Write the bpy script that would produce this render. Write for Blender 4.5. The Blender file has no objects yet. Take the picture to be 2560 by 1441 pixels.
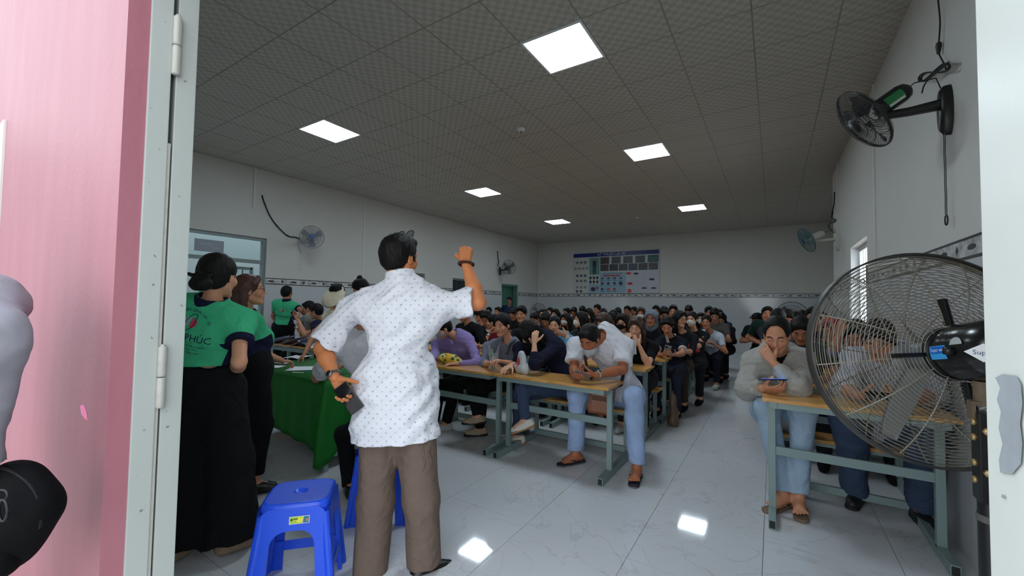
import bpy, bmesh, math, random
import numpy as np
from mathutils import Vector, Matrix
from mathutils.bvhtree import BVHTree
random.seed(7); RNG = np.random.default_rng(7)
scene = bpy.context.scene
COL = scene.collection
# ------------------------------------------------------------------ camera
CAMH = 1.38
CR = np.array([0.84337148, 0.5371085, 0.01546]); CU = np.array([0.00701978, -0.03978277, 0.99918369]); CF = np.array([-0.5372851, 0.8425745, 0.03732204])
FPX = 1025.0
cd = bpy.data.cameras.new('camera'); cd.sensor_width = 36.0; cd.sensor_fit = 'HORIZONTAL'; cd.lens = FPX / 2560 * 36
cd.clip_start = 0.02; cd.clip_end = 200
cam = bpy.data.objects.new('camera', cd); COL.objects.link(cam)
cam.matrix_world = Matrix([[CR[0], CU[0], -CF[0], 0], [CR[1], CU[1], -CF[1], 0], [CR[2], CU[2], -CF[2], CAMH], [0, 0, 0, 1]])
scene.camera = cam
def ray(x, y): return CR * ((x - 1280) / FPX) - CU * ((y - 720.5) / FPX) + CF
def at(x, y, Y):
    d = ray(x, y); q = d * (Y / d[1]); return np.array([q[0], q[1], q[2] + CAMH])
def atx(x, y, X):
    d = ray(x, y); q = d * (X / d[0]); return np.array([q[0], q[1], q[2] + CAMH])
# ------------------------------------------------------------------ exposure, sky, lights
scene.view_settings.view_transform = 'Standard'; scene.view_settings.look = 'None'
scene.view_settings.gamma = 1.0; scene.view_settings.use_curve_mapping = False
scene.view_settings.exposure = 0.12
try:
    scene.cycles.max_bounces = 6; scene.cycles.diffuse_bounces = 4; scene.cycles.glossy_bounces = 3
    scene.cycles.transmission_bounces = 4; scene.cycles.transparent_max_bounces = 12
    scene.cycles.sample_clamp_indirect = 4.0
except Exception: pass
world = bpy.data.worlds.new('sky'); scene.world = world; world.use_nodes = True
wn = world.node_tree.nodes; wl = world.node_tree.links; wn.clear()
wo = wn.new('ShaderNodeOutputWorld'); wb = wn.new('ShaderNodeBackground'); wtc = wn.new('ShaderNodeTexCoord'); wsx = wn.new('ShaderNodeSeparateXYZ'); wr = wn.new('ShaderNodeValToRGB')
wl.new(wtc.outputs['Generated'], wsx.inputs[0]); wl.new(wsx.outputs['Z'], wr.inputs[0]); wl.new(wr.outputs[0], wb.inputs[0]); wl.new(wb.outputs[0], wo.inputs[0])
wr.color_ramp.elements[0].position = 0.0; wr.color_ramp.elements[0].color = (0.93, 0.97, 1.0, 1)
wr.color_ramp.elements[1].position = 0.9; wr.color_ramp.elements[1].color = (0.78, 0.89, 1.0, 1)
SKY = 2.9; PANEL = 29.0
wb.inputs[1].default_value = SKY
# ------------------------------------------------------------------ materials
MATS = {}
def lin(c):
    c = np.asarray(c, float) / 255.0
    return tuple(np.where(c <= 0.04045, c / 12.92, ((c + 0.055) / 1.055) ** 2.4)) + (1.0,)
def newmat(name):
    m = bpy.data.materials.new(name); m.use_nodes = True
    return m, m.node_tree.nodes, m.node_tree.links, m.node_tree.nodes['Principled BSDF']
def mat(key, c=(200, 200, 200), rough=0.6, metal=0.0, noise=0.0, nscale=8.0, bump=0.0, bscale=60.0, spec=None, emit=None, estr=0.0, trans=0.0, alpha=None, ior=None, stretch=None):
    if key in MATS: return MATS[key]
    m, n, l, b = newmat(key)
    b.inputs['Base Color'].default_value = lin(c); b.inputs['Roughness'].default_value = rough; b.inputs['Metallic'].default_value = metal
    if spec is not None: b.inputs['Specular IOR Level'].default_value = spec
    if ior: b.inputs['IOR'].default_value = ior
    if emit is not None:
        b.inputs['Emission Color'].default_value = lin(emit); b.inputs['Emission Strength'].default_value = estr
    if trans: b.inputs['Transmission Weight'].default_value = trans
    if alpha is not None: b.inputs['Alpha'].default_value = alpha
    if noise or bump:
        tc = n.new('ShaderNodeTexCoord'); src = tc.outputs['Object']
        if stretch:
            mp = n.new('ShaderNodeMapping'); mp.inputs['Scale'].default_value = stretch; l.new(src, mp.inputs[0]); src = mp.outputs[0]
        if noise:
            t = n.new('ShaderNodeTexNoise'); t.inputs['Scale'].default_value = nscale; t.inputs['Detail'].default_value = 4; l.new(src, t.inputs['Vector'])
            mx = n.new('ShaderNodeMix'); mx.data_type = 'RGBA'
            cl = np.asarray(lin(c)[:3])
            mx.inputs[6].default_value = tuple(np.clip(cl * (1 - noise), 0, 1)) + (1,); mx.inputs[7].default_value = tuple(np.clip(cl * (1 + noise), 0, 1)) + (1,)
            l.new(t.outputs[0], mx.inputs[0]); l.new(mx.outputs[2], b.inputs['Base Color'])
        if bump:
            t2 = n.new('ShaderNodeTexNoise'); t2.inputs['Scale'].default_value = bscale; t2.inputs['Detail'].default_value = 3; l.new(src, t2.inputs['Vector'])
            bp = n.new('ShaderNodeBump'); bp.inputs['Strength'].default_value = bump; bp.inputs['Distance'].default_value = 0.01
            l.new(t2.outputs[0], bp.inputs['Height']); l.new(bp.outputs[0], b.inputs['Normal'])
    MATS[key] = m
    return m
def wrinkle(m, scale=9.0, strength=.6, dist=.03):
    """large soft creases under the fine weave"""
    n, l = m.node_tree.nodes, m.node_tree.links; b = n['Principled BSDF']
    tc = n.new('ShaderNodeTexCoord'); t = n.new('ShaderNodeTexNoise'); t.inputs['Scale'].default_value = scale; t.inputs['Detail'].default_value = 2.5; t.inputs['Distortion'].default_value = 1.4
    l.new(tc.outputs['Object'], t.inputs['Vector'])
    bp = n.new('ShaderNodeBump'); bp.inputs['Strength'].default_value = strength; bp.inputs['Distance'].default_value = dist; l.new(t.outputs[0], bp.inputs['Height'])
    if b.inputs['Normal'].is_linked: l.new(b.inputs['Normal'].links[0].from_socket, bp.inputs['Normal'])
    l.new(bp.outputs[0], b.inputs['Normal']); return m
def cloth(c, rough=0.9):
    c = tuple(int(v) for v in c); key = 'cloth_%d_%d_%d' % c
    if key in MATS: return MATS[key]
    return wrinkle(mat(key, c, rough, noise=0.08, nscale=30, bump=0.08, bscale=350, spec=0.2))
def skin(c=(198, 142, 110)):
    key = 'skin_%d_%d_%d' % tuple(c)
    if key in MATS: return MATS[key]
    m, n, l, b = newmat(key)
    a = n.new('ShaderNodeAttribute'); a.attribute_name = 'Tint'
    mx = n.new('ShaderNodeMix'); mx.data_type = 'RGBA'; mx.blend_type = 'MULTIPLY'; mx.inputs[0].default_value = 1.0
    mx.inputs[6].default_value = lin(c); l.new(a.outputs['Color'], mx.inputs[7]); l.new(mx.outputs[2], b.inputs['Base Color'])
    b.inputs['Roughness'].default_value = 0.5; b.inputs['Specular IOR Level'].default_value = 0.35
    try:
        b.inputs['Subsurface Weight'].default_value = 0.0
    except Exception: pass
    MATS[key] = m
    return m
HAIR = mat('hair_black', (19, 17, 16), 0.5, noise=0.5, nscale=90, bump=0.5, bscale=150, spec=0.18, stretch=(1, 1, 0.15))
HAIRB = mat('hair_brown', (62, 40, 30), 0.42, noise=0.4, nscale=90, bump=0.5, bscale=150, spec=0.4, stretch=(1, 1, 0.15))
# ------------------------------------------------------------------ object helpers
def newobj(name, mesh, parent=None, loc=None):
    o = bpy.data.objects.new(name, mesh); COL.objects.link(o)
    if parent is not None: o.parent = parent
    if loc is not None: o.location = loc
    return o
def tag(o, label=None, cat=None, group=None, kind=None):
    if label: o['label'] = label
    if cat: o['category'] = cat
    if group: o['group'] = group
    if kind: o['kind'] = kind
    return o
def thing(name, label, cat, loc=(0, 0, 0), rz=0.0, group=None):
    o = newobj(name, None, None, loc); o.rotation_euler = (0, 0, rz); o.empty_display_size = 0.05
    bpy.context.view_layer.update() if False else None
    return tag(o, label, cat, group)
def mesh_np(name, V, Fs, smooth=False):
    me = bpy.data.meshes.new(name)
    if isinstance(Fs, np.ndarray):
        V = np.asarray(V, np.float32); nf, k = Fs.shape
        me.vertices.add(len(V)); me.vertices.foreach_set('co', V.ravel())
        me.loops.add(nf * k); me.loops.foreach_set('vertex_index', Fs.astype(np.int32).ravel())
        me.polygons.add(nf); me.polygons.foreach_set('loop_start', np.arange(0, nf * k, k, dtype=np.int32))
        me.update(calc_edges=True)
    else:
        me.from_pydata([tuple(map(float, v)) for v in V], [], [tuple(map(int, f)) for f in Fs]); me.update()
    if smooth: me.polygons.foreach_set('use_smooth', [True] * len(me.polygons))
    return me
class MB:
    """collects simple shapes into one mesh"""
    def __init__(s): s.v = []; s.f = []; s.sm = []
    def add(s, V, F, sm=False):
        o = len(s.v); s.v.extend([tuple(p) for p in V]); s.f.extend([tuple(i + o for i in f) for f in F]); s.sm.extend([sm] * len(F)); return s
    def box(s, c, d, R=None, bev=0.0):
        bm = bmesh.new(); bmesh.ops.create_cube(bm, size=1.0)
        for v in bm.verts: v.co = Vector((v.co.x * d[0], v.co.y * d[1], v.co.z * d[2]))
        if bev > 0: bmesh.ops.bevel(bm, geom=bm.edges[:], offset=bev, segments=2, profile=0.7, affect='EDGES')
        bm.verts.index_update()
        M = np.eye(3) if R is None else np.asarray(R)
        V = [M @ np.array(v.co) + np.asarray(c) for v in bm.verts]; F = [[v.index for v in f.verts] for f in bm.faces]
        bm.free(); return s.add(V, F)
    def tube(s, pts, r, seg=8, closed=False, cap=True, flat=None):
        P = np.asarray(pts, float); n = len(P); rs = np.full(n, r) if np.isscalar(r) else np.asarray(r, float)
        T = np.zeros_like(P)
        if closed: T = np.roll(P, -1, 0) - np.roll(P, 1, 0)
        else: T[1:-1] = P[2:] - P[:-2]; T[0] = P[1] - P[0]; T[-1] = P[-1] - P[-2]
        T /= np.linalg.norm(T, axis=1)[:, None] + 1e-12
        u = np.cross(T[0], [0, 0, 1.0]);
        if np.linalg.norm(u) < 1e-3: u = np.cross(T[0], [1.0, 0, 0])
        u /= np.linalg.norm(u); V = []
        for i in range(n):
            u = u - T[i] * (u @ T[i]); u /= np.linalg.norm(u) + 1e-12; w = np.cross(T[i], u)
            for k in range(seg):
                a = 2 * math.pi * k / seg; f2 = 1.0 if flat is None else flat
                V.append(P[i] + rs[i] * (math.cos(a) * u + f2 * math.sin(a) * w))
        F = []
        for i in range(n if closed else n - 1):
            j = (i + 1) % n
            for k in range(seg):
                k2 = (k + 1) % seg; F.append((i * seg + k, i * seg + k2, j * seg + k2, j * seg + k))
        s.add(V, F, True)
        if cap and not closed: s.add(V[:seg], [list(range(seg))[::-1]]); s.add(V[-seg:], [list(range(seg))])
        return s
    def lathe(s, c, ax, prof, seg=24, ang=None):
        ax = np.asarray(ax, float); ax /= np.linalg.norm(ax); u = np.cross(ax, [0, 0, 1.0])
        if np.linalg.norm(u) < 1e-3: u = np.array([1.0, 0, 0])
        u /= np.linalg.norm(u); w = np.cross(ax, u); V = []
        for (r, h) in prof:
            for k in range(seg):
                a = 2 * math.pi * k / seg; V.append(np.asarray(c) + ax * h + r * (math.cos(a) * u + math.sin(a) * w))
        F = [(i * seg + k, i * seg + (k + 1) % seg, (i + 1) * seg + (k + 1) % seg, (i + 1) * seg + k) for i in range(len(prof) - 1) for k in range(seg)]
        return s.add(V, F, True)
    def quad(s, a, b, c, d): return s.add([a, b, c, d], [(0, 1, 2, 3)])
    def build(s, name, m=None, parent=None, loc=None, autosmooth=True):
        me = mesh_np(name, s.v, s.f)
        if any(s.sm): me.polygons.foreach_set('use_smooth', s.sm)
        if m is not None: me.materials.append(m)
        me.update()
        return newobj(name, me, parent, loc)
def structure(o): o['kind'] = 'structure'; return o
def boxobj(name, lo, hi, m, parent=None, bev=0.0):
    lo = np.array(lo, float); hi = np.array(hi, float)
    return MB().box((0, 0, 0), hi - lo, bev=bev).build(name, m, parent, tuple((lo + hi) / 2))
def copy_tree(o, parent=None):
    c = o.copy(); COL.objects.link(c); c.parent = parent
    for ch in list(o.children): copy_tree(ch, c)
    return c
FONT = None
def text_mesh(body, size, extr=0.0, align='CENTER', space=1.0):
    cu = bpy.data.curves.new('lettering', 'FONT'); cu.body = body; cu.size = size; cu.align_x = align; cu.align_y = 'CENTER'; cu.extrude = extr; cu.resolution_u = 2; cu.space_character = space
    o = bpy.data.objects.new('lettering_tmp', cu); COL.objects.link(o)
    dg = bpy.context.evaluated_depsgraph_get(); me = bpy.data.meshes.new_from_object(o.evaluated_get(dg))
    V = np.array([v.co[:] for v in me.vertices]).reshape(-1, 3); F = [tuple(p.vertices) for p in me.polygons]
    bpy.data.objects.remove(o); bpy.data.curves.remove(cu); bpy.data.meshes.remove(me)
    return V, F
def place_text(mb, body, size, origin, ux, uy, align='CENTER', space=1.0):
    V, F = text_mesh(body, size, 0, align, space)
    if len(V): mb.add([np.asarray(origin) + p[0] * np.asarray(ux) + p[1] * np.asarray(uy) for p in V], F)
    return mb
def nrm(v): v = np.asarray(v, float); return v / (np.linalg.norm(v) + 1e-12)
# ================================================================== the room
XL, XR, YF, YN, ZC = -7.85, 0.91, 14.2, 0.50, 3.75
WALL = mat('wall_paint', (206, 204, 198), 0.75, noise=0.03, nscale=3, bump=0.05, bscale=40)
WTILE = mat('wall_tile_glaze', (196, 198, 200), 0.10, noise=0.04, nscale=2.0)
GREYPAINT = mat('grey_gate_paint', (188, 196, 192), 0.32, noise=0.04, nscale=6, bump=0.15, bscale=35)
PALEPAINT = mat('pale_gate_paint', (222, 226, 220), 0.38, noise=0.03, nscale=8, bump=0.06, bscale=30)
STEEL = mat('green_grey_steel', (128, 148, 146), 0.42, noise=0.05, nscale=10, metal=0.1)
DARK = mat('near_black_plastic', (22, 22, 24), 0.38)
BLACK = mat('black_rubber', (16, 16, 17), 0.7)
# floor: polished marble tiles
def marble():
    m, n, l, b = newmat('marble_floor_tile')
    g = n.new('ShaderNodeNewGeometry'); mp = n.new('ShaderNodeMapping'); l.new(g.outputs['Position'], mp.inputs[0]); mp.inputs['Rotation'].default_value = (0, 0, 0.6)
    t = n.new('ShaderNodeTexNoise'); t.inputs['Scale'].default_value = 1.7; t.inputs['Detail'].default_value = 7; t.inputs['Distortion'].default_value = 1.6; l.new(mp.outputs[0], t.inputs['Vector'])
    sb = n.new('ShaderNodeMath'); sb.operation = 'SUBTRACT'; sb.inputs[1].default_value = 0.5; l.new(t.outputs[0], sb.inputs[0])
    ab = n.new('ShaderNodeMath'); ab.operation = 'ABSOLUTE'; l.new(sb.outputs[0], ab.inputs[0])
    r = n.new('ShaderNodeValToRGB'); r.color_ramp.elements[0].position = 0.0; r.color_ramp.elements[0].color = lin((192, 192, 193)); r.color_ramp.elements[1].position = 0.010; r.color_ramp.elements[1].color = lin((206, 208, 211))
    l.new(ab.outputs[0], r.inputs[0]); l.new(r.outputs[0], b.inputs['Base Color'])
    b.inputs['Roughness'].default_value = 0.05; b.inputs['Specular IOR Level'].default_value = 0.6
    return m
MARBLE = marble()
GROUT = mat('floor_grout', (92, 92, 92), 0.8)
floor = structure(boxobj('floor', (XL - .2, 0.36, -0.12), (1.9, YF + .2, -0.006), GROUT))
T = 0.627; x0 = -1.94 - T * 10; y0 = 2.28 - T * 4
tiles = []
for i in range(0, 16):
    for j in range(0, 25):
        xa, xb = x0 + i * T, x0 + (i + 1) * T; ya, yb = y0 + j * T, y0 + (j + 1) * T
        xa, xb = max(xa, XL), min(xb, 1.6); ya, yb = max(ya, 0.38), min(yb, YF)
        if xb - xa < .03 or yb - ya < .03: continue
        cx, cy = (xa + xb) / 2, (ya + yb) / 2
        p = np.array([cx, cy, -CAMH]); f = p @ CF
        if f > 0.1 and abs((p @ CR) / f) < 1.45: key = f
        else: key = 1000 + abs(cx) + cy
        tiles.append((key, xa, xb, ya, yb))
tiles.sort()
g = 0.0013; tm = {}
rest = MB()
def tile_mb(dx, dy): return MB().box((0, 0, -0.003), (dx - 2 * g, dy - 2 * g, 0.006))
for k, (key, xa, xb, ya, yb) in enumerate(tiles):
    if k < 296:
        dk = (round(xb - xa, 3), round(yb - ya, 3))
        if dk not in tm:
            o = tile_mb(*dk).build('tile', MARBLE); tm[dk] = o.data
        else: o = newobj('tile', tm[dk])
        o.location = ((xa + xb) / 2, (ya + yb) / 2, 0); o.parent = floor; o.matrix_parent_inverse = Matrix.Translation(-floor.location)
    else: rest.box(((xa + xb) / 2, (ya + yb) / 2, -0.003), (xb - xa - 2 * g, yb - ya - 2 * g, 0.006))
if rest.v:
    o = rest.build('tile', MARBLE, floor); o.matrix_parent_inverse = Matrix.Translation(-floor.location); o['kind'] = 'stuff'
# ceiling: patterned vinyl tiles in a grid
def ceil_mat():
    m, n, l, b = newmat('patterned_ceiling_tile')
    g_ = n.new('ShaderNodeNewGeometry'); mp = n.new('ShaderNodeMapping'); l.new(g_.outputs['Position'], mp.inputs[0])
    mp.inputs['Location'].default_value = (1.93, -3.09, 0)
    c = n.new('ShaderNodeTexChecker'); c.inputs['Scale'].default_value = 1 / 0.05; l.new(mp.outputs[0], c.inputs['Vector'])
    c.inputs['Color1'].default_value = lin((186, 183, 174)); c.inputs['Color2'].default_value = lin((170, 166, 155))
    l.new(c.outputs[0], b.inputs['Base Color']); b.inputs['Roughness'].default_value = 0.6
    bp = n.new('ShaderNodeBump'); bp.inputs['Strength'].default_value = 0.15; bp.inputs['Distance'].default_value = 0.003; l.new(c.outputs['Fac'], bp.inputs['Height']); l.new(bp.outputs[0], b.inputs['Normal'])
    return m
CEIL = ceil_mat(); GRID = mat('ceiling_grid_bar', (146, 143, 136), 0.6)
ceiling = structure(boxobj('ceiling', (XL - .2, YN - .2, ZC + 0.004), (1.9, YF + .2, ZC + .1), GRID))
LIGHTS = [(-1.63, 3.39), (-5.23, 3.39), (-1.63, 6.39), (-5.23, 6.99), (-1.63, 10.59), (-5.23, 10.59)]
gx0 = -1.93 - .6 * 10; gy0 = 3.09 - .6 * 5
ct = []
for i in range(0, 17):
    for j in range(0, 25):
        xa, xb = max(gx0 + i * .6, XL), min(gx0 + (i + 1) * .6, 1.6); ya, yb = max(gy0 + j * .6, YN), min(gy0 + (j + 1) * .6, YF)
        if xb - xa < .03 or yb - ya < .03: continue
        cx, cy = (xa + xb) / 2, (ya + yb) / 2
        if any(abs(cx - a) < .1 and abs(cy - b) < .1 for a, b in LIGHTS): continue
        p = np.array([cx, cy, ZC - CAMH]); f = p @ CF
        key = f if (f > 0.1 and abs((p @ CR) / f) < 1.45 and (p @ CU) / f < .95) else 1000 + cy
        ct.append((key, xa, xb, ya, yb))
ct.sort(); rest = MB(); tm = {}; g = 0.006
for k, (key, xa, xb, ya, yb) in enumerate(ct):
    if k < 296:
        dk = (round(xb - xa, 3), round(yb - ya, 3))
        if dk not in tm:
            o = MB().box((0, 0, 0), (dk[0] - 2 * g, dk[1] - 2 * g, 0.01)).build('panel', CEIL); tm[dk] = o.data
        else: o = newobj('panel', tm[dk])
        o.location = ((xa + xb) / 2, (ya + yb) / 2, ZC + 0.006); o.parent = ceiling; o.matrix_parent_inverse = Matrix.Translation(-ceiling.location)
    else: rest.box(((xa + xb) / 2, (ya + yb) / 2, ZC + .006), (xb - xa - 2 * g, yb - ya - 2 * g, 0.01))
if rest.v:
    o = rest.build('panel', CEIL, ceiling); o.matrix_parent_inverse = Matrix.Translation(-ceiling.location); o['kind'] = 'stuff'
PANELM = mat('led_diffuser', (240, 248, 255), 0.5, emit=(226, 243, 255), estr=PANEL)
FRAMEW = mat('white_metal_frame', (225, 228, 230), 0.4)
lnames = ['large ceiling light panel nearest the doorway above the aisle', 'ceiling light panel above the standing green shirt staff at near left', 'second ceiling light panel along the aisle row on the right side',
          'second ceiling light panel along the left row', 'small far ceiling light panel nearest the poster on the right row', 'small far ceiling light panel at the end of the left row']
for (x, y), nm in zip(LIGHTS, lnames):
    t = thing('ceiling_light', 'square white glowing ' + nm, 'ceiling light', (x, y, ZC), group='square light panels in the ceiling')
    MB().box((0, 0, -0.004), (.55, .55, .006)).build('diffuser', PANELM, t)
    f = MB()
    for sx in (-1, 1): f.box((sx * .286, 0, 0), (.022, .594, .016)); f.box((0, sx * .286, 0), (.55, .022, .016))
    f.build('frame', FRAMEW, t)
t = thing('smoke_detector', 'small round white smoke detector on the ceiling between the light panels', 'smoke detector', (at(1303, 325, 1)[0] * 0 + -2.62, 5.0, ZC))
d = ray(1303, 322); q = d * ((ZC - CAMH) / d[2]); t.location = (q[0], q[1], ZC)
MB().lathe((0, 0, 0), (0, 0, -1), [(0.0, .04), (.03, .04), (.045, .03), (.055, .012), (.06, 0), (0, 0)], 20).build('housing', FRAMEW, t)
MB().lathe((0, 0, -.04), (0, 0, -1), [(0.018, 0), (.016, .012), (0, .014)], 12).build('sensor', mat('grey_plastic', (120, 122, 124), .5), t)
d = ray(1593, 543); q = d * ((ZC - CAMH) / d[2])
t = thing('smoke_detector', 'tiny far smoke detector on the ceiling beyond the second row of light panels', 'smoke detector', (q[0], q[1], ZC))
MB().lathe((0, 0, 0), (0, 0, -1), [(0.0, .04), (.03, .04), (.05, .03), (.06, 0), (0, 0)], 16).build('housing', FRAMEW, t)
# walls ----------------------------------------------------------------
ZT = 1.66   # top of wall tiling; border strip above
def wall_run(name, axis, pos, thick, a0, a1, openings, side, z1=ZC):
    """a wall as a painted upper mesh with holes, tiling below; axis 'x' = wall plane x=pos running along y"""
    up, lo = MB(), MB()
    cuts = sorted(set([a0, a1] + [o[0] for o in openings] + [o[1] for o in openings]))
    def add(mb, u0, u1, za, zb, off):
        if zb - za < 1e-4 or u1 - u0 < 1e-4: return
        th = thick + off
        if axis == 'x':
            lo_, hi_ = (pos, u0, za), (pos, u1, zb)
            xs = (pos - (off if side > 0 else -off) * 0, 0)
            c = (pos - side * thick / 2 + side * off / 2, (u0 + u1) / 2, (za + zb) / 2); mb.box(c, (th, u1 - u0, zb - za))
        else:
            c = ((u0 + u1) / 2, pos - side * thick / 2 + side * off / 2, (za + zb) / 2); mb.box(c, (u1 - u0, th, zb - za))
    for u0, u1 in zip(cuts[:-1], cuts[1:]):
        op = [o for o in openings if o[0] <= u0 + 1e-6 and o[1] >= u1 - 1e-6]
        spans = [(0.0, z1)]
        if op:
            spans = [(0.0, op[0][2]), (op[0][3], z1)]
        for za, zb in spans:
            add(lo, u0, u1, za, min(zb, ZT), 0.012); add(up, u0, u1, max(za, ZT), zb, 0.0)
    w = structure(up.build(name, WALL))
    t_ = lo.build('tiling', WTILE, w)
    return w
def border_mat(axis):
    m, n, l, b = newmat('border_tile_print_' + axis)
    g_ = n.new('ShaderNodeNewGeometry'); s = n.new('ShaderNodeSeparateXYZ'); l.new(g_.outputs['Position'], s.inputs[0])
    u = s.outputs['Y' if axis == 'x' else 'X']; z = s.outputs['Z']
    def M(op, a, b_=None, c_=None):
        k = n.new('ShaderNodeMath'); k.operation = op
        for i, v in enumerate((a, b_, c_)):
            if v is None: continue
            if isinstance(v, (int, float)): k.inputs[i].default_value = v
            else: l.new(v, k.inputs[i])
        return k.outputs[0]
    zz = M('SUBTRACT', z, ZT + 0.06)
    fu = M('SUBTRACT', M('FRACT', M('MULTIPLY', u, 1 / .42)), 0.5)
    e1 = M('ADD', M('POWER', M('MULTIPLY', fu, 1 / .14), 2.0), M('POWER', M('MULTIPLY', zz, 1 / .016), 2.0))
    lens = M('LESS_THAN', e1, 1.0)
    fu2 = M('SUBTRACT', M('FRACT', M('ADD', M('MULTIPLY', u, 1 / .42), 0.5)), 0.5)
    tri = M('LESS_THAN', M('ADD', M('ABSOLUTE', M('MULTIPLY', fu2, 1 / .06)), M('ABSOLUTE', M('MULTIPLY', zz, 1 / .03))), 1.0)
    edge = M('GREATER_THAN', M('ABSOLUTE', zz), 0.045)
    dark = M('MAXIMUM', M('MAXIMUM', lens, tri), edge)
    t = n.new('ShaderNodeTexNoise'); t.inputs['Scale'].default_value = 14; l.new(g_.outputs['Position'], t.inputs['Vector'])
    r = n.new('ShaderNodeValToRGB'); r.color_ramp.elements[0].position = .35; r.color_ramp.elements[0].color = lin((150, 150, 150)); r.color_ramp.elements[1].position = .6; r.color_ramp.elements[1].color = lin((205, 205, 203)); l.new(t.outputs[0], r.inputs[0])
    mx = n.new('ShaderNodeMix'); mx.data_type = 'RGBA'; l.new(dark, mx.inputs[0]); l.new(r.outputs[0], mx.inputs[6]); mx.inputs[7].default_value = lin((62, 62, 64))
    l.new(mx.outputs[2], b.inputs['Base Color']); b.inputs['Roughness'].default_value = .2
    return m
BORD = {'x': border_mat('x'), 'y': border_mat('y')}
DA = (1.75, 3.9, 0.0, 2.5); W1 = (7.0, 7.98, 0.95, 2.13); W2 = (9.1, 10.4, 0.95, 2.09); DB = (11.65, 12.72, 0.0, 2.05)
wl_ = wall_run('wall_left', 'x', XL, .2, YN, YF, [DA, W1, W2, DB], 1)
WR = (6.12, 7.35, 1.04, 2.22)
wr_ = wall_run('wall_right', 'x', XR, .2, YN, 9.2, [WR], -1)
wf_ = wall_run('wall_far', 'y', YF, .2, XL - .2, 1.8, [], -1)
structure(boxobj('wall_recess_side', (1.6, 9.2, 0), (1.8, YF, ZC), WALL))
structure(boxobj('wall_recess_return', (XR + .2, 9.0, 0), (1.8, 9.2, ZC), WALL))
# border strips (trim)
def strip(name, axis, pos, a0, a1, side, gaps=()):
    mb = MB(); cuts = [a0] + [v for g_ in gaps for v in g_] + [a1]
    for k in range(0, len(cuts), 2):
        c = (cuts[k] + cuts[k + 1]) / 2; d_ = cuts[k + 1] - cuts[k]
        if axis == 'x': mb.box((pos + side * .008, c, ZT + .06), (.016, d_, .12))
        else: mb.box((c, pos + side * .008, ZT + .06), (d_, .016, .12))
    o = structure(mb.build(name, BORD[axis])); return o
strip('trim_1', 'x', XL, YN, YF, 1, [DA[:2], W1[:2], W2[:2], DB[:2]])
strip('trim_2', 'x', XR, YN, 9.2, -1, [WR[:2]])
strip('trim_3', 'y', YF, XL, 1.6, -1)
# front wall with the doorway the photo looks through
PINK = None
def pink_mat():
    m, n, l, b = newmat('pink_wall_paint')
    g_ = n.new('ShaderNodeNewGeometry'); mp = n.new('ShaderNodeMapping'); l.new(g_.outputs['Position'], mp.inputs[0]); mp.inputs['Scale'].default_value = (1, 1, .22)
    t = n.new('ShaderNodeTexNoise'); t.inputs['Scale'].default_value = 9; t.inputs['Detail'].default_value = 4; l.new(mp.outputs[0], t.inputs['Vector'])
    r = n.new('ShaderNodeValToRGB'); r.color_ramp.elements[0].position = .3; r.color_ramp.elements[0].color = lin((154, 95, 106)); r.color_ramp.elements[1].position = .7; r.color_ramp.elements[1].color = lin((160, 103, 114)); l.new(t.outputs[0], r.inputs[0])
    l.new(r.outputs[0], b.inputs['Base Color']); b.inputs['Roughness'].default_value = .5; b.inputs['Specular IOR Level'].default_value = .3
    t2 = n.new('ShaderNodeTexNoise'); t2.inputs['Scale'].default_value = 45; t2.inputs['Detail'].default_value = 4; l.new(g_.outputs['Position'], t2.inputs['Vector'])
    bp = n.new('ShaderNodeBump'); bp.inputs['Strength'].default_value = .25; bp.inputs['Distance'].default_value = .004; l.new(t2.outputs[0], bp.inputs['Height']); l.new(bp.outputs[0], b.inputs['Normal'])
    return m
PINK = pink_mat()
wallf = structure(MB().box((-5.04, .417, 1.95), (6.92, .086, 3.9)).box((-.71, .417, 3.22), (1.74, .086, 1.33)).build('wall_front', PINK))
wfi = MB().box((-5.0975, .465, 1.88), (6.905, .01, 3.74)).box((-.7375, .465, 3.22), (1.795, .01, 1.1)).build('plaster', WALL, wallf)
structure(boxobj('wall_front_right', (.22, .40, 0), (6.0, .5, 3.9), PALEPAINT))
chip = MB()
chip.add([at(x, y, .3735) for x, y in [(200, 1015), (209, 1012), (216, 1030), (219, 1052), (212, 1048), (203, 1036)]], [(0, 1, 2, 3, 4, 5)])
chip.build('paint_chip', mat('bright_pink_chip', (240, 120, 170), .5), wallf)
# outside ground
structure(boxobj('ground_outside', (-14, -18, -.16), (12, .37, -.05), mat('outside_concrete', (176, 172, 165), .85, noise=.12, nscale=4)))
# left door frame, hinges, leaf folded back against the inside of the wall
def paint_speck(col):
    m, n, l, b = newmat('worn_%s_paint' % col[0])
    g_ = n.new('ShaderNodeNewGeometry'); t = n.new('ShaderNodeTexNoise'); t.inputs['Scale'].default_value = 38; t.inputs['Detail'].default_value = 5; l.new(g_.outputs['Position'], t.inputs['Vector'])
    r = n.new('ShaderNodeValToRGB'); r.color_ramp.elements[0].position = .27; r.color_ramp.elements[0].color = lin((120, 116, 108)); r.color_ramp.elements[1].position = .31; r.color_ramp.elements[1].color = lin(col[1]); l.new(t.outputs[0], r.inputs[0])
    l.new(r.outputs[0], b.inputs['Base Color']); b.inputs['Roughness'].default_value = .35
    t2 = n.new('ShaderNodeTexNoise'); t2.inputs['Scale'].default_value = 25; l.new(g_.outputs['Position'], t2.inputs['Vector'])
    bp = n.new('ShaderNodeBump'); bp.inputs['Strength'].default_value = .2; bp.inputs['Distance'].default_value = .004; l.new(t2.outputs[0], bp.inputs['Height']); l.new(bp.outputs[0], b.inputs['Normal'])
    return m
WORN = paint_speck(('grey', (168, 173, 169)))
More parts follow.
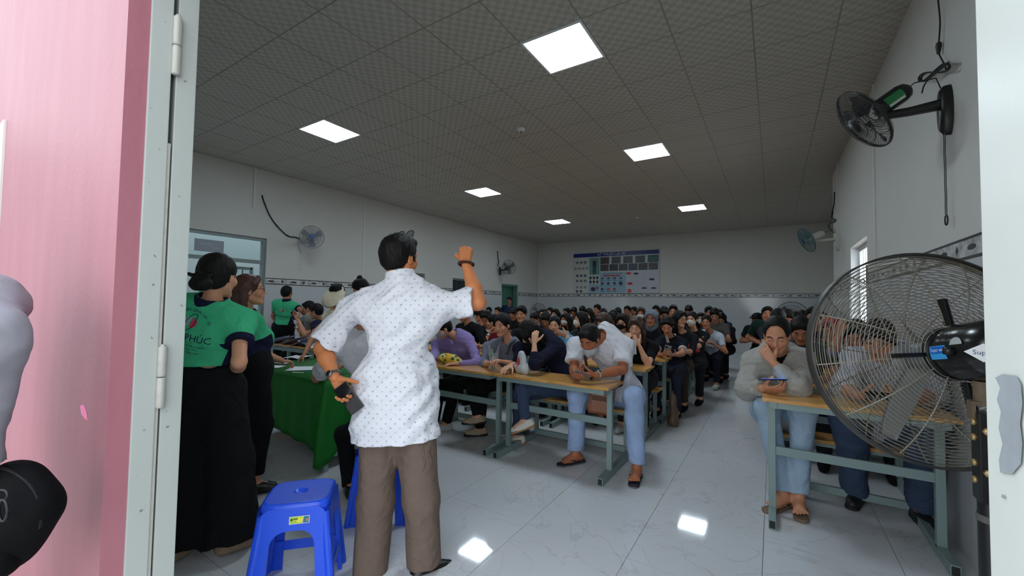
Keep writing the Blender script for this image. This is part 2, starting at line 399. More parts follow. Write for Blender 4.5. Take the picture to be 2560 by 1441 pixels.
fr = structure(MB().box((-1.605, .452, 1.2), (.06, .054, 2.5), bev=.003).box((-.7175, .452, 2.52), (1.775, .054, .07)).build('door_1', WORN))
leaf = boxobj('door_leaf', (-2.405, .492, .02), (-1.577, .545, 2.44), WORN, fr, bev=.002)
STOPM = mat('worn_edge_metal', (168, 166, 158), .5, noise=.2, nscale=40)
boxobj('stop_strip', (-1.587, .4795, .02), (-1.578, .487, 1.86), STOPM, fr)
for zc in (2.17, 1.14, 0.25):
    h = MB()
    for dz in (-.047, .047): h.lathe((-1.569, .488, zc + dz - .046), (0, 0, 1), [(0, 0), (.010, 0), (.011, .004), (.011, .087), (.010, .091), (0, .091)], 14)
    h.lathe((-1.569, .488, zc + .092), (0, 0, 1), [(.006, 0), (.006, .006), (0, .007)], 10)
    h.build('hinge', STOPM, fr)
# right jamb
jr = structure(MB().box((.1875, .4625, 1.25), (.065, .125, 2.6), bev=.002).build('door_2', PALEPAINT))
# peeled patch on the jamb
pp = [(2488, 945), (2505, 936), (2540, 940), (2552, 960), (2556, 1010), (2550, 1060), (2556, 1110), (2552, 1160), (2530, 1186), (2500, 1182), (2497, 1150), (2506, 1110), (2496, 1070), (2502, 1030), (2492, 1000), (2500, 970)]
X0 = .1535
MB().add([atx(x, y, X0) for x, y in pp], [tuple(range(len(pp)))]).build('peeled_patch', mat('bare_primer', (158, 164, 170), .6, noise=.18, nscale=60), jr)
pp = [(2504, 1236), (2512, 1240), (2510, 1248), (2503, 1244)]
MB().add([atx(x, y, X0) for x, y in pp], [tuple(range(len(pp)))]).build('peeled_patch', MATS['bare_primer'], jr)
# ---------------- left wall openings
GLASS = mat('window_glass', (235, 245, 245), .03, trans=1.0, ior=1.45)
ALU = mat('grey_aluminium', (132, 142, 142), .4, metal=.3)
BARS = mat('dark_bar_metal', (58, 66, 68), .5)
CORR = mat('corridor_wall', (152, 164, 164), .7)
def openframe(name, o, m, w=.05, depth=.09, glass=True, transom=None):
    y0_, y1_, z0_, z1_ = o
    mb = MB(); xc = XL - .08
    for y in (y0_ + w / 2, y1_ - w / 2): mb.box((xc, y, (z0_ + z1_) / 2), (depth, w, z1_ - z0_))
    mb.box((xc, (y0_ + y1_) / 2, z1_ - w / 2), (depth, y1_ - y0_ - 2 * w, w))
    if z0_ > .1: mb.box((xc, (y0_ + y1_) / 2, z0_ + w / 2), (depth, y1_ - y0_ - 2 * w, w))
    if transom: mb.box((xc, (y0_ + y1_) / 2, transom), (depth, y1_ - y0_ - 2 * w, w * 1.2))
    return structure(mb.build(name, m))
d3 = openframe('door_3', DA, ALU, .05, .09, transom=2.06)
pane = boxobj('transom_pane', (XL - .083, DA[0] + .05, 2.09), (XL - .077, DA[1] - .05, 2.45), GLASS, d3)
sg = MB().box((0, 0, 0), (.012, .42, .2)).build('sign', mat('grey_sign', (150, 155, 166), .5), d3, (XL - .066, 3.02, 2.26))
sgl = MB()
sgl.box((XL - .0585, 2.98, 2.285), (.001, .2, .03)); sgl.box((XL - .0585, 3.1, 2.235), (.001, .12, .022)); sgl.build('faded_print', mat('pale_sign_letter', (164, 168, 178), .6), d3)
boxobj('lock_box', (XL - .04, 3.05, 2.02), (XL - .01, 3.2, 2.06), ALU, d3)
# swung-open barred leaf at right side of the opening + corridor beyond
lf = MB()
yb0, yb1 = 3.05, 3.84
for y in (yb0, yb1): lf.box((-8.25, y, 1.0), (.04, .05, 1.95))
for z in (.05, .95, 1.95): lf.box((-8.25, (yb0 + yb1) / 2, z), (.04, yb1 - yb0, .05))
lf.build('leaf_frame', ALU, d3)
for k in range(4):
    y = yb0 + .16 * (k + 1); boxobj('bar', (-8.256, y - .007, .95), (-8.244, y + .007, 1.95), BARS, d3)
boxobj('bar', (-8.256, yb0, 1.54), (-8.244, yb1, 1.552), BARS, d3)
boxobj('leaf_panel', (-8.252, yb0, .07), (-8.248, yb1, .94), mat('grey_panel', (140, 148, 150), .5), d3)
boxobj('leaf_pane', (-8.262, yb0, .95), (-8.258, yb1, 1.95), GLASS, d3)
corr = structure(MB().box((-9.9, 3.0, 1.9), (.1, 12, 3.8)).box((-9.0, 3.0, -.06), (1.9, 12, .1)).build('wall_corridor', CORR))
cd_ = MB()
for y in (.9, 1.75): cd_.box((-9.82, y, 1.05), (.06, .08, 2.1))
cd_.box((-9.82, 1.32, 2.1), (.06, .93, .08)); cd_.build('door_casing', mat('casing_grey', (140, 150, 151), .5), corr)
for (ya, yb_) in ((.95, 1.32), (1.33, 1.7)):
    for (za, zb_) in ((.15, .9), (1.0, 2.0)): boxobj('door_panel', (-9.845, ya + .03, za), (-9.825, yb_ - .03, zb_), mat('casing_panel', (148, 156, 158), .5), corr, bev=.006)
DKG = mat('dark_green_shutter', (44, 66, 62), .5); GRN = mat('green_door_paint', (62, 118, 96), .45, noise=.06, nscale=5)
for nm, W_ in (('window_1', W1), ('window_2', W2)):
    w = openframe(nm, W_, ALU, .05, .09)
    boxobj('pane', (XL - .10, W_[0] + .05, W_[2] + .05), (XL - .095, W_[1] - .05, W_[3] - .05), GLASS, w)
    boxobj('shutter', (XL - .17, W_[0] + .02, W_[2] + .02), (XL - .15, W_[1] - .02, W_[3] - .02), DKG, w)
    for k in range(1, 6):
        y = W_[0] + (W_[1] - W_[0]) * k / 6; boxobj('bar', (XL - .06, y - .008, W_[2] + .05), (XL - .048, y + .008, W_[3] - .05), BARS, w)
    boxobj('bar', (XL - .062, W_[0] + .05, 1.7), (XL - .05, W_[1] - .05, 1.715), BARS, w)
d4 = openframe('door_4', DB, mat('green_frame', (84, 128, 112), .45), .07, .12)
boxobj('leaf', (XL - .16, DB[0] + .07, .02), (XL - .12, DB[0] + .62, DB[3] - .08), GRN, d4, bev=.004)
boxobj('leaf', (XL - .24, DB[0] + .62, .02), (XL - .20, DB[1] - .07, DB[3] - .08), GRN, d4, bev=.004)
for k in range(4): boxobj('groove', (XL - .118, DB[0] + .14 + .12 * k, .1), (XL - .114, DB[0] + .155 + .12 * k, 1.9), mat('green_groove', (48, 96, 78), .5), d4)
# backing walls behind left side so no open sky shows through the rooms there
structure(boxobj('wall_corridor_back', (-8.25, 5.0, 0), (-8.1, 14.4, 3.8), CORR))
# ---------------- right wall window
WHITE = mat('white_window_paint', (232, 236, 238), .4)
w3 = MB(); xw = XR + .12
for y in (WR[0] + .03, WR[1] - .03): w3.box((xw, y, (WR[2] + WR[3]) / 2), (.05, .06, WR[3] - WR[2]))
for z in (WR[2] + .03, WR[3] - .03): w3.box((xw, (WR[0] + WR[1]) / 2, z), (.05, WR[1] - WR[0] - .12, .06))
w3 = structure(w3.build('window_3', WHITE))
for k in range(1, 7):
    y = WR[0] + (WR[1] - WR[0]) * k / 7; boxobj('bar', (xw - .005, y - .012, WR[2] + .06), (xw + .005, y + .012, WR[3] - .06), WHITE, w3)
boxobj('bar', (xw - .014, WR[0] + .06, 1.65), (xw + .014, WR[1] - .06, 1.68), WHITE, w3)
rv = MB().box((XR + .1, WR[1] - .006, (WR[2] + WR[3]) / 2), (.19, .01, WR[3] - WR[2])).box((XR + .1, (WR[0] + WR[1]) / 2, WR[2] + .005), (.19, WR[1] - WR[0], .01)); rv.build('reveal', WHITE, w3)
# ---------------- trunking and cables on the walls
TRUNK = mat('white_trunking', (214, 212, 206), .5)
def trunk(lo, hi, label): tag(boxobj('cable_trunking', lo, hi, TRUNK, bev=.002), label, 'cable trunking')
trunk((XL, 3.63, 3.02), (XL + .02, 3.67, ZC), 'short white cable trunking dropping from the ceiling above the left glass door')
trunk((XL, 5.98, 1.8), (XL + .012, 6.02, ZC), 'long thin white trunking running down the left wall to the border strip')
trunk((XR - .015, 5.60, 1.8), (XR, 5.64, ZC), 'long thin white trunking on the right wall beside the barred window')
trunk((XR - .02, 8.44, 2.95), (XR, 8.48, ZC), 'white trunking above the far right wall fan')
trunk((XL, 11.5, 3.0), (XL + .02, 11.54, ZC), 'white trunking above the far left wall fan')
trunk((XL + .02, YF - .03, .1), (XL + .06, YF - .002, ZC), 'white corner trunking where left wall meets poster wall')
# ================================================================== furniture
def woodmat():
    m, n, l, b = newmat('golden_pine_board')
    tc = n.new('ShaderNodeTexCoord'); mp = n.new('ShaderNodeMapping'); mp.inputs['Scale'].default_value = (1.2, 9, 9); l.new(tc.outputs['Object'], mp.inputs[0])
    oi = n.new('ShaderNodeObjectInfo'); l.new(oi.outputs['Random'], mp.inputs['Location'])
    t = n.new('ShaderNodeTexNoise'); t.inputs['Scale'].default_value = 5; t.inputs['Detail'].default_value = 5; t.inputs['Distortion'].default_value = 1.0; l.new(mp.outputs[0], t.inputs['Vector'])
    r = n.new('ShaderNodeValToRGB'); e = r.color_ramp.elements
    e[0].position = .3; e[0].color = lin((186, 128, 62)); e[1].position = .7; e[1].color = lin((222, 174, 104)); l.new(t.outputs[0], r.inputs[0])
    l.new(r.outputs[0], b.inputs['Base Color']); b.inputs['Roughness'].default_value = .22
    return m
WOOD = woodmat(); TUBEDARK = mat('tube_end_black', (30, 32, 32), .6)
# desk with attached bench; local origin: floor under the midpoint between the two front posts, +y away from the door
def make_desk(W=1.0, zt=.74, label='', group=None, nplank=4):
    t = thing('school_desk', label, 'desk', group=group)
    L = W + .10; D = .38
    for k in range(nplank):
        w = D / nplank; MB().box((0, 0, 0), (L, w - .0015, .022), bev=.002).build('plank', WOOD, t, (0, -.19 + w * (k + .5), zt - .011))
    f = MB(); f.box((0, -.155, zt - .042), (W, .025, .04)); f.box((0, .155, zt - .042), (W, .025, .04)); f.build('top_rail', STEEL, t)
    for s in (-1, 1):
        MB().box((s * (W / 2 - .01), 0, zt - .042), (.04, .36, .038)).build('bracket', STEEL, t)
        MB().box((s * W / 2, 0, (zt - .06) / 2 + .03), (.042, .042, zt - .09), bev=.003).build('leg', STEEL, t)
        MB().box((s * W / 2, .165, .031), (.042, .77, .058), bev=.003).build('foot', STEEL, t)
        MB().box((s * W / 2, -.2205, .031), (.032, .001, .046)).build('foot_end', TUBEDARK, t)
        MB().box((s * (W / 2 - .02), .50, .235), (.036, .036, .36)).build('bench_leg', STEEL, t)
    MB().box((0, 0, .43), (W - .04, .022, .055), bev=.002).build('front_rail', STEEL, t)
    MB().box((0, .48, .075), (W - .04, .022, .05), bev=.002).build('low_rail', STEEL, t)
    MB().box((0, .505, .405), (W - .04, .2, .025)).build('bench_frame', STEEL, t)
    for k in range(2): MB().box((0, 0, 0), (L - .02, .118, .022), bev=.002).build('seat_plank', WOOD, t, (0, .445 + k * .12, .43))
    return t
DY = [3.26, 4.34, 5.22, 6.12, 6.99, 7.85, 8.72, 9.58, 10.45, 11.3]
ordn = ['front', 'second', 'third', 'fourth', 'fifth', 'sixth', 'seventh', 'eighth', 'ninth', 'last']
colx = [(-1.605, 'aisle end of left block'), (-2.69, 'second in from the aisle, left block'), (-3.78, 'third in from the aisle, left block'), (-4.87, 'fourth in from the aisle, left block')]
first = None
for r, y in enumerate(DY):
    for c, (x, nm) in enumerate(colx):
        if r == 0 and c > 1: continue
        if r in (1,) and c > 2: continue
        lab = 'yellow topped school desk, %s row, %s' % (ordn[r], nm)
        if first is None: first = make_desk(.97, .74, lab); o = first
        else: o = copy_tree(first); o['label'] = lab
        o['group'] = 'school desks of the left block'
        o.location = (x + (.0 if c == 0 else 0), y, 0)
fr_ = make_desk(.80, .80, 'front school desk of right block behind the big pedestal fan', 'school desks of the right block'); fr_.location = (.385, 3.29, 0)
second = None
for r, y in enumerate(DY[1:8]):
    lab = 'yellow topped school desk of the right block, %s row' % ordn[r + 1]
    if second is None: second = make_desk(.80, .74, lab); o = second
    else: o = copy_tree(second); o['label'] = lab
    o['group'] = 'school desks of the right block'; o.location = (.42, y + .05, 0)
# --------------------------------------------------------------- blue plastic stools
BLUE = mat('blue_plastic', (34, 84, 226), .32, noise=.03, nscale=5, bump=.06, bscale=120, spec=.5)
def make_stool(label, loc, rz, sticker=True, h=.46, ta=.148, tb=.135, ba=.182, bb=.168):
    t = thing('plastic_stool', label, 'stool', loc, rz, 'blue plastic stools')
    # seat
    s = MB(); n = 32
    def ring(a, b, z, p=5.0):
        out = []
        for k in range(n):
            th = 2 * math.pi * k / n; c, d = math.cos(th), math.sin(th)
            out.append((a * math.copysign(abs(c) ** (2 / p), c), b * math.copysign(abs(d) ** (2 / p), d), z))
        return out
    rings = [ring(ta * .93 + .007, tb * .93 + .007, h - .05), ring(ta * 1.02, tb * 1.02, h - .03), ring(ta * .99, tb * .99, h - .008), ring(ta * .93, tb * .93, h), ring(ta * .88, tb * .88, h), ring(.034, .034, h, 2), ring(.030, .030, h, 2), ring(.026, .026, h - .012, 2), ring(.004, .004, h - .013, 2)]
    V = [p for r in rings for p in r]; F = [(i * n + k, i * n + (k + 1) % n, (i + 1) * n + (k + 1) % n, (i + 1) * n + k) for i in range(len(rings) - 1) for k in range(n)]
    F.append([(len(rings) - 1) * n + k for k in range(n)])
    s.add(V, F, True); so = s.build('seat', BLUE, t)
    # four side aprons with arched openings: wall panels built as tapered sheets with a hole
    def P(side, u, z):   # u in -1..1 across the side, tapering with height
        k = 1 - z / h; a = ta + (ba - ta) * k; b = tb + (bb - tb) * k
        if side == 0: return (u * a, -b, z)
        if side == 1: return (a, u * b, z)
        if side == 2: return (-u * a, b, z)
        return (-a, -u * b, z)
    for side in range(4):
        m = MB(); N = 14
        ot = h - .018; op = h - .115          # opening top
        def arch(i):
            a = math.pi * (i / N); u = -.58 * math.cos(a) * (1.0); c = abs(math.cos(a)); z = op - .07 * (1 - (1 - c ** 3.2) ** (1 / 2.0)); return u * (1 + .0), z
        pts_in = [(-.62, 0.0)] + [arch(i) for i in range(N + 1)] + [(.62, 0.0)]
        pts_in = [(-.60, 0.0), (-.59, .2)] + [arch(i) for i in range(N + 1)] + [(.59, .2), (.60, 0.0)]
        M_ = len(pts_in)
        pts_out = []
        for i, (u, z) in enumerate(pts_in):
            f = i / (M_ - 1)
            if i <= 2: pts_out.append((-1, z if i < 2 else h * .62))
            elif i >= M_ - 3: pts_out.append((1, z if i > M_ - 3 else h * .62))
            else:
                g_ = (i - 2) / (M_ - 5); pts_out.append((-1 + 2 * g_, ot if 0.08 < g_ < .92 else ot - .02))
        V = [P(side, u, z) for u, z in pts_out] + [P(side, u, z) for u, z in pts_in]
        # rolled rim: push inner lip slightly inward
        cen = np.array([0, 0, 0.2]); lip = []
        for u, z in pts_in:
            q = np.array(P(side, u, z)); nn = {0: (0, 1, 0), 1: (-1, 0, 0), 2: (0, -1, 0), 3: (1, 0, 0)}[side]; lip.append(tuple(q + np.array(nn) * .018))
        V += lip
        F = [(i, i + 1, M_ + i + 1, M_ + i) for i in range(M_ - 1)] + [(M_ + i, M_ + i + 1, 2 * M_ + i + 1, 2 * M_ + i) for i in range(M_ - 1)]
        m.add(V, F)
        so_ = m.build('side_apron', BLUE, t)
    for sx in (-1, 1):
        for sy in (-1, 1):
            m = MB(); k0 = 1.0
            b0 = np.array([sx * ba, sy * bb, 0.0]); t0 = np.array([sx * ta * .88, sy * tb * .88, h - .05])
            m.tube([b0 * [.985, .985, 1] + [0, 0, .0], (b0 + t0) / 2 * [.985, .985, 1], t0 * [.985, .985, 1]], [.018, .02, .022], 10); m.build('leg', BLUE, t)
    for side in (0, 2):
        q0 = np.array(P(side, -.62, .12)) * [.93, .93, 1]; q1 = np.array(P(side, .62, .12)) * [.93, .93, 1]
    b_ = MB(); z = .13; k = 1 - z / h; a = (ta + (ba - ta) * k) * .95; b = (tb + (bb - tb) * k) * .95
    for (p, q) in (((-a, b, z), (a, b, z)), ((a, -b, z), (a, b, z)), ((-a, -b, z), (-a, b, z))):
        c = (np.array(p) + np.array(q)) / 2; dd = np.abs(np.array(q) - np.array(p)); b_.box(c, (max(dd[0], .008), max(dd[1], .008), .045))
    b_.build('stretcher', BLUE, t)
    if sticker:
        st = MB(); c = np.array(P(0, .18, h - .07)) + [0, -.0025, 0]; ux = np.array([1, 0, 0.0]); uz = nrm(np.array(P(0, 0, h - .04)) - np.array(P(0, 0, h - .1)))
        def q(u, v): return tuple(c + ux * u + uz * v)
        st.quad(q(-.042, -.0165), q(.042, -.0165), q(.042, .0165), q(-.042, .0165)); so1 = st.build('sticker', mat('sticker_white', (240, 240, 232), .35), t)
        def q2(u, v, o=.0006): return tuple(c + ux * u + uz * v + np.array([0, -o, 0]))
        s2 = MB(); s2.quad(q2(-.040, -.0145), q2(.012, -.0145), q2(.016, .0145), q2(-.040, .0145)); s2.build('sticker_print', mat('sticker_green', (168, 206, 70), .35), so1)
        s4 = MB(); s4.quad(q2(-.012, -.01, .001), q2(.01, -.01, .001), q2(.014, .010, .001), q2(-.008, .010, .001)); s4.build('sticker_print', mat('sticker_yellow', (244, 226, 60), .35), so1)
        s3 = MB(); s3.quad(q2(.014, -.0145), q2(.040, -.0145), q2(.040, .0145), q2(.018, .0145)); s3.build('sticker_print', mat('sticker_teal', (30, 120, 150), .35), so1)
        s5 = MB(); s5.quad(q2(.028, -.007, .001), q2(.037, -.007, .001), q2(.037, .004, .001), q2(.028, .004, .001)); s5.build('sticker_print', mat('sticker_orange', (226, 120, 60), .35), so1)
        s6 = MB(); s6.quad(q2(-.036, -.002, .0012), q2(-.028, -.002, .0012), q2(-.028, .008, .0012), q2(-.036, .008, .0012)); s6.quad(q2(-.025, .003, .0012), q2(-.006, .003, .0012), q2(-.006, .0075, .0012), q2(-.025, .0075, .0012)); s6.build('sticker_print', mat('sticker_ink', (60, 70, 30), .5), so1)
    return t
make_stool('empty blue plastic stool with a yellow sticker in front of the green table', (-1.93, 1.16, 0), math.radians(47))
make_stool('blue plastic stool behind the speaking man, sat on by person in white shirt', (-2.16, 1.86, 0), math.radians(38), False)
# --------------------------------------------------------------- green cloth table
GREEN = mat('green_cloth', (14, 104, 30), .6, noise=.1, nscale=6, bump=.2, bscale=120, spec=.3)
TBL = dict(x0=-4.4, x1=-3.0, y0=1.98, y1=2.75, z=.72)
t = thing('folding_table', 'grey metal table under the green cloth where the staff stand', 'table', (-3.7, 2.36, 0))
MB().box((0, 0, .70), (1.36, .74, .03)).build('tabletop', mat('grey_board', (150, 152, 150), .5), t)
for sx in (-1, 1):
    for sy in (-1, 1): MB().box((sx * .64, sy * .33, .345), (.04, .04, .69)).build('leg', STEEL, t)
    MB().box((sx * .64, 0, .12), (.035, .62, .035)).build('stretcher', STEEL, t)
MB().box((0, .0, .12), (1.25, .035, .035)).build('stretcher', STEEL, t)
def cloth_mesh():
    X0_, X1_, Y0_, Y1_, z = TBL['x0'], TBL['x1'], TBL['y0'], TBL['y1'], TBL['z'] + .006
    N = 140; per = []
    for k in range(N):
        s_ = k / N * 2 * ((X1_ - X0_) + (Y1_ - Y0_)); w, h_ = X1_ - X0_, Y1_ - Y0_
        if s_ < w: p, nn = (X0_ + s_, Y0_), (0, -1)
        elif s_ < w + h_: p, nn = (X1_, Y0_ + s_ - w), (1, 0)
        elif s_ < 2 * w + h_: p, nn = (X1_ - (s_ - w - h_), Y1_), (0, 1)
        else: p, nn = (X0_, Y1_ - (s_ - 2 * w - h_)), (-1, 0)
        # corner flare: bring normal toward the corner direction
        cx, cy = (X0_ + X1_) / 2, (Y0_ + Y1_) / 2
        cd2 = min(math.hypot(p[0] - X1_, p[1] - Y0_), math.hypot(p[0] - X0_, p[1] - Y0_))
        per.append((p, nn, cd2, s_))
    V = []; rows = 12
    drop = lambda p, nn, cd2, s_: .52 + (.13 * math.exp(-(cd2 / .11) ** 2)) - (0.10 if nn[0] > 0 else 0) * (1 - math.exp(-(cd2 / .15) ** 2)) - (.07 * max(0, (p[0] - X1_ + .9)) * 0) - .14 * max(0, min(1, (X1_ - .35 - p[0]) / 1.0)) * (1 if nn[1] < 0 else 0)
    for r in range(rows + 1):
        f = r / rows
        for (p, nn, cd2, s_) in per:
            dz = f * drop(p, nn, cd2, s_)
            c = math.exp(-(cd2 / .09) ** 2)
            amp = (.018 * math.sin(s_ * 38 + 1.3 * math.sin(s_ * 9)) * (.35 + 2.2 * c) + .012) * min(1, f * 1.6)
            dirx, diry = nn
            if c > .02: dirx, diry = nn[0] + c * .6 * (1 if p[0] > (X0_ + X1_) / 2 else -1) * (1 if nn[0] == 0 else 0), nn[1] - c * .6 * (1 if nn[1] == 0 else 0)
            V.append((p[0] + dirx * (amp + .05 * f * c), p[1] + diry * (amp + .05 * f * c), z - dz if r else z))
    F = [(r * N + k, (r + 1) * N + k, (r + 1) * N + (k + 1) % N, r * N + (k + 1) % N) for r in range(rows) for k in range(N)]
    F.append(list(range(N)))
    return V, F
V, F = cloth_mesh(); m = MB(); m.add(V, F, True); o = m.build('tablecloth', GREEN); tag(o, 'dark green cloth draped over the staff table with a gathered corner', 'tablecloth')
sm = o.modifiers.new('thick', 'SOLIDIFY'); sm.thickness = .003; sm.offset = 1
# papers, pen on the green table
PAPER = mat('white_paper', (222, 226, 232), .7); PAPERB = mat('bluish_form', (150, 160, 196), .7, noise=.2, nscale=30)
def sheet(label, c, w, h_, rz, m=PAPER, curl=.01, cat='paper', group=None, nm='paper_sheet', tilt=0.0):
    N = 8; V = []
    for i in range(N + 1):
        for j in range(N + 1):
            u, v = i / N - .5, j / N - .5
            V.append((u * w, v * h_, curl * (math.sin(u * 4 + 1) * .5 + (u * u) * 3 * (v + .5) + .55) + tilt * u))
    F = [(i * (N + 1) + j, (i + 1) * (N + 1) + j, (i + 1) * (N + 1) + j + 1, i * (N + 1) + j + 1) for i in range(N) for j in range(N)]
    me = mesh_np(nm, V, F, True); me.materials.append(m); o_ = newobj(nm, me, None, c); o_.rotation_euler = (0, 0, rz)
    s_ = o_.modifiers.new('thick', 'SOLIDIFY'); s_.thickness = .0006
    return tag(o_, label, cat, group)
zt = TBL['z'] + .01
def tz(x, y, z): d = ray(x, y); q = d * ((z - CAMH) / d[2]); return (q[0], q[1], z)
p = tz(770, 922, zt); sheet('large white form sheet on the green cloth under the two hands', (p[0], p[1], zt), .34, .24, .75, curl=.004)
p = tz(742, 897, zt); sheet('white sheet with a raised fold beside the visor woman hand', (p[0], p[1], zt + .002), .25, .2, .2, curl=.022)
for k, (px, py) in enumerate([(672, 917), (690, 908), (662, 905)]):
    p = tz(px, py, zt); sheet(['thin stack of white forms on green table edge beside woman in glasses', 'white form with blue edge lying near the back of green table', 'narrow white form half hidden behind woman in glasses'][k], (p[0], p[1], zt + .003 * k), .28, .12, .45 + .1 * k, curl=.003)
p = tz(745, 933, zt)
t = thing('ballpoint_pen', 'white and blue ballpoint pen lying on the green cloth', 'pen', (p[0], p[1], zt + .004), .5)
MB().tube([(-.05, 0, 0), (.06, 0, 0)], .004, 8).build('barrel', PAPER, t); MB().tube([(.06, 0, 0), (.075, 0, 0)], [.0042, .0038], 8).build('cap', mat('pen_blue', (40, 70, 170), .4), t)
p = tz(738, 918, zt)
# second desk behind with stacks of forms
t = thing('school_desk', 'yellow topped desk behind the green table covered in stacks of forms', 'desk', (-5.85, 3.42, 0))
for k in range(3): MB().box((0, 0, 0), (1.35, .148, .025), bev=.002).build('plank', WOOD, t, (0, -.15 + .15 * k, .727))
for s_ in (-1, 1):
    for y_ in (-.18, .18): MB().box((s_ * .6, y_, .36), (.04, .04, .7)).build('leg', STEEL, t)
    MB().box((s_ * .6, 0, .03), (.04, .5, .05)).build('foot', STEEL, t)
MB().box((0, -.2, .68), (1.2, .025, .05)).build('top_rail', STEEL, t); MB().box((0, .2, .4), (1.16, .025, .05)).build('back_rail', STEEL, t)
rr = random.Random(3)
for k in range(9):
    x = -6.35 + .85 * k / 8; z = .742 + .012 * (k % 3)
    sheet('fanned bluish form in the pile, number %s from its left end' % ['first', 'second', 'third', 'fourth', 'fifth', 'sixth', 'seventh', 'eighth', 'last'][k], (x, 3.36 + rr.uniform(-.05, .05), z), .36, .22, rr.uniform(-.5, .6), PAPERB if k % 3 else PAPER, curl=.02 + .02 * rr.random(), group='fanned forms on the back desk', tilt=.12)
sheet('long white form sheet at the right end of the back desk pile', (-5.42, 3.36, .745), .46, .24, -.1, curl=.03, tilt=-.12)
# --------------------------------------------------------------- pedestal fan
WIRE = mat('grey_fan_wire', (150, 145, 132), .45, metal=.5, noise=.25, nscale=25); RIMM = mat('dark_rim', (66, 64, 60), .45, metal=.4); DUST = mat('dusty_bracket', (104, 88, 68), .7, noise=.3, nscale=60)
fan = thing('pedestal_fan', 'large black industrial pedestal fan with wire guard beside the right door jamb', 'fan', (.475, 1.66, 0))
O = np.array([.475, 1.66, 0.0])
ax = nrm((-.36, .93, -.19)); Cc = np.array([.455, 2.0, 1.218]) - O
u_ = nrm(np.cross(ax, (0, 0, 1))); v_ = np.cross(u_, ax)
RF = .362
def pt(r, a, h_): return Cc + u_ * (r * math.cos(a)) + v_ * (r * math.sin(a)) + ax * h_
def dome(r, s_): f = r / RF; return s_ * (.105 * (1 - max(0, (f - .18) / .82) ** 2.6) + .012)
def ringpts(r, h_, n=72): return [pt(r, 2 * math.pi * k / n, h_) for k in range(n)]
for s_, nm in ((-1, 'rear_guard'), (1, 'front_guard')):
    m = MB(); NR = 27
    for k in range(NR):
        r0_ = .085 if s_ < 0 else .05; r = r0_ + (RF - r0_) * k / (NR - 1) * .985; m.tube(ringpts(r, dome(r, s_), 64), .0016, 5, closed=True)
    m.build(nm, WIRE, fan)
    for k in range(12):
        a = 2 * math.pi * k / 12 + (.13 if s_ < 0 else .4)
        m2 = MB().tube([pt(.08 + (RF - .08) * i / 10, a, dome(.08 + (RF - .08) * i / 10, s_) - s_ * .003) for i in range(11)], .0026, 6); m2.build('spoke_wire', WIRE, fan)
m = MB(); prof = [(RF + .004, -.022), (RF + .010, -.02), (RF + .010, .02), (RF + .004, .022), (RF + .004, -.022)]
m.lathe(Cc, ax, prof, 72); m.build('rim_band', RIMM, fan)
m = MB(); m.lathe(Cc, ax, [(.0, .118), (.04, .118), (.05, .108), (.05, .10), (0, .10)], 28); m.build('front_badge', mat('grey_badge', (140, 142, 142), .4), fan)
m = MB(); m.lathe(Cc, ax, [(0, -.118), (.07, -.118), (.085, -.112), (.088, -.104), (0, -.10)], 28); m.build('guard_plate', DARK, fan)
# motor
mot = MB(); prof = [(0, -.33), (.048, -.33), (.070, -.318), (.083, -.295), (.090, -.26), (.090, -.165), (.082, -.135), (.062, -.118), (0, -.115)]
mot.lathe(Cc, ax, prof, 36); mo = mot.build('motor_housing', mat('gloss_black', (17, 17, 19), .22, spec=.6), fan)
for k in range(8):
    a = 2 * math.pi * k / 8 + .2; m = MB(); p0, p1 = pt(.036, a, -.3285), pt(.062, a, -.3235); m.tube([p0, (p0 + p1) / 2 - ax * .002, p1], .005, 8); m.build('vent_slot', BLACK, mo)
for k in range(4):
    a = 2 * math.pi * k / 4 + .08; m = MB(); m.box(pt(.135, a, -.118), (.09, .014, .02), np.stack([nrm(u_ * math.cos(a) + v_ * math.sin(a)), nrm(-u_ * math.sin(a) + v_ * math.cos(a)), ax], 1), bev=.003)
    for dd in (-.005, .005): m.box(pt(.135, a, -.130) + (-u_ * math.sin(a) + v_ * math.cos(a)) * dd, (.086, .003, .006), np.stack([nrm(u_ * math.cos(a) + v_ * math.sin(a)), nrm(-u_ * math.sin(a) + v_ * math.cos(a)), ax], 1))
    m.build('guard_strut', DARK, fan)
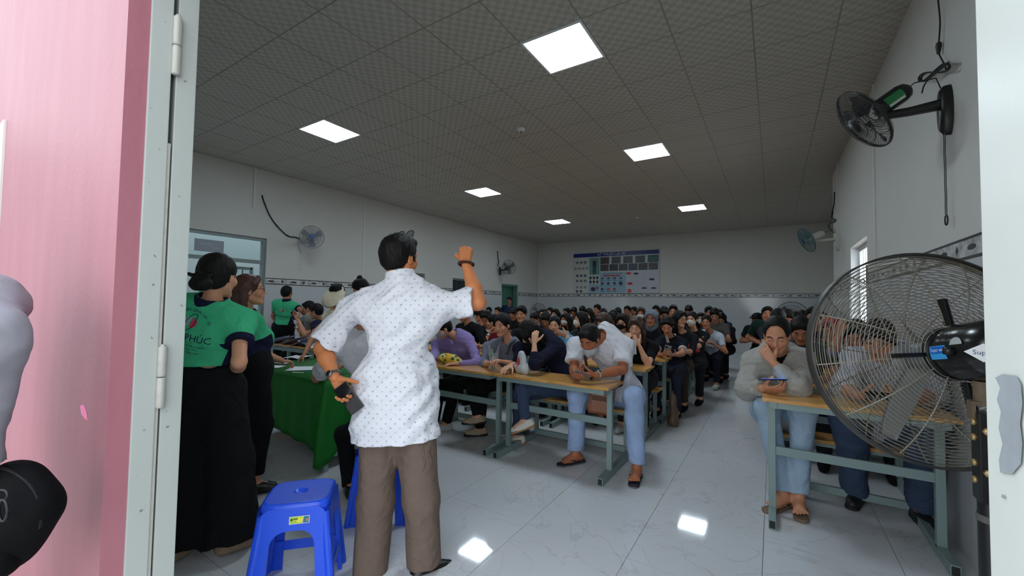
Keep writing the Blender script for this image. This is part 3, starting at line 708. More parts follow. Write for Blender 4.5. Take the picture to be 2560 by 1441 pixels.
# blades at rest
hub = MB(); hub.lathe(Cc, ax, [(0, .055), (.04, .052), (.052, .04), (.052, -.06), (0, -.06)], 24); hub.build('hub', mat('grey_hub', (120, 122, 124), .4, metal=.4), fan)
BLADE = mat('grey_fan_blade', (112, 112, 110), .4, metal=.1)
for k, a0 in enumerate((math.radians(-5), math.radians(115), math.radians(235))):
    V = []; nu, nv = 8, 6
    for side in (0, 1):
        for i in range(nu + 1):
            f = i / nu; r = .045 + (.325 - .045) * f; wdt = (.027 + .016 * math.sin(math.pi * min(1, f * 1.1))) / max(r, .06)
            for j in range(nv + 1):
                g_ = j / nv - .5; aa = a0 + wdt * 1.25 * g_ * .8 + .1 * f; hh = (.05 - .02 * f) * g_ * -1.6
                V.append(pt(r, aa, hh + (.0012 if side else -.0012)))
    n1 = (nu + 1) * (nv + 1); F = []
    for i in range(nu):
        for j in range(nv):
            q = [i * (nv + 1) + j, (i + 1) * (nv + 1) + j, (i + 1) * (nv + 1) + j + 1, i * (nv + 1) + j + 1]; F.append(q); F.append([n1 + w for w in q[::-1]])
    edge = [i * (nv + 1) for i in range(nu + 1)] + [nu * (nv + 1) + j for j in range(1, nv + 1)] + [i * (nv + 1) + nv for i in range(nu - 1, -1, -1)] + [j for j in range(nv - 1, 0, -1)]
    for q in range(len(edge)):
        b2 = edge[(q + 1) % len(edge)]; F.append((edge[q], b2, n1 + b2, n1 + edge[q]))
    m = MB(); m.add(V, F, True); m.build('blade', BLADE, fan)
# stickers on the motor (blue rectangle, grey half dial, white diamond)
def mpt(a, h_, r=.0915): return pt(r, a, h_)
def patch(name, a0, a1, h0, h1, m_, parent, r=.0912, n=6):
    V = []; 
    for i in range(n + 1):
        a = a0 + (a1 - a0) * i / n; V += [mpt(a, h0, r), mpt(a, h1, r)]
    F = [(2 * i, 2 * i + 2, 2 * i + 3, 2 * i + 1) for i in range(n)]
    return MB().add(V, F).build(name, m_, parent)
# angle on the motor that faces the camera
def facing(a): return (u_ * math.cos(a) + v_ * math.sin(a)) @ nrm(np.array([0, 0, CAMH]) - (O + Cc - ax * .2))
abest = max(np.linspace(0, 2 * math.pi, 361), key=facing)
stk = patch('sticker', abest - .32, abest + .14, -.205, -.145, mat('blue_sticker', (60, 160, 222), .35), mo)
tx = MB()
for (wd, sz, a_) in (('Super win', .015, -.17),):
    Vt, Ft = text_mesh(wd, sz); tx.add([mpt(abest + a_ - p_[1] / .0915, -.175 - p_[0] * .8, .0918) for p_ in Vt], Ft)
tx.build('lettering', mat('pale_ink', (214, 230, 244), .5), stk); mat('navy_ink', (40, 60, 110), .5)
patch('sticker_band', abest - .29, abest - .05, -.202, -.148, mat('sticker_band_blue', (30, 100, 190), .35), stk, r=.0915)
dial = MB(); cc = mpt(abest - .30, -.245, .0917); nr_ = nrm(cc - (Cc - ax * .272)); tt = nrm(np.cross(ax, nr_))
dial.add([cc] + [cc + ax * .022 * math.cos(q) + tt * (-.022 if tt[2] < 0 else .022) * math.sin(q) + nr_ * .0 for q in np.linspace(0, math.pi, 12)], [tuple([0] + [i, i + 1]) for i in range(1, 12)]); dial.build('dial_sticker', mat('grey_sticker', (168, 172, 172), .5), mo)
knob = MB(); kc = mpt(abest - .08, -.228, .088); knob.lathe(kc, nr_, [(0, .02), (.012, .02), (.014, 0), (0, 0)], 14); knob.build('knob', DARK, mo)
dm = MB(); e1 = nrm(np.array(CR)); e2 = nrm(np.array(CU)); nv_ = -CF; pc = pt(.080, abest + .05, -.318)
nrr = nrm((u_ * math.cos(abest + .05) + v_ * math.sin(abest + .05)) * .75 - ax * .66); e1 = nrm(np.cross((0, 0, 1), nrr)); e2 = np.cross(nrr, e1); pc = pc + nrr * .010
dm.add([pc + e1 * .038, pc + e2 * .026, pc - e1 * .038, pc - e2 * .026], [(0, 1, 2, 3)]); dmo = dm.build('diamond_sticker', mat('white_sticker', (228, 230, 232), .4), mo)
tx = MB(); place_text(tx, 'Super', .018, pc + nrr * .0008, e1, e2); tx.build('lettering', MATS['navy_ink'], dmo)
# stand
mb_ = Cc - ax * .21
yk = MB(); yk.tube([mb_ - np.array([0, 0, .09]), mb_ - np.array([0, 0, .16])], .022, 14); yk.box(mb_ - np.array([0, 0, .155]), (.06, .04, .012)); yk.box(mb_ - np.array([.026, 0, .178]), (.010, .036, .05)); yk.box(mb_ - np.array([-.026, 0, .178]), (.010, .036, .05)); yk.build('tilt_bracket', DUST, fan)
top = mb_ - np.array([0, 0, .2]); px_, py_ = top[0] + .008, top[1] - .01
MB().tube([(px_, py_, .04), (px_, py_, top[2] - .14)], .03, 18).build('pole', mat('black_pole', (20, 20, 22), .35), fan)
MB().box((px_, py_, top[2] - .11), (.062, .062, .26), bev=.004).build('pole_clamp', DARK, fan)
for k, dz in enumerate((-.03, -.075, -.15, -.2)):
    m = MB(); cc = np.array([px_ - .005 + .018 * ((k % 2) * 2 - 1) * .5, py_ - .031, top[2] + dz]); m.lathe(cc, (0, -1, 0), [(0, .008), (.011, .008), (.012, 0), (0, 0)], 6); m.build('bolt', mat('brassy_bolt', (186, 160, 110), .4, metal=.6), fan)
    m = MB(); cc = np.array([px_ - .031, py_ - .005, top[2] + dz + .02]); m.lathe(cc, (-1, 0, 0), [(0, .008), (.010, .008), (.011, 0), (0, 0)], 6); m.build('bolt', MATS['brassy_bolt'], fan)
MB().tube([(px_, py_, .76), (px_, py_, .78)], .0325, 18).build('tape_band', mat('grey_tape', (92, 90, 86), .6), fan)
MB().lathe((px_, py_, 0), (0, 0, 1), [(.24, 0), (.24, .02), (.20, .045), (.05, .06), (.045, .1), (0, .1)], 32).build('base', DARK, fan)
# --------------------------------------------------------------- wall fans
def make_wall_fan(label, mount, wall_n, axis, M_, mcol, lcol=None, R_=.215, cord=True, chain=.55, reach=.32, bladecol=None, cordpts=None, cordlabel=None, drop=.0):
    mount = np.array(mount, float); n_ = nrm(wall_n); axis = nrm(axis)
    t = thing('wall_fan', label, 'fan', tuple(mount), group='fans fixed on the walls')
    side = np.cross((0, 0, 1), n_)
    br = MB()
    prof = []
    N = 20
    for zz, sc in ((0, 1), (.03, .98), (.05, .8)):
        prof.append([side * (.055 * sc * math.cos(a)) + np.array([0, 0, 1]) * (.155 * sc * math.sin(a) - .03) + n_ * zz for a in np.linspace(0, 2 * math.pi, N, endpoint=False)])
    V = [p_ for r_ in prof for p_ in r_]; F = [(i * N + k, i * N + (k + 1) % N, (i + 1) * N + (k + 1) % N, (i + 1) * N + k) for i in range(2) for k in range(N)] + [[2 * N + k for k in range(N)]]
    br.add(V, F, True); br.build('wall_bracket', mcol, t)
    hubc = n_ * reach + np.array([0, 0, drop]) + axis * .10          # neck point
    neck = n_ * reach + np.array([0, 0, drop])
    MB().tube([n_ * .03 + np.array([0, 0, .01]), n_ * reach * .6 + np.array([0, 0, .0 + drop * .3]), neck], [.042, .034, .03], 12, flat=.8).build('arm', mcol, t)
    mc = neck + np.array([0, 0, .07]) + axis * -.02
    m = MB(); m.lathe(mc, axis, [(0, -.13), (.03, -.128), (.05, -.11), (.058, -.08), (.058, .05), (.05, .07), (0, .075)], 22); mo_ = m.build('motor_housing', mcol, t)
    fc = mc + axis * .15
    uu = nrm(np.cross(axis, (0, 0, 1))); vv = np.cross(uu, axis)
    def q(r, a, h_): return fc + uu * (r * math.cos(a)) + vv * (r * math.sin(a)) + axis * h_
    for s_, nm in ((-1, 'rear_guard'), (1, 'front_guard')):
        g_ = MB()
        nrad = 60
        for k in range(nrad):
            a = 2 * math.pi * k / nrad
            g_.tube([q(.05, a, s_ * .055), q(.12, a + .08, s_ * .05), q(R_ * .9, a + .16, s_ * .03), q(R_, a + .18, 0)], .0012, 4, cap=False)
        for r_, h_ in ((.05, .055), (.10, .052), (.15, .043), (R_, 0.004)):
            g_.tube([q(r_, 2 * math.pi * k / 48, s_ * h_) for k in range(48)], .0022 if r_ < R_ else .005, 5, closed=True)
        g_.build(nm, M_, t)
    m = MB(); m.lathe(fc, axis, [(0, .064), (.045, .062), (.052, .054), (0, .05)], 20); m.build('badge', lcol or mcol, t)
    for k in range(3):
        a0 = 2 * math.pi * k / 3 + .5; V = []
        for sd in (-.001, .001):
            for i in range(7):
                f = i / 6; r_ = .03 + (R_ - .05) * f; w_ = (.9 - .25 * f)
                for j in range(5): g2 = j / 4 - .5; V.append(q(r_, a0 + g2 * w_, -.05 * g2 * (1 - .3 * f) + sd))
        F = [(i * 5 + j, (i + 1) * 5 + j, (i + 1) * 5 + j + 1, i * 5 + j + 1) for i in range(6) for j in range(4)]; F += [tuple(35 + w for w in f_[::-1]) for f_ in F]
        MB().add(V, F, True).build('blade', bladecol or M_, t)
    if chain:
        for dx in (-.012, .012):
            m = MB(); m.tube([side * dx + n_ * .03 + np.array([0, 0, -.17 - chain * i / 8]) + side * (.003 * math.sin(i * 2.3)) for i in range(9)], .0022, 5); m.build('pull_cord', BLACK if mcol == DARK else mcol, t)
        m = MB(); c_ = n_ * .03 + np.array([0, 0, -.2 - chain]); m.tube([c_ + side * (.024 * math.cos(a)) + np.array([0, 0, 1]) * (.03 * math.sin(a)) for a in np.linspace(0, 2 * math.pi, 20, endpoint=False)], .004, 6, closed=True); m.build('pull_ring', BLACK if mcol == DARK else mcol, t)
    m = MB(); m.tube([mc - axis * .12, mc - axis * .16 + np.array([0, 0, .01]), n_ * .06 + np.array([0, 0, .18]), n_ * .04 + np.array([0, 0, .11])], .0035, 6); m.build('power_cord', BLACK, t)
    return t, mo_, mc, axis
DK2 = mat('black_fan_plastic', (30, 31, 31), .35)
t, mo_, mc, axf = make_wall_fan('black wall fan high on the right wall nearest the doorway, green label on motor', (XR, 3.46, 2.62), (-1, 0, 0), (-.80, -.10, -.57), mat('black_guard_wire', (38, 38, 40), .35), DK2, chain=.5, reach=.30, drop=.0, bladecol=mat('smoky_blade', (62, 64, 66), .25))
lb = MB(); uu = nrm(np.cross(axf, (0, 0, 1))); vv = np.cross(uu, axf)
sgn = 1 if (uu @ np.array([0, -1, 0])) > 0 else -1
V = []
for i in range(6):
    a = (-.75 + 1.15 * i / 5); dirr = uu * sgn * math.cos(a) + vv * math.sin(a)
    V += [mc + axf * (-.07) + dirr * .0588, mc + axf * .03 + dirr * .0588]
lb.add(V, [(2 * i, 2 * i + 1, 2 * i + 3, 2 * i + 2) for i in range(5)]); lbo = lb.build('rating_label', mat('label_green', (46, 128, 76), .4), mo_)
V = []
for i in range(2):
    a = (-.75 + .3 * i); dirr = uu * sgn * math.cos(a) + vv * math.sin(a); V += [mc + axf * (-.065) + dirr * .0593, mc + axf * .025 + dirr * .0593]
MB().add(V, [(0, 1, 3, 2)]).build('label_strip', mat('label_white', (205, 222, 205), .4), lbo)
make_wall_fan('pale wall fan with clear blue guard further along the right wall', (XR, 8.46, 2.5), (-1, 0, 0), (-.86, -.3, -.4), mat('teal_guard_wire', (70, 104, 108), .35), mat('cream_plastic', (196, 196, 184), .45), mat('navy_badge', (40, 60, 100), .4), chain=.0, bladecol=mat('teal_blade', (96, 126, 130), .3))
make_wall_fan('pale blue wall fan above the seated man on the near left wall', (XL, 4.55, 2.5), (1, 0, 0), (.9, -.38, .1), mat('grey_guard_wire', (120, 124, 130), .35), mat('white_plastic', (206, 208, 212), .4), mat('blue_badge', (84, 108, 150), .4), chain=.3, bladecol=mat('pale_blade', (132, 140, 152), .3))
make_wall_fan('dark grey wall fan near the green door on the far left wall', (XL, 11.5, 2.5), (1, 0, 0), (.8, -.5, .1), mat('dark_guard_wire', (66, 68, 68), .35), mat('dark_grey_plastic', (60, 62, 62), .4), chain=.0, R_=.24, bladecol=mat('grey_blade', (96, 98, 98), .3))
# hanging power cords
def cable(label, pts, r=.006, plug=None, m=BLACK):
    t_ = thing('power_cord', label, 'cord', tuple(pts[0])); P_ = [np.array(p_) - np.array(pts[0]) for p_ in pts]
    # smooth
    Q = []; 
    for i in range(len(P_) - 1):
        p0 = P_[max(i - 1, 0)]; p1 = P_[i]; p2 = P_[i + 1]; p3 = P_[min(i + 2, len(P_) - 1)]
        for s_ in np.linspace(0, 1, 7, endpoint=False): Q.append(.5 * ((2 * p1) + (-p0 + p2) * s_ + (2 * p0 - 5 * p1 + 4 * p2 - p3) * s_ ** 2 + (-p0 + 3 * p1 - 3 * p2 + p3) * s_ ** 3))
    Q.append(P_[-1]); MB().tube(Q, r, 6).build('cable', m, t_)
    for k in plug or []:
        a, b = P_[k], P_[k + 1]; d_ = nrm(b - a); MB().tube([a, a + d_ * .02, a + d_ * .07], [.012, .016, .008], 10).build('plug', DARK, t_)
    return t_
W = lambda px, py, off=.02: atx(px, py, XR - off)
LP = [W(2332 + 36 * math.cos(a) + 4 * (a // 6.3), 181 - 17 * math.cos(a) + 17 * math.sin(2 * a) * .55, .03 + .004 * (a // 3)) for a in np.linspace(.4, 6 * math.pi - .6, 40)]
cable('black power cord with bundled loops above the black wall fan', [W(2344, -10), W(2350, 50), W(2348, 95), W(2347, 106), W(2346, 130)] + LP + [W(2316, 205, .06), W(2305, 232, .1)], .0042, [3])
Lw = lambda px, py, off=.02: atx(px, py, XL + off)
cable('black power cord curving down the left wall to the pale blue fan', [Lw(655, 488), Lw(662, 510), Lw(675, 540), Lw(690, 562), Lw(705, 578), Lw(716, 588), Lw(724, 592), Lw(740, 594), Lw(757, 600)], .011, [3, 5])
cable('black power cord dropping to the dark far left wall fan', [Lw(1244, 628), Lw(1245, 645), Lw(1247, 655), Lw(1244, 665)], .014, [1])
cable('black power cord with looped slack above the far right wall fan', [W(2086, 480), W(2085, 510), W(2081, 530), W(2080, 545), W(2088, 552), W(2072, 562), W(2075, 572), W(2084, 582)], .009, [2])
# --------------------------------------------------------------- far wall poster
px0, px1, pz0, pz1 = -6.33, -3.2, 1.79, 3.27; PY = YF - .004
po = thing('poster_board', 'large driving lesson poster board with blue header on the far wall', 'poster', ((px0 + px1) / 2, YF - .016, pz0))
ofs = np.array([(px0 + px1) / 2, YF, pz0])
def pq(name, u0, v0, u1, v1, m, d_=.012, parent=po):   # u,v in 0..1 from top-left of the poster
    xa, xb = px0 + (px1 - px0) * u0, px0 + (px1 - px0) * u1; za, zb = pz1 - (pz1 - pz0) * v1, pz1 - (pz1 - pz0) * v0
    return MB().box(np.array([(xa + xb) / 2, YF - d_ / 2, (za + zb) / 2]) - ofs, (xb - xa, d_, zb - za)).build(name, m, parent)
pq('backing', 0, 0, 1, 1, mat('poster_grey', (186, 192, 196), .35), .012)
pq('header', .005, .005, .995, .1, mat('poster_navy', (18, 32, 112), .35), .015)
def ptext(s_, u, v, size, m, parent=po, d_=.019):
    mb = MB(); place_text(mb, s_, size, np.array([px0 + (px1 - px0) * u, YF - d_, pz1 - (pz1 - pz0) * v]) - ofs, (1, 0, 0), (0, 0, 1)); return mb.build('lettering', m, parent)
ptext('KỸ THUẬT LÁI XE', .47, .055, .125, mat('poster_white', (214, 220, 230), .4))
ph = [mat('photo_dark_%d' % i, c, .35, noise=.7, nscale=9) for i, c in enumerate([(66, 58, 58), (72, 70, 76), (58, 58, 64), (56, 60, 74), (60, 96, 100), (70, 62, 60), (54, 54, 60), (62, 62, 66), (52, 56, 82), (64, 62, 62), (90, 80, 80)])]
for k in range(5): pq('photo', .34 + .134 * k, .125, .34 + .134 * k + (.105 if k < 4 else .115), .29, ph[k], .015)
for k in range(6): pq('photo', .34 + .109 * k, .30, .34 + .109 * k + .1, .46, ph[5 + k], .015)
tp = pq('figure_panel', .208, .125, .33, .54, mat('poster_teal', (96, 148, 140), .35), .015)
NAVY = mat('poster_ink', (44, 50, 66), .4); RED = mat('poster_red', (190, 52, 48), .4); LBL = mat('poster_light_blue', (140, 172, 188), .35); CRM = mat('poster_cream', (196, 196, 188), .35)
pq('left_panel', .01, .115, .2, .985, CRM, .014); pq('middle_panel', .335, .5, .64, .985, LBL, .014); pq('right_panel', .645, .48, .99, .985, mat('poster_pale', (190, 192, 200), .35), .014)
pq('dash_panel', .2, .78, .33, .985, LBL, .014); pq('posture_panel', .205, .55, .33, .77, CRM, .014)
# standing figure print
def disc(u, v, ru, m, d_=.0165, ar=1.0, n=14, name='pictogram'):
    c = np.array([px0 + (px1 - px0) * u, YF - d_, pz1 - (pz1 - pz0) * v]) - ofs; r = ru * (px1 - px0)
    return MB().add([c + np.array([r * math.cos(2 * math.pi * k / n), 0, r * ar * math.sin(2 * math.pi * k / n)]) for k in range(n)], [tuple(range(n))]).build(name, m, po)
disc(.269, .165, .010, mat('print_skin', (150, 110, 92), .4), ar=1.3); pq('pictogram', .247, .2, .291, .34, mat('print_shirt', (52, 40, 54), .4), .0165); pq('pictogram', .25, .34, .267, .53, NAVY, .0165); pq('pictogram', .271, .34, .288, .53, NAVY, .0165)
for row, v in enumerate((.23, .38, .56, .69, .85, .95)):
    for k in range((3, 4, 3, 3, 3, 2)[row]): disc(.055 + .05 * k - (.025 if row == 1 else 0), v, .019, mat('print_grey_%d' % (row % 3), [(112, 116, 120), (140, 142, 144), (92, 98, 116)][row % 3], .4, noise=.5, nscale=30), ar=.85)
for r in range(2):
    for k in range(3): disc(.222 + .042 * k, .62 + .1 * r, .015, NAVY, ar=1.25)
disc(.255, .90, .03, NAVY, ar=.8); disc(.305, .87, .016, RED, ar=1)
pq('pictogram', .375, .515, .6, .525, NAVY, .0165); pq('pictogram', .375, .56, .575, .59, RED, .0165)
for r, v in enumerate((.64, .76, .9)):
    for k in range(4 if r < 2 else 3): disc(.365 + .072 * k, v, .016 if (r, k) != (1, 3) else .022, RED if (r == 2 and k > 0) else NAVY, ar=.6 if r == 0 else .9); pq('pictogram', .345 + .072 * k, v + .045, .39 + .072 * k, v + .06, mat('print_blue', (84, 116, 150), .4), .0165)
for k, (u, v, a, m) in enumerate([(.67, .53, .5, RED), (.75, .54, .4, NAVY), (.92, .68, .4, NAVY), (.685, .77, .5, RED), (.84, .88, .3, NAVY), (.94, .88, .3, NAVY)]): disc(u, v, .03, m, ar=a)
disc(.678, .945, .022, RED, ar=1.0); disc(.678, .945, .009, mat('print_orange', (230, 120, 60), .4), .0175)
for k in range(9): pq('pictogram', .66 + .0 * k, .6 + .036 * k, .86, .604 + .036 * k, mat('print_line', (146, 150, 160), .4), .0165)
# --------------------------------------------------------------- pedestal fans at the back (only guards show above the heads)
def back_fan(label, px, py, Y, R_=.33):
    c = at(px, py, Y); t_ = thing('pedestal_fan', label, 'fan', (c[0], Y, 0), group='pedestal fans at the back of the room'); ctr = np.array([0, 0, c[2]])
    g_ = MB(); wm = mat('dark_wire', (48, 48, 50), .45)
    for s_ in (-1, 1):
        for k in range(40):
            a = 2 * math.pi * k / 40; d_ = np.array([math.cos(a), 0, math.sin(a)]); g_.tube([ctr + d_ * .06 + np.array([0, s_ * .08, 0]), ctr + d_ * R_ * .7 + np.array([0, s_ * .07, 0]), ctr + d_ * R_], .002, 4, cap=False)
        for r_ in (.06, .15, .24): g_.tube([ctr + np.array([r_ * math.cos(a), s_ * .078, r_ * math.sin(a)]) for a in np.linspace(0, 2 * math.pi, 40, endpoint=False)], .002, 4, closed=True)
    g_.tube([ctr + np.array([R_ * math.cos(a), 0, R_ * math.sin(a)]) for a in np.linspace(0, 2 * math.pi, 56, endpoint=False)], .008, 6, closed=True); g_.build('guard', wm, t_)
    MB().lathe(ctr, (0, 1, 0), [(0, -.06), (.06, -.05), (.07, 0), (.07, .2), (0, .22)], 18).build('motor_housing', DARK, t_)
    for k in range(3):
        a = 2 * math.pi * k / 3 + .3; V = []
        for sd in (-.0015, .0015):
            for r_ in (.05, .18, .28):
                for g2 in (-.35, 0, .35): V.append(ctr + np.array([r_ * math.cos(a + g2 * .8), -g2 * .06 + sd, r_ * math.sin(a + g2 * .8)]))
        F = [(i * 3 + j, (i + 1) * 3 + j, (i + 1) * 3 + j + 1, i * 3 + j + 1) for i in range(2) for j in range(2)]; F += [tuple(9 + w for w in f_[::-1]) for f_ in F]
        MB().add(V, F, True).build('blade', mat('grey_back_blade', (104, 106, 108), .4), t_)
    MB().tube([(0, .12, .03), (0, .12, c[2])], .022, 12).build('pole', DARK, t_); MB().lathe((0, .12, 0), (0, 0, 1), [(.22, 0), (.22, .02), (.04, .05), (0, .05)], 24).build('base', DARK, t_)
back_fan('dark pedestal fan standing at the far wall left of the poster', 1346, 783, 12.6)
back_fan('dark pedestal fan standing at the far right behind the right block', 1980, 789, 12.2)
# ================================================================== figures: signed distance shapes meshed by surface nets
def rc(a, b, ra, rb, k=.03, neg=False, clip=None, sq=None):
    return dict(t='rc', a=np.asarray(a, float), b=np.asarray(b, float), ra=ra, rb=rb, k=k, neg=neg, clip=clip)
def el(c, r, R=None, k=.03, neg=False, clip=None):
    return dict(t='el', c=np.asarray(c, float), r=np.asarray(r, float), R=np.eye(3) if R is None else np.asarray(R, float), k=k, neg=neg, clip=clip)
def prim_bb(p):
    if p['t'] == 'rc':
        m = max(p['ra'], p['rb']); return np.minimum(p['a'], p['b']) - m, np.maximum(p['a'], p['b']) + m
    e = np.sqrt(((p['R'].T * p['r'][:, None]) ** 2).sum(0)) if False else np.sqrt(((p['R'] * p['r'][None, :]) ** 2).sum(1))
    return p['c'] - e, p['c'] + e
def sdf_mesh(prims, h, noise=None, cuts=(), cut_k=0.0, tint=None):
    """prims: list in order; returns V,F (quads)"""
    bbs = [prim_bb(p) for p in prims if not p['neg']]
    lo = np.min([b[0] for b in bbs], 0) - 3 * h - .012; hi = np.max([b[1] for b in bbs], 0) + 3 * h + .012
    n = np.ceil((hi - lo) / h).astype(int) + 1
    G = np.full(n, .5, np.float32)
    axs = [(lo[i] + h * np.arange(n[i])).astype(np.float32) for i in range(3)]
    for p in prims:
        a, b = prim_bb(p); mg = max(.03, p['k'] * 1.1, 2.5 * h)
        i0 = np.clip(np.floor((a - mg - lo) / h).astype(int), 0, n); i1 = np.clip(np.ceil((b + mg - lo) / h).astype(int) + 1, 0, n)
        if np.any(i1 <= i0): continue
        X = axs[0][i0[0]:i1[0]][:, None, None]; Y = axs[1][i0[1]:i1[1]][None, :, None]; Z = axs[2][i0[2]:i1[2]][None, None, :]
        if p['t'] == 'rc':
            d = p['b'] - p['a']; L2 = d @ d + 1e-12
            px, py, pz = X - p['a'][0], Y - p['a'][1], Z - p['a'][2]
            t = np.clip((px * d[0] + py * d[1] + pz * d[2]) / L2, 0, 1)
            D = np.sqrt((px - t * d[0]) ** 2 + (py - t * d[1]) ** 2 + (pz - t * d[2]) ** 2) - (p['ra'] + (p['rb'] - p['ra']) * t)
        else:
            px, py, pz = X - p['c'][0], Y - p['c'][1], Z - p['c'][2]; R = p['R']
            q = [(px * R[0, i] + py * R[1, i] + pz * R[2, i]) for i in range(3)]
            k0 = np.sqrt(sum((q[i] / p['r'][i]) ** 2 for i in range(3))); k1 = np.sqrt(sum((q[i] / p['r'][i] ** 2) ** 2 for i in range(3))) + 1e-9
            D = k0 * (k0 - 1) / k1
        if p['clip'] is not None:
            for (cp, cn) in p['clip']: D = np.maximum(D, (X - cp[0]) * cn[0] + (Y - cp[1]) * cn[1] + (Z - cp[2]) * cn[2])
        S = G[i0[0]:i1[0], i0[1]:i1[1], i0[2]:i1[2]]; k = p['k']
        if p['neg']:
            D = -D
            if k > 0: hh = np.maximum(k - np.abs(S - D), 0) / k; S[...] = np.maximum(S, D) + hh * hh * k * .25
            else: S[...] = np.maximum(S, D)
        else:
            if k > 0: hh = np.maximum(k - np.abs(S - D), 0) / k; S[...] = np.minimum(S, D) - hh * hh * k * .25
            else: S[...] = np.minimum(S, D)
    X, Y, Z = axs[0][:, None, None], axs[1][None, :, None], axs[2][None, None, :]
    if noise is not None: G += noise(X, Y, Z).astype(np.float32)
    for (cp, cn) in cuts: np.maximum(G, (X - cp[0]) * cn[0] + (Y - cp[1]) * cn[1] + (Z - cp[2]) * cn[2], out=G)
    G[0] = G[-1] = .5; G[:, 0] = G[:, -1] = .5; G[:, :, 0] = G[:, :, -1] = .5
    return surface_nets(G, lo, h)
CORN = [(i, j, k) for i in (0, 1) for j in (0, 1) for k in (0, 1)]
EDG = [(a, b) for a in range(8) for b in range(a + 1, 8) if sum(abs(CORN[a][q] - CORN[b][q]) for q in range(3)) == 1]
def surface_nets(G, lo, h):
    S = G < 0; nx, ny, nz = G.shape
    c = np.zeros((nx - 1, ny - 1, nz - 1), np.int8)
    for (i, j, k) in CORN: c += S[i:nx - 1 + i, j:ny - 1 + j, k:nz - 1 + k]
    act = (c > 0) & (c < 8); I = np.argwhere(act)
    if len(I) == 0: return np.zeros((0, 3)), np.zeros((0, 4), int)
    idx = np.full(act.shape, -1, np.int32); idx[act] = np.arange(len(I))
    vals = np.stack([G[I[:, 0] + a, I[:, 1] + b, I[:, 2] + d] for (a, b, d) in CORN], 1)
    acc = np.zeros((len(I), 3)); cnt = np.zeros(len(I)); cn = np.array(CORN, float)
    for a, b in EDG:
        va, vb = vals[:, a], vals[:, b]; m = (va < 0) != (vb < 0); t = np.where(m, va / np.where(m, va - vb, 1), 0)
        acc += np.where(m[:, None], cn[a] + t[:, None] * (cn[b] - cn[a]), 0); cnt += m
    V = lo + h * (I + acc / cnt[:, None]); Fs = []
    for ax in range(3):
        u, v = [(1, 2), (2, 0), (0, 1)][ax]
        sl0 = [slice(None)] * 3; sl1 = [slice(None)] * 3; sl0[ax] = slice(0, -1); sl1[ax] = slice(1, None)
        A, B = S[tuple(sl0)], S[tuple(sl1)]
        E = np.argwhere(A != B)
        E = E[(E[:, u] > 0) & (E[:, v] > 0) & (E[:, u] < G.shape[u] - 1) & (E[:, v] < G.shape[v] - 1)]
        if not len(E): continue
        flip = ~A[tuple(E.T)]
        def ci(du, dv): q = E.copy(); q[:, u] += du; q[:, v] += dv; return idx[tuple(q.T)]
        q = np.stack([ci(-1, -1), ci(0, -1), ci(0, 0), ci(-1, 0)], 1); q[flip] = q[flip][:, ::-1]; Fs.append(q)
    return V, np.concatenate(Fs)
def smooth_mesh(V, F, it=1):
    for _ in range(it):
        acc = np.zeros_like(V); cnt = np.zeros(len(V))
        for k in range(4):
            a, b = F[:, k], F[:, (k + 1) % 4]; np.add.at(acc, a, V[b]); np.add.at(acc, b, V[a]); np.add.at(cnt, a, 1); np.add.at(cnt, b, 1)
        V = .45 * V + .55 * acc / np.maximum(cnt, 1)[:, None]
    return V
def folds(amp, seed, f=26.0, vert=.55):
    r = np.random.default_rng(seed); W = r.normal(size=(4, 3)); W /= np.linalg.norm(W, axis=1)[:, None]; W[:, 2] *= vert; ph = r.uniform(0, 6, 8)
    def fn(X, Y, Z):
        o = 0
        for i in range(4):
            fi = f * (.6 + .35 * i); wv = 1.6 * np.sin((W[(i + 1) % 4][0] * X + W[(i + 1) % 4][1] * Y + W[(i + 1) % 4][2] * Z) * fi * .5 + ph[i + 4])
            s_ = np.sin((W[i][0] * X + W[i][1] * Y + W[i][2] * Z) * fi + ph[i] + wv); o = o + amp / (1 + .6 * i) * (s_ * np.abs(s_) if i % 2 else s_)
        return o
    return fn
def ik(a, c, l1, l2, hint):
    a, c = np.asarray(a, float), np.asarray(c, float); d = c - a; L = np.linalg.norm(d); u = d / (L + 1e-9)
    if L > (l1 + l2) * .995: s = L / (l1 + l2) * 1.005; l1, l2 = l1 * s, l2 * s
    x = (l1 * l1 - l2 * l2 + L * L) / (2 * L); y = math.sqrt(max(l1 * l1 - x * x, 0))
    w = np.asarray(hint, float); w = w - u * (w @ u); w = nrm(w); return a + u * x + w * y
def rot(ax, a):
    ax = nrm(ax); K = np.array([[0, -ax[2], ax[1]], [ax[2], 0, -ax[0]], [-ax[1], ax[0], 0]]); return np.eye(3) + math.sin(a) * K + (1 - math.cos(a)) * K @ K
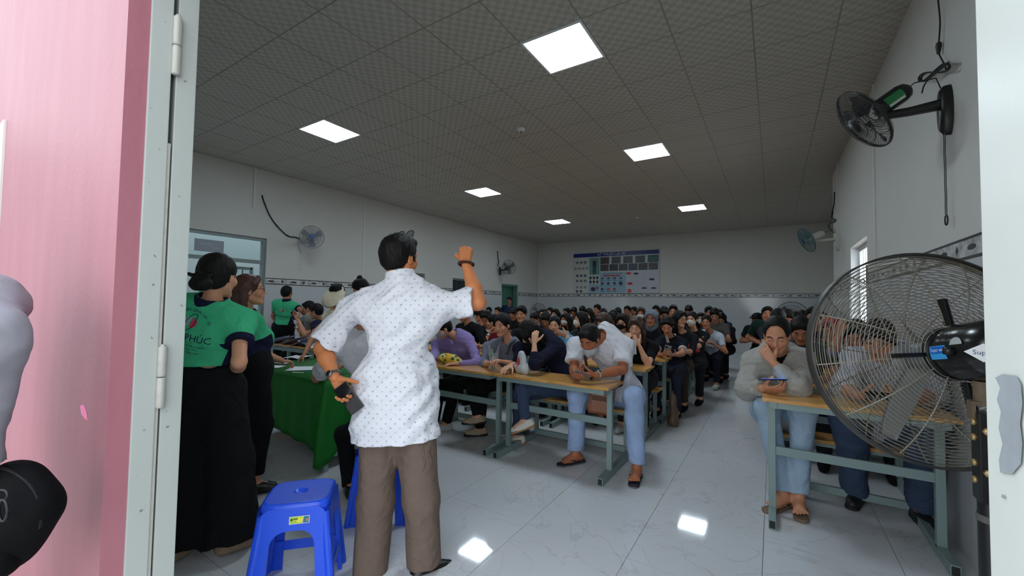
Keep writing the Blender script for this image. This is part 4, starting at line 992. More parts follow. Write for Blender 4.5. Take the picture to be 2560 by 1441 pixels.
# ---- head ---------------------------------------------------------------
def head_prims(sex):
    jw = .91 if sex == 'f' else 1.04
    P = [el((0, -.014, .034), (.0745, .093, .084), k=.02), el((0, .024, -.028), (.0575 * jw, .064, .084), k=.03),
         rc((-.05 * jw, -.006, -.055), (-.012, .066, -.098), .019, .016, .03), rc((.05 * jw, -.006, -.055), (.012, .066, -.098), .019, .016, .03), rc((-.012, .068, -.098), (.012, .068, -.098), .015, .015, .02),
         el((-.038, .054, -.026), (.027, .026, .026), k=.02), el((.038, .054, -.026), (.027, .026, .026), k=.02),
         rc((-.044, .071, .021), (-.012, .083, .020), .009, .009, .014), rc((.044, .071, .021), (.012, .083, .020), .009, .009, .014),
         el((-.031, .092, .003), (.019, .013, .010), k=.012, neg=True), el((.031, .092, .003), (.019, .013, .010), k=.012, neg=True),
         el((-.031, .0735, .001), (.0145, .0125, .0115), k=.006), el((.031, .0735, .001), (.0145, .0125, .0115), k=.006),
         rc((0, .083, .012), (0, .104, -.026), .0075, .0105, .014), el((-.0115, .094, -.030), (.0085, .010, .0075), k=.008), el((.0115, .094, -.030), (.0085, .010, .0075), k=.008),
         el((0, .074, -.054), (.030, .018, .022), k=.015),
         rc((-.017, .0865, -.0535), (.017, .0865, -.0535), .0058, .0058, .006), rc((-.013, .0865, -.064), (.013, .0865, -.064), .0068, .0068, .006), rc((-.022, .0945, -.0585), (.022, .0945, -.0585), .0028, .0028, .004, neg=True)]
    if sex == 'f':
        for p in P[8:10]: p['ra'] = p['rb'] = .0062
        P[14]['ra'], P[14]['rb'] = .0062, .0088
        for p in P[2:5]: p['ra'] *= .8; p['rb'] *= .8
    for s in (-1, 1): P += [el((s * .0755, -.006, -.006), (.009, .019, .031), k=.008), el((s * .084, -.004, -.004), (.006, .010, .019), k=.006, neg=True)]
    return P
def head_tint(q, sex, eyes):
    T = np.ones((len(q), 3)); x, y, z = np.abs(q[:, 0]), q[:, 1], q[:, 2]
    lips = (x < .024 - 3.0 * np.maximum(np.abs(z + .0585) - .006, 0)) & (np.abs(z + .0590) < .0125) & (y > .078)
    T[lips] = (.92, .62, .60) if sex == 'f' else (.86, .68, .64)
    mouth = (x < .022) & (np.abs(z + .0585) < .0022) & (y > .075); T[mouth] = (.42, .25, .24)
    brow = (x > .012) & (x < .049) & (np.abs(z - (.0235 + .004 * np.sin((x - .012) / .037 * 3.1))) < (.0036 if sex == 'f' else .0048)) & (y > .045); T[brow] = (.16, .13, .12)
    if eyes == 'open':
        e = (((x - .031) / .0135) ** 2 + ((z - .001) / .0062) ** 2 < 1) & (y > .06); T[e] = (1.25, 1.4, 1.5)
        ir = (((x - .031) / .0060) ** 2 + ((z - .001) / .0062) ** 2 < 1) & (y > .06); T[ir] = (.10, .08, .08)
        ln = (((x - .031) / .0150) ** 2 + ((z - .001) / .0078) ** 2 < 1) & ~e & (y > .06) & (z > .003); T[ln] = (.15, .12, .12)
    else:
        ln = (np.abs(x - .031) < .0145) & (np.abs(z + .0035 + ((x - .031) / .0145) ** 2 * -.003) < .0020) & (y > .055); T[ln] = (.20, .15, .14)
    nos = (np.abs(x - .0085) < .0035) & (np.abs(z + .0365) < .002) & (y > .085); T[nos] = (.45, .32, .3)
    chk = np.exp(-(((x - .04) / .022) ** 2 + ((z + .028) / .02) ** 2)) * (y > .03); T *= (1 - chk[:, None] * np.array([0, .07, .07]))
    return np.clip(T, 0, 2)
def cap_cut(X, Y, Z): return X
def hair_prims(style, sex):
    """returns prims, cuts in head frame"""
    P = [el((0, -.016, .040), (.0845, .104, .093), k=.02)]
    face = [el((0, .090, -.030), (.066, .062, .096), k=.02, neg=True), el((0, .030, -.115), (.115, .13, .060), k=.02, neg=True)]
    if style == 'short':
        P += [el((0, -.05, -.005), (.074, .062, .075), k=.03), rc((-.035, .066, .088), (.035, .066, .090), .020, .020, .03)]
        P += [rc((s * .078, .028, .01), (s * .078, .026, -.016), .007, .006, .01) for s in (-1, 1)]
        face = [el((0, .098, -.018), (.067, .058, .086), k=.014, neg=True), el((0, .035, -.095), (.12, .085, .072), k=.012, neg=True), el((0, -.06, -.130), (.12, .10, .058), k=.015, neg=True)]
    elif style == 'receding':
        P += [el((0, -.05, -.005), (.074, .062, .075), k=.03)]
        face = [el((0, .112, .022), (.080, .092, .110), k=.014, neg=True), el((0, .035, -.095), (.12, .085, .072), k=.012, neg=True), el((0, -.06, -.130), (.12, .10, .058), k=.015, neg=True)]
    elif style in ('bun', 'pony', 'tied'):
        P += [el((0, -.05, -.01), (.076, .062, .075), k=.03)]
        face = [el((0, .096, -.030), (.068, .064, .102), k=.014, neg=True), el((0, .035, -.100), (.12, .085, .080), k=.012, neg=True), el((0, -.06, -.135), (.12, .10, .055), k=.015, neg=True)]
        if style == 'bun': P += [el((0, -.128, -.052), (.058, .046, .042), k=.012), el((.0, -.118, -.008), (.05, .022, .02), k=.01)]
        if style == 'pony': P += [rc((0, -.115, .07), (0, -.15, .035), .026, .03, .02), rc((0, -.15, .035), (0, -.13, -.13), .034, .018, .02)]
        if style == 'topknot': pass
    elif style == 'topbun':
        pass
    elif style == 'swept':
        P += [el((0, -.055, -.02), (.080, .068, .09), k=.03), rc((0, -.085, .0), (0, -.075, -.135), .05, .035, .03)]
        for s in (-1, 1): P += [rc((s * .066, -.035, .02), (s * .072, -.045, -.10), .028, .026, .03), rc((s * .062, -.05, -.06), (s * .06, -.05, -.135), .034, .024, .03), rc((s * .02, .066, .096), (s * .070, .03, .05), .016, .014, .02)]
        face = [el((0, .102, -.030), (.074, .078, .104), k=.012, neg=True), el((0, .04, -.105), (.12, .075, .085), k=.012, neg=True)]
    elif style in ('long', 'bob', 'fall'):
        L = {'long': -.27, 'bob': -.135, 'fall': -.16}[style]
        P += [el((0, -.055, -.02), (.082, .066, .09), k=.03)]
        for s in (-1, 1):
            P += [rc((s * .072, -.01, .03), (s * .080, -.005, -.09), .024, .024, .03), rc((s * .080, -.005, -.09), (s * .083, .0, L), .024, .016, .03), rc((s * .055, -.07, .0), (s * .06, -.06, L), .042, .022, .03),
                  rc((s * .02, .070, .098), (s * .070, .045, .02), .017, .013, .02), rc((s * .070, .045, .02), (s * .078, .022, -.08), .014, .014, .02)]
        P += [rc((0, -.085, .0), (0, -.075, L), .045, .03, .03)]
        face = [el((0, .100, -.030), (.057, .068, .092), k=.012, neg=True)]
    return P, face
def curls(amp, f=120):
    def fn(X, Y, Z): return amp * (np.sin(f * X + 3 * np.sin(30 * Z)) * np.sin(f * .8 * Y + 2 * np.sin(25 * Z + 1)) + .6 * np.sin(f * 1.7 * X + 1) * np.sin(f * 1.3 * (Y + .3 * Z)))
    return fn
def hand_prims(W, d, n, right, curl=.5, thumb=.4, s=1.0, spread=.06, curls_=None):
    d = nrm(d); n = np.asarray(n, float); n = nrm(n - d * (n @ d)); sd = np.cross(d, n) if right else np.cross(n, d)
    P = []
    kn = [(.086, .027), (.090, .009), (.086, -.009), (.077, -.025)]; ln = [(.040, .025, .021), (.044, .028, .022), (.041, .026, .021), (.032, .020, .019)]
    for (a, b) in kn: P.append(rc(W + s * (.012 * d + b * .62 * sd), W + s * ((a - .004) * d + b * sd), .0145 * s, .0118 * s, .012 * s))
    for i, ((a, b), L) in enumerate(zip(kn, ln)):
        p = W + s * (a * d + b * sd); ang = 0; c = curls_[i] if curls_ else curl; dd = nrm(d + sd * spread * (1.5 - i)); axis = np.cross(dd, n)
        for j, l in enumerate(L):
            ang += c * (.8, 1.15, .8)[j]; q = p + s * l * (dd * math.cos(ang) + n * math.sin(ang)); P.append(rc(p, q, (.0092, .0084, .0076)[j] * s, (.0084, .0076, .0066)[j] * s, .004 * s)); p = q
    p = W + s * (.022 * d + .022 * sd + .006 * n); dirs = nrm(d * .62 + sd * .72 + n * .25); r_ = [(.045, .0145, .0115), (.032, .0108, .0094), (.026, .0092, .0075)]
    for j, (l, ra, rb) in enumerate(r_):
        q = p + s * l * dirs; P.append(rc(p, q, ra * s, rb * s, .010 * s if j == 0 else .004 * s)); p = q
        dirs = nrm(dirs + thumb * (.55 * n - .55 * sd + .15 * d))
    return P
def merge(parts):
    Vs, Fs, o = [], [], 0
    for V, F in parts: Vs.append(V); Fs.append(F + o); o += len(V)
    return np.concatenate(Vs), np.concatenate(Fs)
def to_obj(name, V, F, mats, parent, origin, tint=None, fmat=None):
    me = mesh_np(name, np.asarray(V) - origin, F, True)
    for m in (mats if isinstance(mats, list) else [mats]): me.materials.append(m)
    if fmat is not None: me.polygons.foreach_set('material_index', fmat.astype(np.int32))
    if tint is not None:
        a = me.attributes.new('Tint', 'FLOAT_COLOR', 'POINT'); a.data.foreach_set('color', np.concatenate([tint, np.ones((len(tint), 1))], 1).astype(np.float32).ravel())
    return newobj(name, me, parent)
class Person:
    """One figure. f = facing (x,y). Joints are world points; anything not given is derived from the pelvis."""
    def __init__(s, label, pelvis, f, H=1.66, sex='m', lean=0.1, side=0.0, head=None, look=(0, 0), headdir=None, sh_w=None, tw=0.0, group=None, bulk=1.0, neck=None, res=1.0, base=None, S=None, roll=0.0):
        s.sex = sex; s.k = H / 1.68; k = s.k; s.res = res; s.bulk = bulk
        s.P = np.asarray(pelvis, float); s.f = nrm((f[0], f[1], 0)); s.r = np.array([s.f[1], -s.f[0], 0.0]); U = np.array([0, 0, 1.0])
        s.su = nrm(U + s.f * math.tan(lean) + s.r * math.tan(side)) if neck is None else nrm(np.asarray(neck, float) - s.P)
        s.N = s.P + s.su * .53 * k if neck is None else np.asarray(neck, float)
        ftw = rot(U, tw) @ s.f; s.sf = nrm(ftw - s.su * (ftw @ s.su)); s.sr = np.cross(s.sf, s.su)
        w = sh_w or (.178 if sex == 'm' else .158) * k
        s.S = {'R': s.N - s.su * .085 * k + s.sr * w, 'L': s.N - s.su * .085 * k - s.sr * w}
        if S: s.S.update({a: np.asarray(b, float) for a, b in S.items()})
        yaw, pitch = look
        hf = headdir if headdir is not None else rot(U, yaw) @ s.f
        hf = nrm(hf); hr = nrm(np.cross(hf, U)); hf = rot(hr, -pitch) @ hf; hu = np.cross(hr, hf)
        if roll: R_ = rot(hf, roll); hr, hu = R_ @ hr, R_ @ hu
        s.hM = np.stack([hr, hf, hu], 1)
        s.hs = (1.0 if sex == 'm' else .955) * k ** .5
        s.hc = np.asarray(head, float) if head is not None else s.N + .5 * (s.su + U) / np.linalg.norm(.5 * (s.su + U)) * .148 * k + s.f * .028 * k - hu * 0 + hf * .012
        b = base if base is not None else (s.P[0], s.P[1], 0.0)
        s.o = np.array(b, float); s.root = thing('person', label, 'person', tuple(s.o), 0, group); s.root.empty_display_size = .1
        s.skinp = []; s.hands = []; s.hip = {'R': s.P + s.r * .088 * k - U * .0, 'L': s.P - s.r * .088 * k}; s.arm = {}; s.leg = {}
    def arms(s, R=None, L=None):
        k = s.k
        for sd, a in (('R', R), ('L', L)):
            if a is None: continue
            W = np.asarray(a['w'], float); Sh = s.S[sd]
            E = np.asarray(a['e'], float) if 'e' in a else ik(Sh, W, .285 * k, .25 * k, a.get('hint', -s.f * .4 - np.array([0, 0, 1]) + (s.r if sd == 'R' else -s.r) * .8))
            s.arm[sd] = (Sh, E, W); hd = nrm(a.get('d', W - E)); n_ = a.get('n', -s.su)
            if a.get('hand', True): s.hands += [hand_prims(W, hd, n_, sd == 'R', a.get('curl', .45), a.get('thumb', .4), (1.0 if s.sex == 'm' else .92) * k, curls_=a.get('curls'))]
        return s
    def legs(s, R=None, L=None):
        for sd, a in (('R', R), ('L', L)):
            if a is None: continue
            A = np.asarray(a['a'], float); Hp = s.hip[sd]
            K = np.asarray(a['k'], float) if 'k' in a else ik(Hp, A, .41 * s.k, .40 * s.k, a.get('hint', s.f + np.array([0, 0, .3])))
            s.leg[sd] = (Hp, K, A, nrm(a.get('d', s.f)))
        return s
    def torso(s, g, kk=.05):
        """torso prims grown by g"""
        k = s.k; b = s.bulk; B = np.stack([s.sr, s.sf, s.su], 1); N, P = s.N, s.P; T = np.linalg.norm(N - P)
        fem = s.sex == 'f'
        out = [el(N - s.su * .19 * k + s.sf * .0 * k, ((.145 if fem else .163) * k * b ** .5 + g, .104 * k * b ** .6 + g, .19 * k + g), B, kk),
               el(P + s.su * .15 * k + s.sf * .012 * k * b, ((.118 if fem else .140) * k * b + g, .098 * k * b + g, .17 * k + g), B, kk),
               el(P + s.su * .03 * k, (.155 * k * b ** .6 + g, .112 * k * b ** .7 + g, .12 * k + g), B, kk)]
        for sd in 'RL': out += [rc(s.S[sd], N - s.su * .03 * k, .052 * k + g, .05 * k + g, kk), rc(s.S[sd] * .6 + N * .4 - s.su * .05 * k, N - s.su * .2 * k, .07 * k + g, .08 * k + g, kk)]
        if fem: out += [el(N - s.su * .215 * k + s.sf * .088 * k + s.sr * .062 * k * q, (.056 * k + g, .05 * k + g, .058 * k + g), B, .04) for q in (-1, 1)]
        return out
    def build_skin(s, col=(198, 142, 110), eyes='down', feet=False, legs=True):
        k = s.k; h = .0095 * s.res
        P = s.torso(-.016)
        P += [rc(s.N - s.su * .05 * k, s.hc + s.hM @ np.array([0, -.022, -.045]), (.056 if s.sex == 'm' else .047) * k, (.052 if s.sex == 'm' else .043) * k, .03)]
        for sd, (A, E, W) in s.arm.items():
            t = 1.0 if s.sex == 'm' else .84
            P += [rc(A, E, .049 * k * t, .039 * k * t, .03), rc(E, E + (W - E) * .35, .040 * k * t, .041 * k * t, .02), rc(E + (W - E) * .35, W, .041 * k * t, .0255 * k * t, .02)]
        for sd, (A, E, W, d) in s.leg.items():
            if not legs: continue
            P += [rc(A, E, .055 * k, .038 * k, .04), rc(E, E + (W - E) * .35 , .038 * k, .04 * k, .03), rc(E + (W - E) * .35, W, .04 * k, .033 * k, .03)]
            ft = W + np.array([0, 0, -.035 * k]); P += [rc(W, ft + d * .06 * k, .034 * k, .03 * k, .03), rc(ft - d * .045 * k, ft + d * .095 * k, .03 * k, .022 * k, .03)] + [rc(ft + d * .02 * k, ft + d * .095 * k + np.cross(d, (0, 0, 1.0)) * q_ * .02 - np.array([0, 0, .008]), .024 * k, .017 * k, .02) for q_ in (-1, 1)]
            if feet:
                sdv = np.cross(d, (0, 0, 1.0))
                for i in range(5): q = (i - 2) * .017 * (1 if sd == 'R' else -1); P.append(rc(ft + d * .10 * k + sdv * q * .8, ft + d * (.155 - .012 * abs(i - (1.0))) * k + sdv * q * 1.15 - np.array([0, 0, .008]), .0105 * k if i else .013 * k, .0080 * k if i else .0105 * k, .005))
        cut = []
        V, F = sdf_mesh(P, h); V = smooth_mesh(V, F, 1)
        parts = [(V, F)]; tints = [np.ones((len(V), 3))]
        hh = .0034 * s.res if s.res < 1.6 else .0058
        Vh, Fh = sdf_mesh(head_prims(s.sex), hh); Vh = smooth_mesh(Vh, Fh, 1)
        tints.append(head_tint(Vh, s.sex, eyes)); parts.append((s.hc + (Vh * s.hs) @ s.hM.T, Fh))
        for hp in s.hands:
            v, f = sdf_mesh(hp, .0042 * min(s.res, 1.5)); parts.append((v, f)); tints.append(np.ones((len(v), 3)))
        V, F = merge(parts); return to_obj('body', V, F, skin(col), s.root, s.o, np.concatenate(tints))
    def hair(s, style='short', m=None, extra=None, amp=.0016, tilt=0):
        P, face = hair_prims(style, s.sex)
        if extra: P += extra
        V, F = sdf_mesh(P + face, .0052 * max(1, s.res * .8), noise=curls(amp)); V = smooth_mesh(V, F, 1)
        return to_obj('hair', s.hc + (V * s.hs) @ s.hM.T, F, m or HAIR, s.root, s.o)
    def shirt(s, m, sleeve=.62, g=.012, loose=.0, hem=-.02, fold=.004, seed=1, collar=None, cuff=None, fmat=None, cuts=(), res=None, hemn=None, extra=None, vneck=.0, name='shirt', sl_r=.057, skirt=0.0, collar_h=.045, fold2=0.0, mask=False):
        k = s.k; h = (.0085 if res is None else res) * s.res
        P = s.torso(g + loose * .5)
        if skirt: B = np.stack([s.r, s.f, np.array([0, 0, 1.0])], 1); P += [rc(s.P + s.su * .1, s.P - np.array([0, 0, skirt]), .14 * k * s.bulk, .145 * k * s.bulk, .08)] + [rc(s.P + s.r * q + s.su * .05, s.P + s.r * q * 1.12 - np.array([0, 0, skirt]), .125 * k, .13 * k, .08) for q in (-.085, .085)]
        ss = {}
        for sd, (A, E, W) in s.arm.items():
            t = sl_r * k * (1.0 if s.sex == 'm' else .86)
            if sleeve <= 0: continue
            if sleeve < 1:
                e = A + (E - A) * sleeve; d_ = nrm(E - A); P += [rc(A, A + (E - A) * (sleeve + .1), t + g * .3, t * .96 + loose + g * .2, .045, clip=[(e, d_)])]; ss[sd] = (e, d_)
            else:
                P += [rc(A, E, t + g * .3, t * .82 + loose, .04)]; q = min(sleeve - 1, 1.0); e = E + (W - E) * q; d_ = nrm(W - E); P += [rc(E, E + (W - E) * (q + .06), t * .84 + loose, t * .62 + loose * .6, .04, clip=[(e, d_)])]; ss[sd] = (e, d_)
        if extra: P += extra
        nk = s.hc + s.hM @ np.array([0, -.022, -.045]); nd = nrm(nk - (s.N - s.su * .05 * k))
        P += [rc(s.N - s.su * .035 * k + s.sf * .012 * k, s.N + nd * .16, .060 * k, .075 * k, .012, neg=True)]
        if vneck: P += [rc(s.N + s.sf * .06 * k, s.N - s.su * vneck + s.sf * .12 * k, .045 * k, .008, .01, neg=True)]
        hp = s.P + s.su * hem if hemn is None else s.P + np.array([0, 0, hem]); hn = -s.su if hemn is None else nrm(hemn)
        V, F = sdf_mesh(P, h, noise=(lambda X, Y, Z, a=folds(fold, seed), b=folds(fold2 or fold * .45, seed + 50, 60, 1.8): a(X, Y, Z) + b(X, Y, Z)) if fold else None, cuts=[(hp, hn)] + list(cuts)); V = smooth_mesh(V, F, 1)
        s.sleeve_end = ss; fm = None
        cen = V[F].mean(1)
        mats = [m]
        if fmat: fm = fmat(cen, s); mats = [m] + fmat.mats
        o = to_obj(name, V, F, mats, s.root, s.o, fmat=fm); s.shV, s.shF = V, F
        if mask:   # signed distance to a second cloth colour (side panels, sleeve bands): the material switches colour at zero
            rel = V - s.P; x = np.abs(rel @ s.sr); y = rel @ s.sf; h_ = rel @ s.su
            w = np.minimum(np.minimum(x - (.112 + .35 * np.maximum(h_ - .02, 0) ** 2 * 1.6) * k, .085 - np.abs(y + .005)), .34 * k - h_); arm_ = np.full(len(V), -1.0)
            for sd, (e, d_) in ss.items():
                A, E, W = s.arm[sd]; Q_ = V - e; a_ = Q_ @ d_; rd_ = np.linalg.norm(Q_ - a_[:, None] * d_, axis=1)
                arm_ = np.maximum(arm_, np.minimum(a_ + .026, .098 - rd_)); sg_ = E - A; tt_ = np.clip(((V - A) @ sg_) / (sg_ @ sg_), 0, 1); w = np.minimum(w, np.linalg.norm(V - A - tt_[:, None] * sg_, axis=1) - .084)
            at_ = o.data.attributes.new('Band', 'FLOAT', 'POINT'); at_.data.foreach_set('value', np.maximum(w, arm_).astype(np.float32))
        if cuff:
            for sd, (e, d_) in ss.items():
                A, E, W = s.arm[sd]; rr_ = (sl_r * k * (1.0 if s.sex == 'm' else .86)) * (.99 if sleeve < 1 else .66) + loose + .006
                v, f = sdf_mesh([rc(e - d_ * .022, e, rr_, rr_, 0, clip=[(e + d_ * .002, d_), (e - d_ * .024, -d_)])], .0075); to_obj('cuff', v, f, cuff, o, s.o)
        if collar: s.collar(collar, o, collar_h)
        return o
    def collar(s, m, parent, hgt=.045, r=.066):
        k = s.k; nk = s.hc + s.hM @ np.array([0, -.022, -.045]); nd = nrm(nk - (s.N - s.su * .05 * k)); a = s.N - nd * .028 * k; b = s.N + nd * hgt * .55 * k
        P = [rc(a, b, (r + .020) * k, (r + .008) * k, 0), rc(a - nd * .05, b + nd * .08, (r - .003) * k, (r - .006) * k, 0, neg=True)]
        P += [rc(s.N + s.sf * .02 * k + nd * .05, s.N + s.sf * .12 * k + nd * .03, .016, .03, .0, neg=True)]
        v, f = sdf_mesh(P, .0058 * s.res, cuts=[(b, nd), (a, -nd)]); v = smooth_mesh(v, f, 1)
        return to_obj('collar', v, f, m, parent, s.o)
    def trousers(s, m, hem=.93, r=(.092, .066, .055), fold=.004, seed=5, waist=.09, fmat=None, name='trousers', g=.008):
        k = s.k; B = np.stack([s.r, s.f, np.array([0, 0, 1.0])], 1); P = [el(s.P + s.su * .0, (.165 * k * s.bulk ** .6 + g, .118 * k * s.bulk ** .7 + g, .13 * k), B, .05, clip=[(s.P + s.su * waist * k, s.su)]), el(s.P + s.su * waist * .55, (.150 * k * s.bulk ** .6 + g, .112 * k * s.bulk ** .7 + g, .15 * k), B, .05, clip=[(s.P + s.su * waist * k, s.su)])]
        for sd, (A, K, W, d) in s.leg.items():
            e = K + (W - K) * hem; dn = nrm(W - K)
            P += [rc(A, K, r[0] * k, r[1] * k, .06), rc(K, K + (W - K) * (hem + .04), r[1] * k * .98, r[2] * k, .04, clip=[(e, dn)])]
        V, F = sdf_mesh(P, .0095 * s.res, noise=folds(fold, seed, 30, .8)); V = smooth_mesh(V, F, 1)
        fm = None; mats = [m]
        if fmat: fm = fmat(V[F].mean(1), s); mats += fmat.mats
        return to_obj(name, V, F, mats, s.root, s.o, fmat=fm)
    def shoes(s, m, sole=None, kind='shoe', which='RL', strap=None):
        k = s.k
        for sd in which:
            if sd not in s.leg: continue
            A, K, W, d = s.leg[sd]; W_ = W; up = np.array([0, 0, 1.0]); ankdir = nrm(K - W)
            tilt = getattr(s, 'tilt', {}).get(sd)
            if tilt is not None: d, up = nrm(tilt[0]), nrm(tilt[1])
            sv = np.cross(d, up); bt = W_ - up * .068 * k
            if kind == 'sandal':
                P = [rc(bt - d * .06 * k, bt + d * .15 * k, .036 * k, .043 * k, 0, clip=[(bt + up * .008, up), (bt - up * .012, -up)])]
                v, f = sdf_mesh(P, .005); so = to_obj('sandal', v, f, m, s.root, s.o)
                c = bt + d * .125 * k
                for q in (-1, 1): MB().tube([c + up * .012 - s.o, c - d * .03 + sv * .018 * q + up * .036 - s.o, bt + d * .05 + sv * .042 * q + up * .030 - s.o, bt + d * .012 + sv * .044 * q + up * .008 - s.o], [.006, .010, .011, .008], 8, flat=.4).build('strap', strap or m, so)
                if sole: v, f = sdf_mesh([rc(bt - d * .06 * k, bt + d * .15 * k, .037 * k, .044 * k, 0, clip=[(bt - up * .002, up), (bt - up * .010, -up)])], .005); to_obj('sole_band', v, f, sole, so, s.o)
                continue
            P = [rc(bt - d * .045 * k + up * .022, bt + d * .13 * k + up * .014, .040 * k, .036 * k, .02), rc(bt + d * .02 * k + up * .03, bt + d * .08 * k + up * .026, .042 * k, .036 * k, .03), rc(bt - d * .03 * k + up * .05, bt - d * .02 + up * .075, .038 * k, .036 * k, .03)]
            P += [rc(W_ - d * .01 + ankdir * .02, W_ - d * .01 + ankdir * .12, .034 * k, .036 * k, .01, neg=True)] if kind == 'low' else []
            v, f = sdf_mesh(P, .0062, cuts=[(bt - up * .010, -up), (bt + up * .075 * k, up)]); v = smooth_mesh(v, f, 1); so = to_obj('shoe', v, f, m, s.root, s.o)
            if sole: v, f = sdf_mesh([rc(bt - d * .047 * k + up * .0, bt + d * .135 * k + up * .0, .042 * k, .041 * k, 0, clip=[(bt + up * .010, up), (bt - up * .013, -up)])], .0055); to_obj('sole', v, f, sole, so, s.o)
        return s
    def hp(s, x, y, z): return s.hc + s.hM @ (np.array([x, y, z]) * s.hs)
    def mask(s, m, low=0.0, name='face_mask'):
        P = [el((0, .036, -.042 - low), (.067, .072, .052), k=.01), rc((0, .100, -.022 - low), (0, .098, -.07 - low), .014, .014, .03)]
        v, f = sdf_mesh(P + [el((0, .025, -.04 - low), (.058, .064, .07), k=.0, neg=True)] if False else P, .0045, cuts=[((0, .02, 0), (0, -1, 0)), ((0, .06, -.008 - low), (0, -.25, 1)), ((0, .06, -.10 - low), (0, -.1, -1))])
        o = to_obj(name, s.hc + (v * s.hs) @ s.hM.T, f, m, s.root, s.o)
        for q in (-1, 1): MB().tube([s.hp(q * .064, .03, -.03 - low * .7) - s.o, s.hp(q * .078, .01, -.012) - s.o, s.hp(q * .080, -.015, .012) - s.o], .0016, 5).build('ear_loop', m, o)
        return o
    def glasses(s, m, r=.021):
        mb = MB()
        for q in (-1, 1):
            mb.tube([s.hp(q * .034 + r * math.cos(a) * 1.15, .097 - .1 * abs(.0), .001 + r * .85 * math.sin(a)) - s.o for a in np.linspace(0, 2 * math.pi, 20, endpoint=False)], .0018, 5, closed=True)
            mb.tube([s.hp(q * .058, .094, .006) - s.o, s.hp(q * .080, .02, .008) - s.o, s.hp(q * .082, -.02, -.004) - s.o], .0018, 5)
        mb.tube([s.hp(-.011, .098, .004) - s.o, s.hp(.011, .098, .004) - s.o], .0016, 5); return mb.build('glasses', m, s.root)
def band_mat(test, *ms):
    def fn(c, s): return test(c, s)
    fn.mats = list(ms); return fn
# ================================================================== people
def pz(x, y, z): d = ray(x, y); q = d * ((z - CAMH) / d[2]); return np.array([q[0], q[1], z])
def onp(x, y, P0, n, off=0.0):
    n = np.array([n[0], n[1], 0.0]); d = ray(x, y); t = ((np.array([P0[0], P0[1], 0]) + n * off) @ n) / (d @ n); q = d * t; return np.array([q[0], q[1], q[2] + CAMH])
UPZ = np.array([0, 0, 1.0])
def pv(px, py, F_): return CR * ((px - 1280) / FPX * F_) - CU * ((py - 720.5) / FPX * F_) + CF * F_ + np.array([0, 0, CAMH])
def phone(label, c, up, n, m=None, lit=None, sz=(.074, .152, .008), case=None):
    up = nrm(up); n = np.asarray(n, float); n = nrm(n - up * (n @ up)); sx = np.cross(up, n); R = np.stack([sx, up, n], 1); c = np.asarray(c, float)
    t = thing('mobile_phone', label, 'phone', tuple(c))
    MB().box((0, 0, 0), sz, R, bev=.003).build('phone_body', m or DARK, t)
    MB().box(n * (sz[2] / 2 + .0003), (sz[0] - .006, sz[1] - .008, .0008), R).build('screen', lit or mat('dark_screen', (14, 15, 18), .08), t)
    MB().box(-n * (sz[2] / 2 + .0012) + up * .052 + sx * .018, (.024, .03, .0022), R, bev=.001).build('camera_bump', BLACK, t)
    return t
def wristwatch(s, sd, band, face, t=.03, wide=.011, thick=True):
    A, E, W = s.arm[sd]; d = nrm(W - E); c = W - d * t; u = nrm(np.cross(d, UPZ)); v = np.cross(u, d); mb = MB(); R = .031 * s.k
    n = 22
    for k in range(n):
        a = 2 * math.pi * k / n; mb.box(c + (u * math.cos(a) + v * math.sin(a)) * R - s.o, (.0035, .0082, wide * 1.5), np.stack([u * math.cos(a) + v * math.sin(a), -u * math.sin(a) + v * math.cos(a), d], 1), bev=.001)
    o = mb.build('wristwatch', band, s.root)
    dn = s.watchdir if hasattr(s, 'watchdir') else -CF
    nn = nrm(dn - d * (dn @ d)); MB().lathe(c + nn * (R) - s.o, nn, [(0, .008), (.013, .008), (.017, .006), (.017, 0), (0, 0)], 20).build('watch_case', band, o)
    MB().lathe(c + nn * (R + .0083) - s.o, nn, [(0, .0004), (.0125, .0004), (.0125, 0)], 18).build('watch_face', face, o)
    return o
# ---------------------------------------------------------------- the speaking man
MF = nrm((-.5, .87, 0)); M0 = np.array([-1.62, 1.53])
q = lambda x, y, off=0.0: onp(x, y, M0, MF, off)
man = Person('stocky man with back turned in white dotted shirt raising his right fist', (-1.665, 1.505, .90), (MF[0], MF[1]), H=1.70, headdir=(-.08, 1.0, .0), neck=q(1003, 706, .0), head=q(1000, 646, .03), bulk=1.08, res=.85,
             S={'R': q(1095, 762), 'L': q(880, 772)}, base=(-1.66, 1.51, 0))
man.arms(R=dict(e=q(1196, 757, .02), w=q(1164, 656, .10), d=UPZ * .9 + MF * .35 - man.r * .05, n=MF - UPZ * .3, curl=1.3, thumb=1.1),
         L=dict(e=q(806, 872, -.03), w=q(838, 946, -.13), d=man.r * .62 - UPZ * .78, n=-MF, curls=(.75, .8, .85, .9), thumb=.1))
man.legs(R=dict(a=q(1064, 1412, .02), k=q(1052, 1250), d=(.45, .9, 0)), L=dict(a=q(922, 1443, -.02), k=q(938, 1255), d=(-.75, .65, 0)))
man.build_skin((204, 128, 82), eyes='open'); man.hair('short', amp=.002)
